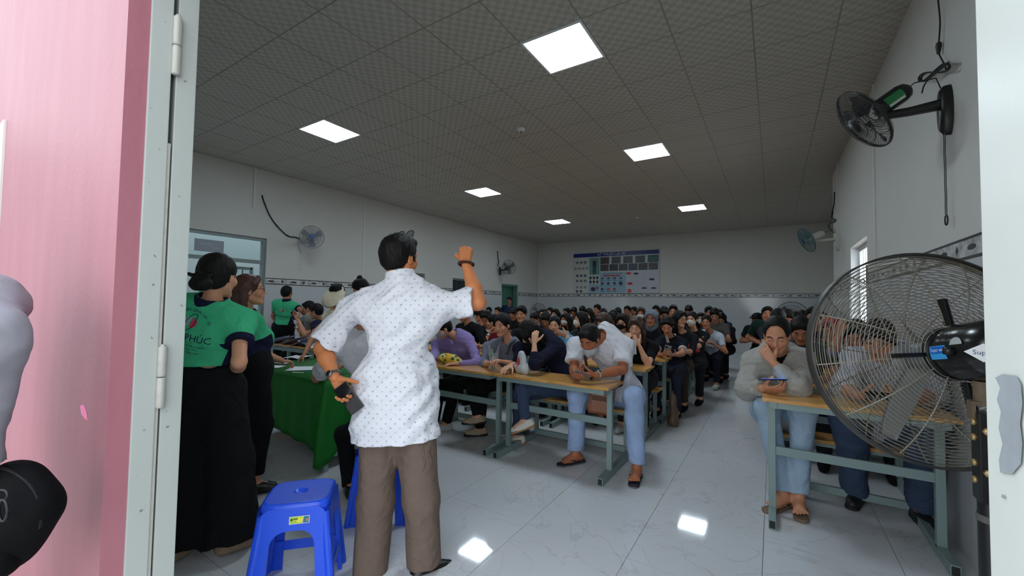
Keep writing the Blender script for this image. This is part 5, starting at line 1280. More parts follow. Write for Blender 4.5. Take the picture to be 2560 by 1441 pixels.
def dots_mat(ax):
    m, n, l, b = newmat('white_dotted_shirt'); tc = n.new('ShaderNodeTexCoord')
    def M(op, a, b_=None):
        k = n.new('ShaderNodeMath'); k.operation = op
        for i, v in enumerate((a, b_)):
            if v is None: continue
            if isinstance(v, (int, float)): k.inputs[i].default_value = v
            else: l.new(v, k.inputs[i])
        return k.outputs[0]
    dp = n.new('ShaderNodeVectorMath'); dp.operation = 'DOT_PRODUCT'; l.new(tc.outputs['Object'], dp.inputs[0]); dp.inputs[1].default_value = tuple(ax)
    sp = n.new('ShaderNodeSeparateXYZ'); l.new(tc.outputs['Object'], sp.inputs[0]); u, v = dp.outputs['Value'], sp.outputs['Z']
    p = .044; fac = None; tone = None
    for ou, ov, key in ((0, 0, 0), (.5, .5, 1)):
        cu, cv = M('ADD', M('MULTIPLY', u, 1 / p), ou), M('ADD', M('MULTIPLY', v, 1 / p), ov)
        fu, fv = M('SUBTRACT', M('FRACT', cu), .5), M('SUBTRACT', M('FRACT', cv), .5)
        d = M('SQRT', M('ADD', M('MULTIPLY', fu, fu), M('MULTIPLY', fv, fv)))
        ring = M('MULTIPLY', M('GREATER_THAN', d, .04), M('LESS_THAN', d, .088))
        cx = n.new('ShaderNodeCombineXYZ'); l.new(M('FLOOR', cu), cx.inputs[0]); l.new(M('FLOOR', cv), cx.inputs[1]); cx.inputs[2].default_value = key
        wn_ = n.new('ShaderNodeTexWhiteNoise'); l.new(cx.outputs[0], wn_.inputs[0])
        r = M('MULTIPLY', ring, M('ADD', M('MULTIPLY', wn_.outputs[0], .6), .4)); fac = r if fac is None else M('MAXIMUM', fac, r)
    mx = n.new('ShaderNodeMix'); mx.data_type = 'RGBA'; l.new(fac, mx.inputs[0]); mx.inputs[6].default_value = lin((226, 227, 234)); mx.inputs[7].default_value = lin((112, 122, 156)); l.new(mx.outputs[2], b.inputs['Base Color'])
    b.inputs['Roughness'].default_value = .85; b.inputs['Specular IOR Level'].default_value = .2
    return wrinkle(m, 8.0, .55, .02)
DOTS = dots_mat(man.r)
man.shirt(DOTS, sleeve=.86, g=.016, loose=.018, hem=-.225, hemn=(.06, .035, -1), skirt=.28, fold=.0075, seed=11, collar=DOTS, sl_r=.066, res=.0078, collar_h=.105, fold2=.005)
man.trousers(cloth((112, 96, 86)), hem=.975, r=(.108, .088, .088), fold=.005, seed=3, waist=.05); man.shoes(mat('black_leather', (18, 18, 20), .35))
wristwatch(man, 'L', mat('steel_watch', (150, 152, 156), .3, metal=.9), DARK, t=.02)
A, E, Wm = man.arm['R']; dW = nrm(Wm - E); cW = Wm - dW * .012; uW = nrm(np.cross(dW, UPZ + .3 * man.r)); vW = np.cross(uW, dW)
BEAD = mat('dark_wood_bead', (58, 22, 18), .25)
for k in range(15):
    a = 2 * math.pi * k / 15; c = cW + (uW * math.cos(a) + vW * math.sin(a)) * .036 + dW * (.014 * math.cos(a + 1.9)) - man.o
    MB().lathe(c - dW * .0085, dW, [(0, 0), (.005, .0012), (.0080, .0048), (.0086, .0085), (.0080, .0122), (.005, .0158), (0, .017)], 12).build('bracelet_bead', BEAD, man.root)
g_ = MB(); HP = lambda x, y, z: man.hp(x, y, z) - man.o
for s_ in (-1, 1):
    g_.tube([HP(s_ * .033 + .026 * math.cos(a), .035 + .012 * math.sin(a), .134 + .020 * math.sin(a)) for a in np.linspace(0, 2 * math.pi, 20, endpoint=False)], .0022, 5, closed=True)
    g_.tube([HP(s_ * .060, .03, .132), HP(s_ * .088, -.005, .08), HP(s_ * .090, -.02, .01)], .0024, 5)
go = g_.build('glasses', BLACK, man.root)
for s_ in (-1, 1): MB().add([HP(s_ * .033 + .025 * math.cos(a), .035 + .0115 * math.sin(a), .134 + .019 * math.sin(a)) for a in np.linspace(0, 2 * math.pi, 18, endpoint=False)], [tuple(range(18))]).build('lens', mat('smoke_lens', (60, 62, 62), .1, alpha=.6), go)
phone('black phone held behind the back of the man in the dotted shirt', q(872, 996, -.165), man.r * .62 - UPZ * .78, -MF + .1 * man.r, DARK)
# ---------------------------------------------------------------- green shirt staff
GRN_ = cloth((66, 184, 132)); NAVYC = cloth((22, 26, 52)); BLK = cloth((16, 16, 18))
def two_tone(key, a, c):
    m = cloth(a).copy(); m.name = key; n, l = m.node_tree.nodes, m.node_tree.links; b = n['Principled BSDF']; src = b.inputs['Base Color'].links[0].from_socket
    at_ = n.new('ShaderNodeAttribute'); at_.attribute_name = 'Band'; gt = n.new('ShaderNodeMath'); gt.operation = 'GREATER_THAN'; gt.inputs[1].default_value = 0.0; l.new(at_.outputs['Fac'], gt.inputs[0])
    mx = n.new('ShaderNodeMix'); mx.data_type = 'RGBA'; l.new(gt.outputs[0], mx.inputs[0]); l.new(src, mx.inputs[6]); mx.inputs[7].default_value = lin(c); l.new(mx.outputs[2], b.inputs['Base Color']); return m
STAFF = two_tone('staff_polo_cloth', (66, 184, 132), (22, 26, 52))
def polo_mat(dist=.12):
    def t(c, s):
        rel = c - s.P; x = np.abs(rel @ s.sr); y = rel @ s.sf; h_ = rel @ s.su
        return (((x > .118 * s.k) & (np.abs(y + .01) < .075) & (h_ < .33) & (x < .19)) ).astype(int)
    return band_mat(t, NAVYC)
def shirt_print(s, shirt_obj, lines, logo=True, k=1.0, arc=None, m=None, du=0.0):
    """project flat print on the back of a shirt: lines = [(text,size,height above pelvis)]"""
    V = s.shV; F = s.shF; bvh = BVHTree.FromPolygons([Vector(v) for v in V], [tuple(f) for f in F])
    ink = m or mat('navy_print', (20, 30, 70), .8)
    def proj(u, h_, off=.0022):
        o = s.P + s.sr * (u + du) + s.su * h_ - s.sf * .6; hit = bvh.ray_cast(Vector(o), Vector(s.sf))
        p = np.array(hit[0]) if hit[0] is not None else o + s.sf * .48
        return p - s.sf * off - s.o
    mb = MB()
    for (tx, size, h_) in lines:
        Vt, Ft = text_mesh(tx, size * k)
        if len(Vt): mb.add([proj(p[0], h_ + p[1]) for p in Vt], Ft)
    if arc:
        tx, size, R, hc_ = arc; n = len(tx)
        for i, ch in enumerate(tx):
            a = (i - (n - 1) / 2) * (size * .72 / R) * k
            if ch == ' ': continue
            Vt, Ft = text_mesh(ch, size * k)
            mb.add([proj(math.sin(a) * (R * k + p[1]) + math.cos(a) * p[0], hc_ + math.cos(a) * (R * k + p[1]) - math.sin(a) * p[0]) for p in Vt], Ft)
    mb.build('lettering', ink, shirt_obj)
    if logo:
        h0 = logo
        for (nm, col, a0, a1, dx) in (('logo', (206, 58, 84), -math.pi / 2, math.pi / 2, .004), ('logo', (132, 168, 160), math.pi / 2, 1.5 * math.pi, -.002)):
            pts = [(dx + .036 * k * math.cos(a) * 1.0, .036 * k * math.sin(a)) for a in np.linspace(a0, a1, 14)]
            V_ = [proj(dx, h0, .0024)] + [proj(u * math.cos(.35) + v * math.sin(.35), h0 + v * math.cos(.35) - u * math.sin(.35), .0024) for u, v in pts]
            MB().add(V_, [(0, i, i + 1) for i in range(1, len(V_) - 1)]).build(nm, mat('print_%d' % col[0], col, .8), shirt_obj)
        ring = []
        for a in np.linspace(0, 2 * math.pi, 30, endpoint=False):
            u, v = .026 * k * math.cos(a), .062 * k * math.sin(a); c_, s__ = math.cos(.45), math.sin(.45); ring.append(proj(u * c_ + v * s__, h0 + v * c_ - u * s__, .0028))
        MB().tube(ring, .0016, 5, closed=True).build('logo_ring', ink, shirt_obj)
wa = Person('woman with low black bun in green staff polo and wide black trousers, seen from behind', (-2.62, .995, .90), (-.66, .75), H=1.62, sex='f', headdir=(-.52, .80, -.05), head=at(547, 692, .98), neck=at(528, 752, .96), bulk=1.08, res=.85, base=(-2.6, 1.0, 0))
wa.arms(R=dict(e=at(598, 905, 1.0), w=at(592, 932, 1.22), n=(-.3, .3, -1), curl=.9), L=dict(w=wa.P + wa.f * .3 - wa.r * .02 + UPZ * .14, n=(0, 0, 1), curl=.8))
wa.legs(R=dict(a=(-2.50, 1.12, .085), d=(.15, 1, 0)), L=dict(a=(-2.66, .93, .085), d=(-.5, .85, 0)))
wa.build_skin((206, 150, 118), eyes='open'); wa.hair('bun', extra=[rc((-.03, -.135, -.01), (-.075, -.13, .0), .012, .008, .01)])
so = wa.shirt(STAFF, sleeve=.55, g=.014, loose=.010, hem=at(530, 915, .98)[2] - .90, hemn=(0, 0, -1), fold=.0045, seed=21, collar=NAVYC, mask=True, res=.008)
shirt_print(wa, so, [('ĐẠI PHÚC', .066, .325), ('Đồng hành vì lợi ích trọng tâm', .0195, .285), ('Q. Gò Vấp, TP. HCM', .015, .266), ('ĐT: 028 3620 1569', .020, .246)], logo=.405, arc=('TRUNG TÂM GDNN LÁI XE', .027, .130, .366), k=.74, du=-.026)
wa.trousers(BLK, hem=1.02, r=(.118, .112, .135), fold=.006, waist=at(530, 915, .98)[2] - .90 + .035, g=.002); wa.shoes(cloth((150, 128, 104)), kind='low')
wb_ = Person('woman in glasses and brown bob, green staff polo, reaching over the green table', (-3.16, 1.50, .90), (.18, 1), H=1.58, sex='f', headdir=(.42, .90, .10), head=at(624, 727, 1.47), neck=at(614, 782, 1.47), base=(-3.18, 1.5, 0), lean=.1)
wb_.arms(R=dict(e=at(650, 885, 1.52), w=at(704, 903, 1.98), n=(0, 0, -1), curl=.6, d=(-.1, 1, -.15)), L=dict(w=at(690, 893, 2.25), n=(0, 0, -1), curl=.6))
wb_.legs(R=dict(a=(-3.12, 1.52, .085), d=(.6, .8, 0)), L=dict(a=(-3.32, 1.45, .085), d=(.3, .9, 0)))
wb_.build_skin((204, 146, 114), eyes='open'); wb_.hair('swept', mat('hair_auburn', (78, 44, 32), .42, noise=.4, nscale=90, bump=.5, bscale=150, stretch=(1, 1, .15)))
so = wb_.shirt(STAFF, sleeve=.6, g=.013, loose=.006, hem=-.02, seed=22, collar=NAVYC, mask=True); wb_.glasses(DARK)
wb_.trousers(BLK, hem=.85, r=(.098, .075, .062)); wb_.shoes(mat('black_leather', (18, 18, 20), .35), kind='low')
mc_ = Person('man in green staff polo with back turned near the left glass door', (-7.28, 3.95, .90), (-.55, .83), H=1.68, head=at(717, 733, 3.97), neck=at(717, 752, 3.95), base=(-7.28, 3.95, 0), res=1.5)
mc_.arms(R=dict(e=at(752, 775, 4.05), w=at(772, 796, 4.3), n=(0, 0, -1)), L=dict(e=at(683, 790, 3.9), w=at(693, 806, 4.05), n=(0, 0, 1)))
mc_.legs(R=dict(a=(-7.2, 4.05, .085)), L=dict(a=(-7.4, 3.9, .085)))
mc_.build_skin((178, 122, 92)); mc_.hair('short'); so = mc_.shirt(STAFF, sleeve=.6, hem=.03, seed=23, collar=NAVYC, mask=True)
shirt_print(mc_, so, [('ĐẠI PHÚC', .07, .2), ('Q. Gò Vấp, TP. HCM', .016, .15)], logo=.315, arc=('TRUNG TÂM GDNN LÁI XE', .024, .12, .285), k=.82)
mc_.trousers(BLK, waist=.05); mc_.shoes(BLK)
# ---------------------------------------------------------------- people around the green table
vi = Person('woman in cream sun visor and cream vest bending over the green table', at(850, 900, 2.98) * [1, 1, 0] + [0, 0, .9], (-.05, -1), H=1.62, sex='f', headdir=(.42, -.75, -.42), head=at(842, 736, 2.85), neck=at(838, 775, 2.96), base=at(850, 900, 2.98) * [1, 1, 0])
vi.arms(R=dict(e=at(788, 830, 2.75), w=at(762, 885, 2.55), n=(0, 0, -1), curl=.5, d=(-.25, -.5, -.6)), L=dict(w=at(858, 880, 2.75), n=(0, 0, -1)))
vi.legs(R=dict(a=vi.o + [-.1, 0, .085]), L=dict(a=vi.o + [.1, 0, .085]))
vi.build_skin((196, 136, 104)); vi.hair('tied'); CREAM = cloth((238, 228, 198)); vi.shirt(CREAM, sleeve=.18, g=.016, loose=.008, seed=31); vi.trousers(BLK); vi.shoes(BLK)
VR = rot((1, 0, 0), -.38); vw = lambda v: vi.hc + (v @ VR.T + np.array([0, .008, -.004])) @ vi.hM.T
v, f = sdf_mesh([el((0, .0, .05), (.092, .112, .05), k=.004), el((0, .0, .05), (.083, .103, .07), k=0, neg=True)], .0045, cuts=[((0, .0, .082), (0, 0, 1)), ((0, 0, .03), (0, 0, -1))]); to_obj('visor_band', vw(v), f, CREAM, vi.root, vi.o)
v, f = sdf_mesh([el((0, .05, .028), (.122, .165, .058), k=0), el((0, .045, .012), (.128, .170, .056), k=0, neg=True)], .0045, cuts=[((0, -.02, 0), (0, -1, 0)), ((0, 0, .024), (0, 0, -1))]); v = smooth_mesh(v, f, 1); to_obj('visor_brim', vw(v), f, CREAM, vi.root, vi.o)
MB().tube([vw(np.array([[.123 * math.cos(a), .05 + .166 * math.sin(a), .025]]))[0] - vi.o for a in np.linspace(.0, math.pi, 24)], .003, 5).build('visor_piping', DARK, vi.root)
bn = Person('woman with black topknot looking down behind the shoulder of the speaking man', at(925, 900, 3.35) * [1, 1, 0] + [0, 0, .9], (-.5, -1), H=1.66, sex='f', headdir=(-.6, -.8, -.75), head=at(902, 722, 3.2), neck=at(915, 765, 3.3), base=at(925, 900, 3.35) * [1, 1, 0])
bn.arms(R=dict(w=bn.P + [-.3, -.3, .1]), L=dict(w=bn.P + [.15, -.3, .1])); bn.legs(R=dict(a=bn.o + [-.1, 0, .085]), L=dict(a=bn.o + [.1, 0, .085]))
bn.build_skin((200, 140, 108)); bn.hair('tied', extra=[el((0, -.07, .125), (.036, .034, .03), k=.015)]); bn.shirt(cloth((200, 202, 206)), seed=32); bn.trousers(BLK); bn.shoes(BLK)
wg = Person('person in white shirt seated on the blue stool behind the speaking man, elbow on table', (-2.2, 1.9, .58), (-.84, .54), H=1.66, neck=at(905, 832, 2.02), head=at(915, 790, 2.02), base=(-2.2, 1.9, 0), bulk=1.0)
wg.arms(L=dict(e=at(793, 945, 1.98), w=at(850, 915, 2.25), n=(0, 0, -1), curl=.6), R=dict(w=wg.P + [-.35, .35, .2], n=(0, 0, -1)))
wg.legs(L=dict(a=(-2.52, 1.88, .085), k=at(862, 1085, 1.95), d=(-.8, .5, 0)), R=dict(a=(-2.42, 2.2, .085), d=(-.8, .5, 0)))
wg.build_skin((188, 128, 96)); wg.hair('short'); WHT = cloth((216, 217, 222)); wg.shirt(WHT, sleeve=.82, g=.016, loose=.014, hem=-.12, fold=.006, seed=33); wg.trousers(BLK, hem=1.0); wg.shoes(mat('black_leather', (18, 18, 20), .35))
hn = Person('seated man with glasses and navy shirt holding up a phone behind the back desk', (-6.05, 4.02, .54), (-.8, -.6), H=1.66, headdir=(-.85, -.45, -.15), head=at(790, 779, 3.86), neck=at(797, 802, 3.95), base=(-6.05, 4.02, 0), res=1.4)
hn.arms(R=dict(w=at(745, 800, 3.7), e=at(762, 838, 3.72), n=(.3, -.6, .3), curl=.7), L=dict(w=at(775, 845, 3.5), n=(0, 0, -1))); hn.legs(R=dict(a=(-6.3, 3.75, .085)), L=dict(a=(-6.2, 3.65, .085)))
hn.build_skin((196, 140, 112), eyes='open'); hn.hair('short'); hn.shirt(cloth((28, 30, 56)), seed=34); hn.trousers(BLK); hn.shoes(BLK); hn.glasses(DARK)
phone('white phone held up by the seated man in navy shirt with glasses', at(735, 789, 3.68), (-.3, -.2, 1), (.6, -.7, .2), PAPER)
gs = Person('person in grey shirt holding a dark phone, half hidden by the man with glasses', (-6.75, 4.15, .54), (-.2, -1), H=1.62, neck=at(768, 790, 4.1), head=at(772, 771, 4.15), headdir=(-.7, -.6, -.3), base=(-6.75, 4.15, 0), res=1.5)
gs.arms(R=dict(w=at(752, 822, 3.95), n=(0, -.5, .6), curl=.8), L=dict(w=at(764, 830, 3.95), n=(0, -.5, .6), curl=.8)); gs.legs(R=dict(a=(-6.85, 3.85, .085)), L=dict(a=(-6.65, 3.85, .085)))
gs.build_skin((184, 130, 100)); gs.hair('short'); gs.shirt(cloth((128, 128, 124)), seed=35); gs.trousers(BLK); gs.shoes(BLK)
phone('dark phone in the hands of the person in grey shirt beyond the green table', at(757, 816, 3.9), (-.2, -.1, 1), (0, -1, .3), DARK)
# ---------------------------------------------------------------- person outside at far left with a black shoulder bag
ol = Person('person in grey long sleeved top with black shoulder bag outside against pink wall', (-1.98, -.015, .92), (-.45, .89), H=1.66, base=(-1.98, -.015, 0), bulk=1.05, res=.8, head=(-2.10, -.06, 1.60))
ol.S['R'] = ol.S['R'] + CR * .11
ol.arms(R=dict(e=pv(-50, 848, .97), w=pv(-62, 1190, .98), n=(0, 0, -1)), L=dict(w=ol.P + [-.25, .1, .0]))
ol.legs(R=dict(a=(-1.85, .06, .085)), L=dict(a=(-2.02, -.03, .085)))
ol.build_skin(); ol.hair('short'); ol.shirt(mat('grey_lilac_jersey', (144, 142, 151), .9, noise=.06, nscale=30, bump=.1, bscale=300), sleeve=1.94, g=.014, loose=.014, hem=-.12, fold=.005, seed=41, sl_r=.072); ol.trousers(cloth((34, 38, 44))); ol.shoes(BLK)
# ---------------------------------------------------------------- front row
JEAN = wrinkle(mat('light_denim', (150, 172, 208), .85, noise=.3, nscale=7, bump=.08, bscale=300, spec=.2)); JEAND = wrinkle(mat('mid_denim', (60, 74, 98), .85, noise=.2, nscale=8, bump=.08, bscale=300, spec=.2)); JEANP = wrinkle(mat('pale_denim', (150, 172, 192), .85, noise=.25, nscale=7, bump=.08, bscale=300, spec=.2))
wt = Person('man in white t-shirt and light jeans looking at his phone, front row at the aisle', (-1.16, 3.78, .55), (-.12, -1), H=1.68, neck=at(1512, 828, 3.56), head=at(1474, 848, 3.38), headdir=(-.10, -.9, -.58), base=(-1.16, 3.78, 0), S={'L': at(1562, 866, 3.6), 'R': at(1440, 866, 3.50)}, res=.85)
wt.arms(R=dict(e=at(1434, 922, 3.38), w=at(1440, 942, 3.17), n=(.3, .2, .9), curl=.7, d=(.35, -.5, .05)), L=dict(e=at(1556, 925, 3.45), w=at(1490, 938, 3.18), n=(-.2, .2, .9), curl=.7, d=(-.75, -.3, .05)))
wt.legs(R=dict(k=at(1442, 985, 3.32), a=pz(1440, 1135, .082), d=(-.5, -.85, 0)), L=dict(k=at(1586, 992, 3.34), a=pz(1592, 1172, .082), d=(.12, -1, 0)))
wt.build_skin((168, 104, 72), feet=True); wt.hair('short'); TEE = cloth((212, 214, 222)); wt.shirt(TEE, sleeve=.72, g=.016, loose=.016, hem=-.10, fold=.006, seed=51, collar=TEE, sl_r=.064)
wt.trousers(JEAN, hem=.92, r=(.096, .080, .068), fold=.004, seed=52); wt.shoes(mat('navy_sandal', (30, 32, 44), .6), kind='sandal', sole=mat('white_band', (196, 196, 190), .6)); wt.mask(cloth((178, 184, 190)), low=.045); wt.watchdir = np.array([.3, -.6, .6]); wristwatch(wt, 'L', mat('pale_watch', (196, 196, 186), .4, metal=.3), DARK, t=.022)
MB().add([wt.N + wt.sf * .125 - wt.su * .20 + wt.sr * -.07 + wt.sr * .018 * math.cos(a) + wt.su * .018 * math.sin(a) * .6 - wt.o for a in np.linspace(0, 6, 8)], [tuple(range(8))])
phone('grey phone in the hands of the man in white t-shirt at front desk', at(1456, 935, 3.10), (-.2, -.55, .25), (.1, .4, .9), mat('grey_phone', (120, 124, 134), .3))
bag = thing('shoulder_bag', 'tan brown leather shoulder bag hanging at the hip of the man in white t-shirt', 'bag', tuple(at(1504, 1000, 3.36)))
LEA = mat('tan_leather', (126, 70, 36), .42, noise=.2, nscale=12, bump=.15, bscale=90); bR = np.stack([nrm((.95, .25, -.08)), nrm((-.25, .95, .0)), nrm((.06, .05, 1))], 1)
MB().box((0, 0, 0), (.21, .075, .235), bR, bev=.02).build('bag_body', LEA, bag); MB().box(bR @ np.array([0, -.044, -.05]), (.165, .02, .10), bR, bev=.009).build('front_pocket', LEA, bag); MB().box(bR @ np.array([0, -.042, .062]), (.17, .016, .07), bR, bev=.007).build('front_pocket', LEA, bag)
for dz in (.012, .108, .028): MB().tube([bR @ np.array([-.08, -.052, dz]), bR @ np.array([.08, -.052, dz])], .003, 6).build('zip', DARK, bag)
b0 = np.array(bag.location)
def strapm(pts, w, m, name, parent, org): return MB().tube([np.asarray(p_) - org for p_ in pts], w, 8, flat=.22).build(name, m, parent)
strapm([b0 + [-.07, .02, .11], at(1470, 930, 3.30), at(1462, 892, 3.34), at(1470, 868, 3.40)], .016, mat('maroon_webbing', (52, 26, 34), .7), 'strap', bag, b0)
strapm([b0 + [.09, .03, .10], at(1552, 965, 3.5), at(1566, 900, 3.62), at(1560, 858, 3.70), at(1535, 838, 3.70)], .016, MATS['maroon_webbing'], 'strap', bag, b0)
nv = Person('woman in navy hooded top hiding her face with her hand to her hair, front row', (-1.66, 3.78, .55), (-.1, -1), H=1.6, sex='f', neck=at(1354, 838, 3.60), head=at(1322, 832, 3.42), headdir=(-.42, -.7, -.85), base=(-1.66, 3.78, 0), S={'L': at(1388, 872, 3.60), 'R': at(1296, 872, 3.52)})
nv.arms(L=dict(e=at(1336, 908, 3.22), w=at(1336, 858, 3.26), n=(-.3, .8, .1), curl=.8, d=(0, .1, 1)), R=dict(e=at(1290, 912, 3.38), w=at(1278, 914, 3.2), n=(0, 0, -1), curl=.25, d=(-.1, -1, -.2)))
nv.legs(R=dict(k=at(1298, 985, 3.36), a=pz(1294, 1090, .085), d=(-.75, -.6, 0)), L=dict(k=at(1306, 968, 3.24), a=at(1312, 1052, 3.26), d=(-.85, -.35, -.35)))
nv.tilt = {'L': ((-.85, -.3, -.38), (-.35, -.1, .9))}
nv.build_skin((222, 172, 142)); nv.hair('long', HAIR, extra=[rc((q_ * .045, .085, .06), (q_ * .05, .105, -.13), .026, .022, .03) for q_ in (-1, 1)] + [rc((.0, .09, .07), (.0, .115, -.10), .024, .018, .03)]); NVY = cloth((26, 28, 48)); nv.shirt(NVY, sleeve=1.5, g=.016, loose=.012, hem=-.08, fold=.005, seed=53, extra=[rc(nv.N - nv.sf * .06 + nv.sr * .05 - nv.su * .04, nv.N - nv.sf * .06 - nv.sr * .05 - nv.su * .04, .045, .045, .05)]); nv.trousers(JEAND, hem=.93, fold=.004, r=(.092, .068, .056)); nv.shoes(mat('white_canvas', (214, 212, 202), .7), sole=mat('gum_sole', (168, 128, 86), .6), kind='low')
gw = Person('woman in grey t-shirt with black hair tied back, front row middle', (-2.26, 3.78, .55), (-.1, -1), H=1.6, sex='f', neck=at(1272, 850, 3.62), head=at(1256, 813, 3.50), headdir=(-.02, -1, -.2), base=(-2.26, 3.78, 0), S={'L': at(1306, 866, 3.6), 'R': at(1222, 872, 3.6)})
gw.arms(R=dict(e=at(1210, 912, 3.42), w=at(1228, 908, 3.2), n=(0, 0, -1), curl=.4), L=dict(e=at(1300, 915, 3.42), w=at(1262, 905, 3.24), n=(0, 0, -1), curl=.4))
gw.legs(R=dict(k=at(1180, 965, 3.35), a=at(1195, 1040, 3.36), d=(-.7, -.7, -.1)), L=dict(k=at(1208, 965, 3.34), a=pz(1200, 1070, .085), d=(-.7, -.7, 0)))
gw.build_skin((216, 158, 128), eyes='open'); gw.hair('tied'); gw.shirt(cloth((120, 124, 140)), sleeve=1.4, g=.015, loose=.012, hem=-.05, fold=.005, seed=54); gw.trousers(BLK, hem=.95); gw.shoes(mat('beige_slip_on', (166, 148, 122), .8), sole=BLACK, kind='low')
strapm([gw.S['L'] + [-.05, -.02, .075], gw.S['L'] + [-.07, -.11, .03], gw.S['L'] + [-.09, -.15, -.08]], .014, BLACK, 'strap', gw.root, gw.o)
pr = MB(); c_ = at(1267, 893, 3.36)
for k, (col) in enumerate(('w', 'r', 'w', 'r')): pass
li = Person('woman in lilac cardigan with grey face mask at the left end of front row', (-2.86, 3.78, .55), (-.1, -1), H=1.6, sex='f', neck=at(1140, 834, 3.62), head=at(1108, 822, 3.5), headdir=(-.5, -.8, -.5), base=(-2.86, 3.78, 0), S={'L': at(1172, 852, 3.62), 'R': at(1092, 862, 3.6)})
li.arms(R=dict(w=at(1085, 905, 3.2), n=(0, 0, -1)), L=dict(e=at(1196, 908, 3.42), w=at(1140, 910, 3.22), n=(0, 0, -1), curl=.5))
li.legs(R=dict(k=at(1100, 965, 3.4), a=at(1085, 1060, 3.35), d=(-.5, -.85, 0)), L=dict(k=at(1140, 965, 3.4), a=at(1115, 1060, 3.4), d=(-.5, -.85, 0)))
li.build_skin((206, 150, 120)); li.hair('tied'); LIL = cloth((146, 128, 184)); li.shirt(LIL, sleeve=1.9, g=.016, loose=.014, hem=-.16, fold=.005, seed=55, vneck=.12); li.trousers(BLK); li.shoes(mat('white_sneaker', (196, 196, 196), .7)); li.mask(cloth((170, 172, 184)))
# right block, front row
pj = Person('man in pale grey zip jacket with hand to his chin looking at a lit phone', (.03, 3.84, .56), (-.05, -1), H=1.70, neck=at(1946, 878, 3.66), head=at(1942, 838, 3.5), headdir=(-.12, -1, -.5), base=(.03, 3.84, 0), S={'R': at(1882, 906, 3.66), 'L': at(2010, 902, 3.66)}, res=.85)
pj.arms(R=dict(e=at(1868, 972, 3.62), w=at(1908, 972, 3.30), n=(.5, .3, .6), curl=.75, d=(.55, -.35, .05)), L=dict(e=at(1992, 968, 3.36), w=at(1932, 906, 3.40), n=(-.1, .9, .3), curl=1.0, d=(-.5, .15, .75)))
pj.legs(R=dict(k=at(1918, 1018, 3.42), a=pz(1958, 1240, .082), d=(-.55, -.85, 0)), L=dict(k=at(2005, 1022, 3.42), a=pz(1996, 1246, .082), d=(.05, -1, 0)))
pj.build_skin((196, 138, 106), feet=True); pj.hair('receding'); JKT = cloth((164, 163, 156)); 
pj.shirt(JKT, sleeve=1.86, g=.020, loose=.022, hem=-.12, fold=.007, seed=61, vneck=.17, sl_r=.066, extra=[rc(pj.N - pj.sr * .075 - pj.sf * .03, pj.N - pj.sr * .10 + pj.sf * .06 - pj.su * .05, .035, .028, .03), rc(pj.N + pj.sr * .075 - pj.sf * .03, pj.N + pj.sr * .10 + pj.sf * .06 - pj.su * .05, .035, .028, .03), rc(pj.N - pj.sr * .07 - pj.sf * .07, pj.N + pj.sr * .07 - pj.sf * .07, .045, .045, .04)])
v, f = sdf_mesh(pj.torso(.006), .011, cuts=[(pj.P + pj.su * .1, -pj.su), (pj.N - pj.su * .0, pj.su)]); to_obj('black_tee', v, f, BLK, pj.root, pj.o)
pj.trousers(JEANP, hem=.93, r=(.098, .076, .062), fold=.005, seed=62, g=.012); pj.shoes(mat('brown_sandal', (120, 98, 78), .7), kind='sandal')
phone('phone with lit blue screen in the hand of the man in grey jacket', at(1932, 950, 3.25), (.92, .28, .05), (-.1, .22, .95), mat('blue_phone', (28, 44, 110), .25), mat('lit_screen', (90, 140, 230), .3, emit=(110, 165, 255), estr=1.6))
ps = Person('heavy man in striped grey shirt bent over a phone behind the big pedestal fan', (.58, 3.86, .56), (-.05, -1), H=1.70, neck=at(2246, 880, 3.66), head=at(2196, 850, 3.45), headdir=(-.25, -.9, -.55), base=(.58, 3.86, 0), S={'R': at(2138, 900, 3.62), 'L': at(2320, 905, 3.6)}, bulk=1.25)
def stripe_mat():
    m, n, l, b = newmat('striped_shirt'); tc = n.new('ShaderNodeTexCoord'); w = n.new('ShaderNodeTexWave'); w.bands_direction = 'X'; w.inputs['Scale'].default_value = 22; w.inputs['Distortion'].default_value = .4; l.new(tc.outputs['Object'], w.inputs['Vector'])
    r = n.new('ShaderNodeValToRGB'); r.color_ramp.elements[0].position = .08; r.color_ramp.elements[0].color = lin((96, 102, 122)); r.color_ramp.elements[1].position = .2; r.color_ramp.elements[1].color = lin((184, 186, 198)); l.new(w.outputs['Fac'], r.inputs[0]); l.new(r.outputs[0], b.inputs['Base Color']); b.inputs['Roughness'].default_value = .9; return m
STR = stripe_mat()
ps.arms(R=dict(e=at(2112, 972, 3.5), w=at(2148, 990, 3.22), n=(.4, .2, .8), curl=.7, d=(.7, -.4, .05)), L=dict(e=at(2330, 985, 3.5), w=at(2278, 1000, 3.2), n=(-.4, .2, .8), curl=.7, d=(-.7, -.4, .05)))
ps.legs(R=dict(k=at(2120, 1040, 3.5), a=pz(2140, 1228, .085), d=(-.3, -1, 0)), L=dict(k=at(2320, 1060, 3.45), a=pz(2300, 1272, .085), d=(.1, -1, 0)))
ps.build_skin((176, 116, 86)); ps.hair('short'); ps.shirt(STR, sleeve=1.35, g=.018, loose=.014, hem=-.06, fold=.006, seed=63, collar=STR, sl_r=.066); ps.trousers(JEAND, hem=.96, r=(.112, .092, .082), fold=.006, seed=64); ps.shoes(mat('black_runner', (20, 20, 22), .6), sole=BLACK)
phone('black phone in the hands of the man in striped shirt', at(2205, 990, 3.12), (.8, -.1, .1), (0, -.5, .8), DARK)
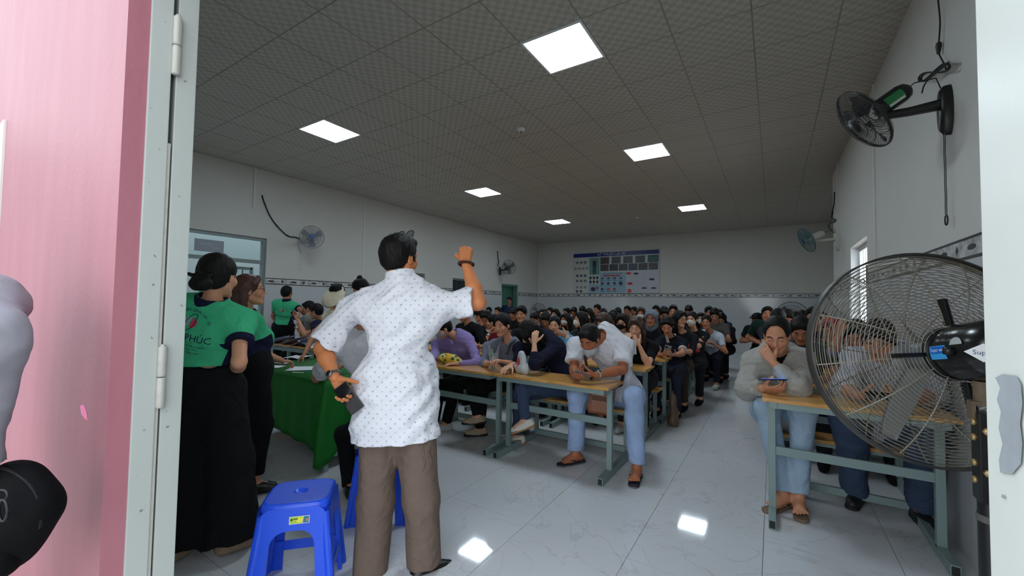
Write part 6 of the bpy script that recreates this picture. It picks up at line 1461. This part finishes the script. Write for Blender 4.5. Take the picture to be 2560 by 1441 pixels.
# ================================================================== second and third rows (posed one by one)
def seated(label, N, head, row, f=(-.12, -1), sex='m', x=None, R=None, L=None, look=None, **kw):
    y = row + .50; px = x if x is not None else N[0]
    p = Person(label, (px, y, .54), f, H=kw.pop('H', 1.62), sex=sex, neck=N, head=head, headdir=look or (-.5, -.85, -.35), base=(px, y, 0), res=kw.pop('res', 1.35), **kw)
    a = dict(w=(p.S['R'][0] + .08, row + .0, .775), n=(0, 0, -1), curl=.6); b = dict(w=(p.S['L'][0] - .08, row + .02, .775), n=(0, 0, -1), curl=.6)
    p.arms(R=R or a, L=L or b)
    p.legs(R=dict(k=(px - .12, row + .12, .50), a=(px - .12, row + .14, .085)), L=dict(k=(px + .12, row + .12, .50), a=(px + .12, row + .10, .085)))
    return p
def dress(p, skincol, hairs, shirtc, trou, sleeve=.6, eyes='down', shoe=BLK, hairm=None, extra=None, **kw):
    p.build_skin(skincol, eyes=eyes); p.hair(hairs, hairm, extra=extra); o = p.shirt(shirtc if not isinstance(shirtc, tuple) else cloth(shirtc), sleeve=sleeve, **kw); p.trousers(trou if not isinstance(trou, tuple) else cloth(trou)); p.shoes(shoe); return o
y2, y3, y4 = DY[1], DY[2], DY[3]
bl = seated('woman in sky blue hooded jacket resting her cheek on her hand, second row', at(1402, 835, 4.72), at(1386, 814, 4.62), y2, sex='f', look=(.32, -.95, -.03), L=dict(e=at(1424, 878, 4.42), w=at(1418, 840, 4.52), n=(-.1, .9, .4), curl=.35, d=(-.9, -.2, .22)), res=1.15)
dress(bl, (214, 160, 128), 'tied', (96, 156, 190), (40, 44, 60), 1.75, 'open', seed=71, loose=.012, extra=None)
v, f = sdf_mesh([rc(bl.N + bl.sr * .07, bl.N - bl.sr * .07 - bl.sf * .03, .04, .04, .03), rc(bl.N + bl.sr * .075, bl.N + bl.sr * .05 + bl.sf * .1 - bl.su * .06, .03, .02, .03)], .009); to_obj('hood', v, f, mat('striped_lining', (150, 150, 146), .9, noise=.5, nscale=40), bl.root, bl.o)
mo = seated('woman with long brown hair in black t-shirt holding her hand to her mouth', at(1600, 850, 4.72), at(1590, 818, 4.58), y2, sex='f', look=(.02, -1, -.32), x=-1.28, L=dict(e=at(1620, 915, 4.48), w=at(1597, 862, 4.42), n=(-.2, .95, .2), curl=.7, d=(-.55, .05, .65)), R=dict(e=at(1560, 905, 4.5), w=at(1565, 858, 4.42), n=(.4, .6, .2), curl=.7, d=(.3, 0, .9)), res=1.0)
dress(mo, (226, 172, 142), 'long', (18, 18, 20), (34, 36, 40), .62, shoe=mat('white_black_sneaker', (170, 170, 168), .7, noise=.9, nscale=25), hairm=mat('hair_chestnut', (64, 42, 34), .4, noise=.4, nscale=90, bump=.5, bscale=150, spec=.4, stretch=(1, 1, .15)), seed=72)
phone('white phone in the hands of the woman with her hand to her mouth', at(1582, 868, 4.36), (0, -.1, 1), (.1, 1, .1), PAPER)
bp = seated('man in black polo leaning on his desk beside the raised arm of the speaker', at(1172, 808, 4.78), at(1158, 782, 4.7), y2, look=(-.5, -.8, -.5), H=1.68, R=dict(w=at(1195, 868, 4.4), n=(0, 0, -1)), L=dict(e=at(1222, 882, 4.55), w=at(1200, 868, 4.35), n=(0, 0, -1)))
dress(bp, (186, 128, 98), 'short', (18, 18, 20), (30, 32, 38), .75, seed=73)
rw = seated('woman in red top with watch, hand raised to her ear, second row', at(1243, 836, 5.0), at(1232, 806, 4.92), y2, sex='f', look=(-.95, -.35, -.05), x=-3.38, R=dict(e=at(1205, 872, 4.62), w=at(1222, 836, 4.74), n=(.6, .3, .2), curl=.4, d=(.3, .3, .8)))
dress(rw, (214, 150, 112), 'tied', (120, 30, 38), (30, 30, 34), .5, 'open', seed=74); wristwatch(rw, 'R', mat('steel_watch', (150, 152, 156), .3, metal=.9), PAPER, t=.02)
cp = seated('man in dark shirt with white collar tips looking down, third row', at(1226, 824, 5.62), at(1216, 796, 5.5), y3, look=(.2, -.85, -.55))
dress(cp, (170, 112, 84), 'short', (22, 24, 30), (30, 32, 38), seed=75, collar=PAPER)
gc = seated('man with grey collar turned sideways behind the raised arm', at(1205, 812, 6.3), at(1199, 790, 6.25), y4 - .3, look=(-.9, -.3, -.2))
dress(gc, (196, 138, 108), 'short', (40, 40, 44), (30, 32, 38), seed=76)
bg = seated('tall man with thick black hair behind the navy hooded woman', at(1312, 822, 5.62), at(1303, 785, 5.55), y3, look=(.22, -.95, -.18), H=1.76, sh_w=.2)
dress(bg, (208, 152, 120), 'short', (34, 36, 44), (30, 32, 38), seed=77, eyes='open')
for o_ in bg.root.children:
    if o_.name.startswith(('hair', 'body')): pass
pl_ = seated('man with bowed head in dark checked shirt, third row', at(1372, 824, 6.0), at(1364, 800, 5.86), y3 + .3, look=(.15, -.8, -.6))
dress(pl_, (184, 126, 96), 'short', mat('dark_check', (44, 50, 62), .9, noise=.6, nscale=40), (30, 32, 38), seed=78)
m1 = seated('woman in white face mask and black patterned top looking left, third row', at(1458, 826, 5.6), at(1452, 800, 5.52), y3, sex='f', look=(-.7, -.65, .03))
PAT = mat('black_white_pattern', (40, 40, 44), .9, noise=1.0, nscale=22)
dress(m1, (214, 160, 130), 'long', PAT, (24, 24, 28), .5, 'open', seed=79, vneck=.05); m1.mask(cloth((226, 226, 216)))
bk = seated('woman with reddish brown hair directly behind the man in white t-shirt', at(1512, 828, 5.1), at(1508, 806, 5.0), y2 + .2, sex='f', look=(-.3, -.8, -.5))
dress(bk, (200, 144, 114), 'bob', (30, 30, 34), (30, 30, 34), seed=80, hairm=HAIRB)
m2 = seated('woman with glasses and black face mask in white blouse, third row', at(1562, 832, 5.62), at(1555, 806, 5.55), y3, sex='f', look=(.05, -1, -.25), x=-1.75)
dress(m2, (214, 160, 130), 'long', (206, 206, 200), (30, 30, 34), 1.5, 'open', seed=81); m2.mask(cloth((26, 26, 28))); m2.glasses(DARK)
po_ = seated('woman in black polo with white collar looking at her phone, third row aisle', at(1676, 843, 5.72), at(1668, 815, 5.58), y3, sex='f', look=(.08, -.9, -.5), x=-1.12, R=dict(e=at(1640, 885, 5.5), w=at(1656, 888, 5.22), n=(.4, .2, .9), curl=.7), L=dict(e=at(1706, 885, 5.5), w=at(1684, 888, 5.22), n=(-.4, .2, .9), curl=.7), res=1.1)
dress(po_, (196, 134, 104), 'swept', (22, 24, 34), (40, 44, 58), .62, seed=82, collar=cloth((214, 208, 196)), cuff=cloth((200, 200, 200)))
phone('silver phone in the hands of the woman with the white polo collar', at(1668, 876, 5.14), (.25, -.45, .6), (0, .6, .7), mat('silver_phone', (150, 152, 156), .3))
hd = seated('person with grey hood over head, fourth row', at(1636, 822, 6.62), at(1628, 797, 6.55), y4, look=(.0, -1, -.12))
dress(hd, (178, 122, 94), 'short', (26, 28, 34), (30, 32, 38), 1.6, 'open', seed=83)
[bpy.data.objects.remove(c_) for c_ in list(hd.root.children) if c_.name.startswith('hair')]
v, f = sdf_mesh([el((0, -.02, .03), (.105, .122, .118), k=0), rc((0, -.05, -.05), (0, -.05, -.14), .09, .10, .03), el((0, .10, -.03), (.074, .13, .105), k=.01, neg=True)], .009); v = smooth_mesh(v, f, 1); to_obj('hood', hd.hc + v @ hd.hM.T, f, cloth((112, 120, 134)), hd.root, hd.o)
gp = seated('woman with glasses in profile wearing black jacket, fourth row', at(1708, 828, 6.2), at(1700, 798, 6.1), y4 - .4, sex='f', look=(.75, -.65, -.1), x=-1.12)
dress(gp, (214, 156, 122), 'fall', (26, 26, 30), (70, 60, 52), 1.6, 'open', seed=84); gp.glasses(DARK)
m3 = seated('woman in white surgical mask and black top, fifth row aisle', at(1737, 826, 6.78), at(1729, 799, 6.68), y4 + .1, sex='f', look=(-.12, -1, -.03), x=-1.0, R=dict(w=at(1738, 850, 6.35), n=(0, 0, -1)))
dress(m3, (210, 154, 124), 'tied', (22, 22, 26), (30, 30, 36), 1.3, 'open', seed=85); m3.mask(cloth((206, 208, 204)))
w2 = seated('girl in white t-shirt with a red print, sitting at the aisle further back', at(1774, 830, 7.7), at(1766, 806, 7.6), DY[5] - .3, sex='f', look=(-.05, -1, -.08), x=-.93, L=dict(w=at(1786, 862, 7.5), n=(0, 0, -1)))
dress(w2, (180, 120, 90), 'tied', (186, 194, 206), (30, 34, 48), .6, 'open', seed=86, shoe=mat('grey_sneaker', (170, 172, 168), .7, noise=.7, nscale=25))
# right block
rb = seated('man in dark grey shirt with bowed head behind the grey jacket man', at(2010, 848, 4.72), at(2002, 826, 4.6), y2 + .05, look=(-.05, -.85, -.55), H=1.66)
dress(rb, (176, 116, 88), 'short', (62, 66, 72), (40, 42, 46), seed=91)
dg_ = seated('man in dark green polo sitting upright at the aisle, right block', at(1924, 812, 7.6), at(1919, 787, 7.55), DY[5] - .1, look=(.0, -1, .08), H=1.74, f=(-.3, -1), x=-.05)
dress(dg_, (178, 116, 88), 'short', (24, 48, 44), (30, 32, 38), .7, 'open', seed=92)
ck = seated('person in dark cap behind the man in dark green polo', at(1897, 818, 8.6), at(1893, 801, 8.55), DY[6] - .1, look=(-.5, -.85, -.1), x=-.2)
dress(ck, (176, 120, 92), 'short', (26, 28, 34), (30, 32, 38), seed=93)
v, f = sdf_mesh([el((0, -.01, .055), (.092, .108, .082), k=.004), el((0, .10, .06), (.07, .08, .012), k=.01)], .007, cuts=[((0, 0, .04), (0, -.1, -1))]); to_obj('cap', ck.hc + v @ ck.hM.T, f, BLK, ck.root, ck.o)
rm = seated('man with short black hair behind the rim of the pedestal fan, right block', at(2042, 822, 6.1), at(2034, 795, 6.0), y4 - .5, look=(-.2, -1, -.05), H=1.70)
dress(rm, (196, 132, 100), 'short', (32, 34, 40), (30, 32, 38), eyes='open', seed=94)
rc_ = seated('person in red and white patterned headcover seen through the fan guard', at(2092, 848, 5.7), at(2080, 826, 5.55), y3 + .0, look=(-.6, -.8, -.3), x=.62, H=1.6)
RW = mat('red_white_print', (170, 60, 56), .9, noise=1.0, nscale=20)
dress(rc_, (186, 128, 100), 'short', (150, 40, 46), (30, 32, 38), seed=95)
v, f = sdf_mesh([el((0, -.012, .045), (.094, .112, .10), k=.004)], .008, cuts=[((0, .03, .03), (0, .7, -1))]); to_obj('headscarf', rc_.hc + v @ rc_.hM.T, f, RW, rc_.root, rc_.o)
bs = seated('man in steel blue shirt with raised arm, second row right block', at(2128, 858, 4.75), at(2140, 836, 4.62), y2 + .05, look=(-.2, -.8, -.6), x=.68, R=dict(e=at(2085, 880, 4.55), w=at(2096, 842, 4.5), n=(.3, .5, .3), curl=.6))
dress(bs, (190, 130, 100), 'short', (98, 110, 136), (30, 32, 38), 1.0, seed=96)
th = seated('person seen only as black hair behind the grey jacket man', at(1950, 822, 6.3), at(1946, 797, 6.2), y4 - .35, look=(-.2, -.7, -.8), x=-.02)
dress(th, (180, 122, 94), 'short', (40, 42, 48), (30, 32, 38), seed=97)
sd_ = Person('man in navy shirt standing in the green doorway of the left wall', (-7.36, 11.25, .9), (.25, -1), H=1.66, head=at(1273, 752, 11.25), neck=at(1273, 766, 11.3), headdir=(.3, -1, -.1), base=(-7.36, 11.25, 0), res=2.0)
sd_.arms(R=dict(w=sd_.P + [-.2, -.05, -.05]), L=dict(w=sd_.P + [.25, -.1, .0])); sd_.legs(R=dict(a=(-7.44, 11.25, .085)), L=dict(a=(-7.28, 11.25, .085)))
dress(sd_, (150, 104, 80), 'short', (26, 44, 78), (30, 32, 38), seed=98)
# ================================================================== further rows: four base figures copied, each copy with its own clothes and hair
def base_fig(sex, hair, look, sleeve, kw=None):
    p = Person('base', (0, .3, .54), (0, -1), H=1.62, sex=sex, neck=(0, .16, 1.03), head=(0, .06, 1.17), headdir=look, base=(0, 0, 0), res=2.0)
    p.arms(R=dict(w=(-.12, -.16, .78), n=(0, 0, -1)), L=dict(w=(.12, -.16, .78), n=(0, 0, -1))); p.legs(R=dict(k=(-.12, -.08, .5), a=(-.12, -.06, .085)), L=dict(k=(.12, -.08, .5), a=(.12, -.06, .085)))
    p.build_skin((190, 134, 104), eyes='open'); p.hair(hair); p.shirt(BLK, sleeve=sleeve, seed=7); p.trousers(cloth((30, 32, 38))); p.shoes(BLK); return p.root
BASES = {'mf': base_fig('m', 'short', (.14, -1, -.05), .6), 'md': base_fig('m', 'short', (.14, -.85, -.5), .6), 'ff': base_fig('f', 'long', (.14, -1, -.08), .6), 'fd': base_fig('f', 'bob', (.14, -.85, -.5), 1.6)}
used = set()
def crowd(kind, px, py, Y, shirtc, label, hairm=None, mask=None, sk=None, turn=0.0, trou=None):
    b = BASES[kind]; o = b if kind not in used else copy_tree(b); used.add(kind)
    c = at(px, py, Y); a = math.radians(turn); hx, hy = -.06 * math.sin(a), .06 * math.cos(a)
    o.location = (c[0] - hx, Y - hy, 0); o.rotation_euler = (0, 0, a); s_ = min(1.12, max(.93, (c[2]) / 1.17)); o.scale = (1, 1, s_)
    o['label'] = label; o['group'] = 'people seated in the back rows'
    for ch in o.children:
        n_ = ch.name.split('.')[0]; m = {'shirt': cloth(shirtc), 'hair': hairm or HAIR, 'body': skin(sk or (186, 130, 100)), 'trousers': cloth(trou or (34, 36, 42))}.get(n_)
        if m: ch.material_slots[0].link = 'OBJECT'; ch.material_slots[0].material = m
    if mask:
        P = [el((0, .036, -.042), (.067, .072, .052), k=.01), rc((0, .100, -.022), (0, .098, -.07), .014, .014, .03)]
        v, f = sdf_mesh(P, .008, cuts=[((0, .02, 0), (0, -1, 0)), ((0, .06, -.008), (0, -.25, 1)), ((0, .06, -.10), (0, -.1, -1))])
        look = nrm((.14, -1, -.05)); hr = nrm(np.cross(look, UPZ)); M_ = np.stack([hr, look, np.cross(hr, look)], 1)
        to_obj('face_mask', np.array([0, .06, 1.17]) + v @ M_.T, f, cloth(mask), o, np.zeros(3))
    return o
CR_ = [
 ('md', 1337, 797, 6.9, (30, 34, 46), 'man with black hair bowed under the left back pedestal fan', 0),
 ('ff', 1388, 787, 7.4, (60, 62, 66), 'woman with long hair and pale mask behind the sky blue jacket woman', 0, (200, 200, 196)),
 ('ff', 1414, 800, 6.6, (26, 26, 30), 'woman with long black hair left of the white mask woman', 0),
 ('mf', 1417, 783, 9.0, (40, 42, 48), 'man far back above the woman with long black hair, left centre', 0),
 ('ff', 1471, 787, 7.3, (70, 60, 58), 'woman with bare forehead just right of the white mask woman', 0),
 ('mf', 1493, 775, 9.3, (36, 38, 44), 'tallest man in the back middle, below the poster', 0),
 ('md', 1508, 787, 8.2, (30, 30, 36), 'person with bowed black head right of the tallest back man', 0),
 ('fd', 1528, 797, 7.0, (26, 26, 30), 'woman with dark bob behind the reddish brown hair woman', 0),
 ('md', 1456, 778, 9.8, (44, 40, 44), 'person far back between white mask woman and tallest back man', 0),
 ('ff', 1533, 789, 8.6, (60, 66, 80), 'small face left of the woman with glasses and black mask', 0),
 ('ff', 1602, 785, 7.5, (56, 40, 40), 'woman with brown hair behind the hand to mouth woman', 0, None, HAIRB),
 ('md', 1660, 786, 7.4, (30, 30, 34), 'person with black hair right of the grey hood', 0),
 ('mf', 1683, 780, 8.3, (48, 50, 58), 'man behind the polo collar woman, far right of left block', 0),
 ('mf', 1773, 782, 9.2, (60, 58, 60), 'man with black hair behind girl in white t-shirt', 0),
 ('md', 1786, 788, 8.5, (84, 82, 78), 'man in grey brown sweater behind the girl in white t-shirt', 0),
 ('fd', 1803, 797, 9.0, (34, 34, 38), 'woman in dark top with crossed arms at the aisle, back rows', 0),
 ('mf', 1798, 788, 10.2, (44, 60, 96), 'person in blue at the aisle end of the last rows', 0),
 ('ff', 1752, 797, 8.6, (40, 38, 40), 'small face between surgical mask woman and white t-shirt girl', 0),
 ('md', 1722, 779, 9.5, (34, 36, 40), 'dark head above the woman in surgical mask', 0),
 ('ff', 1640, 778, 9.4, (50, 44, 50), 'far head above the grey hood, back rows', 0),
 ('mf', 1568, 778, 10.0, (46, 50, 60), 'far head above the woman with glasses and black mask', 0),
 ('md', 1545, 783, 9.4, (58, 54, 52), 'bowed far head left of the woman with glasses and black mask', 0),
 ('mf', 1585, 780, 10.3, (58, 60, 70), 'far head between black mask woman and brown haired woman', 0),
 ('md', 1435, 780, 10.0, (30, 32, 36), 'far bowed head above the white mask woman', 0),
 ('ff', 1375, 780, 9.6, (60, 40, 46), 'far woman left of the woman with pale mask', 0),
 ('mf', 1358, 786, 8.4, (40, 44, 58), 'man under the right edge of the left back fan', 0),
 ('mf', 1245, 780, 8.6, (40, 40, 46), 'far man left of the tall thick haired man', 0),
 ('md', 1280, 785, 8.0, (34, 34, 40), 'bowed far head hidden left behind the tall thick haired man', 0),
 ('mf', 1222, 779, 9.4, (52, 54, 60), 'far head near the green door, leftmost of the back rows', 0),
 ('md', 1968, 797, 7.0, (36, 38, 44), 'bowed head under the right back fan, right block', 0),
 ('mf', 1990, 800, 7.8, (44, 44, 50), 'man with dark hair just right under the right back fan', 0),
 ('md', 2006, 795, 8.8, (40, 40, 46), 'far head beside the fan rim man, right block', 0),
 ('mf', 2052, 800, 7.6, (50, 52, 60), 'man behind the patterned headcover person', 0),
 ('ff', 1905, 800, 9.6, (44, 44, 48), 'far head between dark cap person and dark green polo man', 0),
]
for e in CR_:
    crowd(e[0], e[1], e[2], e[3], e[4], e[5], turn=random.uniform(-24, 16), hairm=e[8] if len(e) > 8 else None, mask=e[7] if len(e) > 7 else None, sk=random.choice([(186, 130, 100), (200, 144, 114), (172, 116, 88)]))
# ================================================================== things on the desks and floor
def blob_obj(name, label, cat, prims, h, m, loc, noise=None, sm=1):
    v, f = sdf_mesh(prims, h, noise=noise); v = smooth_mesh(v, f, sm); t = thing(name, label, cat, tuple(loc)); return t, to_obj(name + '_body', v, f, m, t, np.zeros(3))
c = at(1124, 905, 3.26); c[2] = .745
def print_mat(name, base, spots, scale=14, th=.35):
    m, n, l, b = newmat(name); tc = n.new('ShaderNodeTexCoord'); cur = None
    mx0 = None; b.inputs['Roughness'].default_value = .6; col = None
    for i, sc in enumerate(spots):
        v_ = n.new('ShaderNodeTexVoronoi'); v_.inputs['Scale'].default_value = scale * (1 + .2 * i); mp = n.new('ShaderNodeMapping'); mp.inputs['Location'].default_value = (i * 3.1, i * 1.7, .3); l.new(tc.outputs['Object'], mp.inputs[0]); l.new(mp.outputs[0], v_.inputs['Vector'])
        lt = n.new('ShaderNodeMath'); lt.operation = 'LESS_THAN'; lt.inputs[1].default_value = th; l.new(v_.outputs['Distance'], lt.inputs[0])
        mx = n.new('ShaderNodeMix'); mx.data_type = 'RGBA'; l.new(lt.outputs[0], mx.inputs[0]); mx.inputs[7].default_value = lin(sc)
        if col is None: mx.inputs[6].default_value = lin(base)
        else: l.new(col, mx.inputs[6])
        col = mx.outputs[2]
    l.new(col, b.inputs['Base Color']); return m
t, o = blob_obj('fabric_bag', 'yellow fabric bag printed with green leaves on the front desk edge', 'bag', [el((-.03, 0, .05), (.13, .07, .055), k=.05), el((.06, 0, .03), (.11, .06, .032), k=.05)], .007, print_mat('leaf_print', (226, 176, 40), [(236, 218, 150), (30, 92, 50)], 16, .38), c, folds(.003, 3, 60))
# clear plastic bag with a cup and straw
c = at(1234, 918, 3.25); c[2] = .742
PLAST = mat('clear_plastic', (222, 224, 228), .12, trans=.0, alpha=.24, spec=.8)
t = thing('plastic_bag', 'clear plastic bag around an iced drink cup on the front desk', 'bag', tuple(c))
def crumple(h0, r0, r1, m, name, seed, parent, top=.0, h=.006):
    rr = np.random.default_rng(seed); n, k = 22, 14; V = []
    for i in range(k + 1):
        f = i / k; r = (r0 + (r1 - r0) * f) * (1 - .25 * math.sin(math.pi * f * 1.0) ** 2)
        for j in range(n):
            a = 2 * math.pi * j / n; w = 1 + .14 * math.sin(3 * a + 4 * f) + .10 * math.sin(7 * a - 9 * f + seed) + rr.normal() * .03
            V.append((r * w * math.cos(a), r * w * math.sin(a) * .75, h0 * f + top * f * f * math.sin(2 * a + 1)))
    F = [(i * n + j, i * n + (j + 1) % n, (i + 1) * n + (j + 1) % n, (i + 1) * n + j) for i in range(k) for j in range(n)] + [list(range(n))[::-1]]
    return MB().add(V, F, True).build(name, m, parent)
crumple(.20, .062, .058, PLAST, 'plastic_film', 5, t, .05)
t2 = thing('drink_cup', 'clear plastic cup with dark iced drink and green straw inside the plastic bag', 'cup', tuple(c + [0, 0, .004]))
MB().lathe((0, 0, 0), (0, 0, 1), [(0, 0), (.028, 0), (.036, .11), (.037, .112)], 20).build('cup_wall', mat('cup_plastic', (226, 228, 230), .1, alpha=.3, spec=.7), t2)
MB().lathe((0, 0, .002), (0, 0, 1), [(0, 0), (.026, 0), (.029, .035), (0, .035)], 20).build('drink', mat('dark_coffee', (58, 34, 34), .2), t2)
MB().tube([(.0, 0, .03), (-.012, 0, .12), (-.022, 0, .19)], .005, 8).build('straw', mat('green_straw', (150, 200, 160), .4), t2)
c = at(1303, 925, 3.24); c[2] = .742
t, o = blob_obj('plastic_bag', 'white plastic carrier bag with a red print and knotted handle on the front desk', 'bag', [rc((-.03, .015, .035), (.045, -.015, .035), .042, .042, .03), rc((-.025, .012, .04), (-.012, .006, .175), .036, .020, .03), rc((.04, -.012, .04), (.018, -.006, .178), .036, .020, .03), rc((-.05, -.01, .05), (-.085, -.02, .075), .012, .007, .02), rc((-.085, -.02, .075), (-.06, -.02, .095), .007, .007, .01)], .0055, mat('white_film', (196, 202, 206), .35, noise=.06, nscale=30), c, folds(.0035, 9, 70))
V = np.array([v.co[:] for v in o.data.vertices]); bvh = BVHTree.FromPolygons([Vector(v) for v in V], [tuple(p.vertices) for p in o.data.polygons])
def dec(pts, name, col, off=.0015):
    dn = Vector((-.5, -.86, 0)) * -1; e = np.array([.86, -.5, 0]); P_ = []
    for u, w in pts:
        q0 = np.array([0, 0, 0]) + e * u + UPZ * w - np.array(dn) * .4; hit = bvh.ray_cast(Vector(q0), dn); P_.append((np.array(hit[0]) if hit[0] is not None else q0 + np.array(dn) * .36) - np.array(dn) * off)
    MB().add(P_, [tuple(range(len(P_)))]).build(name, mat('print_' + name, col, .5), o)
dec([(.016 * math.cos(a) - .012 + .004 * math.sin(2 * a), .095 + .052 * math.sin(a)) for a in np.linspace(0, 2 * math.pi, 22, endpoint=False)], 'red_print', (226, 74, 40))
dec([(.010, .07), (.016, .09), (.014, .13), (.008, .145), (.006, .11)], 'navy_print', (36, 34, 74))
# lanyard card holder
c = at(1327, 977, 3.40); t = thing('card_holder', 'brown card holder on a lanyard hanging below the desk edge', 'card holder', tuple(c))
MB().box((0, 0, 0), (.095, .006, .065), np.stack([nrm((.95, .3, .06)), nrm((-.3, .95, 0)), nrm((0, 0, 1))], 1), bev=.003).build('holder', mat('brown_leather', (112, 66, 54), .6), t)
MB().tube([(0, 0, .032), (-.005, .01, .06), (-.01, .06, .14)], .003, 6).build('lanyard', DARK, t); MB().lathe((0, 0, .032), (0, 0, 1), [(0, 0), (.006, 0), (.006, .016), (0, .016)], 10).build('clip', mat('steel_watch', (150, 152, 156), .3, metal=.9), t)
# shirt print of the grey t-shirt woman
def chest_print(p, items):
    bv = BVHTree.FromPolygons([Vector(v) for v in p.shV], [tuple(f) for f in p.shF]); sh = [o_ for o_ in p.root.children if o_.name.startswith('shirt')][0]
    def pr(u, w, off=.002):
        q0 = p.P + p.sr * u + p.su * w + p.sf * .6; hit = bv.ray_cast(Vector(q0), Vector(-p.sf)); a_ = np.array(hit[0]) if hit[0] is not None else q0 - p.sf * .45
        return a_ + p.sf * off - p.o
    for (nm, col, u0, w0, u1, w1) in items:
        n = 6; V = []
        for i in range(n + 1):
            u = u0 + (u1 - u0) * i / n; V += [pr(u, w0), pr(u, w1)]
        MB().add(V, [(2 * i, 2 * i + 2, 2 * i + 3, 2 * i + 1) for i in range(n)]).build(nm, mat('chest_%d_%d' % (col[0], col[1]), col, .8), sh)
chest_print(gw, [('chest_stripe', (176, 150, 150), -.10, .245, .08, .257), ('chest_stripe', (60, 30, 34), -.10, .225, .08, .24), ('chest_stripe', (176, 150, 150), -.10, .205, .08, .217), ('chest_stripe', (150, 60, 50), -.09, .17, .05, .198)])
chest_print(po_, [('placket', (206, 200, 188), -.018, .36, .018, .47)])
chest_print(w2, [('chest_print', (170, 60, 60), -.06, .29, .0, .33)])
c = at(1722, 862, 5.95); t, o = blob_obj('jersey', 'red and white folded jersey bundle on the fourth row desk at the aisle', 'clothes', [el((0, 0, .06), (.09, .07, .07), k=.04), el((.05, 0, .03), (.08, .06, .035), k=.04)], .010, mat('jersey_print', (150, 50, 54), .9, noise=1.0, nscale=18), (c[0], DY[3] - .03, .745), folds(.006, 2, 50))
c = at(1752, 852, 6.99); t, o = blob_obj('backpack', 'black backpack standing on the fifth row desk at the aisle', 'bag', [el((0, 0, .12), (.13, .09, .13), k=.04), el((0, -.07, .08), (.09, .04, .07), k=.03)], .012, BLK, (-1.12, DY[4] - .02, .745), folds(.004, 4, 40)); MB().tube([(-.04, .0, .25), (0, .02, .285), (.04, .0, .25)], .008, 8).build('handle', BLACK, t)
t, o = blob_obj('plastic_bag', 'crumpled brown plastic bag hanging beside the second bench at the aisle', 'bag', [el((0, 0, .17), (.05, .06, .17), k=.05), el((0, .0, .07), (.06, .075, .08), k=.04), rc((0, 0, .3), (0, 0, .4), .03, .012, .04)], .011, mat('brown_film', (104, 84, 64), .45, noise=.3, nscale=20), (-.985, 5.02, .005), folds(.012, 6, 34))
c = at(1706, 872, 6.1); t, o = blob_obj('paper_bag', 'crumpled white paper packet on the edge of the fourth row desk', 'packet', [el((0, 0, .03), (.07, .06, .035), k=.02)], .009, PAPER, (-1.13, DY[3] - .02 + .0, .745), folds(.009, 8, 60)) if False else (None, None)
# black shoulder bag of the person at far left
bc = pv(8, 1288, 1.02); BR = np.stack([CR, CF, CU], 1)
t = thing('shoulder_bag', 'black zipped shoulder bag of the person at far left', 'bag', tuple(bc))
def lb(x, y, z): return BR @ np.array([x, y, z])
NYL = mat('black_nylon', (12, 12, 14), .7, noise=.2, nscale=30, bump=.15, bscale=300, spec=.08)
v, f = sdf_mesh([el(lb(-.03, .0, -.03), (.135, .06, .115), BR, .05), el(lb(.035, -.0, .035), (.09, .05, .10), BR, .04), rc(lb(.02, 0, -.03), lb(.085, 0, .02), .05, .045, .04)], .006, noise=folds(.002, 3, 50)); v = smooth_mesh(v, f, 1); to_obj('bag_body', v, f, NYL, t, np.zeros(3))
v, f = sdf_mesh([el(lb(-.06, -.035, -.065), (.105, .05, .085), BR, .04), rc(lb(-.1, -.03, -.1), lb(.02, -.03, -.09), .05, .05, .03)], .006); v = smooth_mesh(v, f, 1); to_obj('front_pocket', v, f, NYL, t, np.zeros(3))
MB().tube([lb(.118 * math.cos(a) + .01, -.028, .118 * math.sin(a) + .012) for a in np.linspace(-.25, 1.7, 22)], .004, 8, flat=.5).build('zip', mat('zip_black', (20, 20, 22), .5, spec=.2), t)
PUL = mat('gunmetal', (44, 44, 48), .35, metal=.5)
for (px_, pz_, rz_) in ((.085, .085, -.3), (.0, .02, .9), (-.035, .035, .3)):
    m_ = MB(); m_.tube([lb(px_ + .012 * math.cos(a), -.07, pz_ + .012 * math.sin(a)) for a in np.linspace(0, 2 * math.pi, 16, endpoint=False)], .0028, 6, closed=True)
    m_.tube([lb(px_ + .004 + .010 * math.cos(a) * 1.0, -.072, pz_ - .035 + .025 * math.sin(a)) for a in np.linspace(0, 2 * math.pi, 18, endpoint=False)], .003, 6, closed=True); m_.build('zip_pull', PUL, t)
MB().tube([lb(-.06, -.01, .06), lb(-.1, -.02, .25), lb(-.16, -.02, .5)], .018, 8, flat=.25).build('strap', NYL, t)
# pale board edge on the pink wall at far left
b_ = at(0, 430, .372); o = MB().box((0, 0, 0), (.5, .02, .62), bev=.004).build('notice_board', mat('pale_board', (206, 206, 200), .5), None, (at(7, 438, .372)[0] - .25, .372, at(7, 438, .372)[2])); tag(o, 'edge of a pale board fixed on the pink wall at far left', 'board')
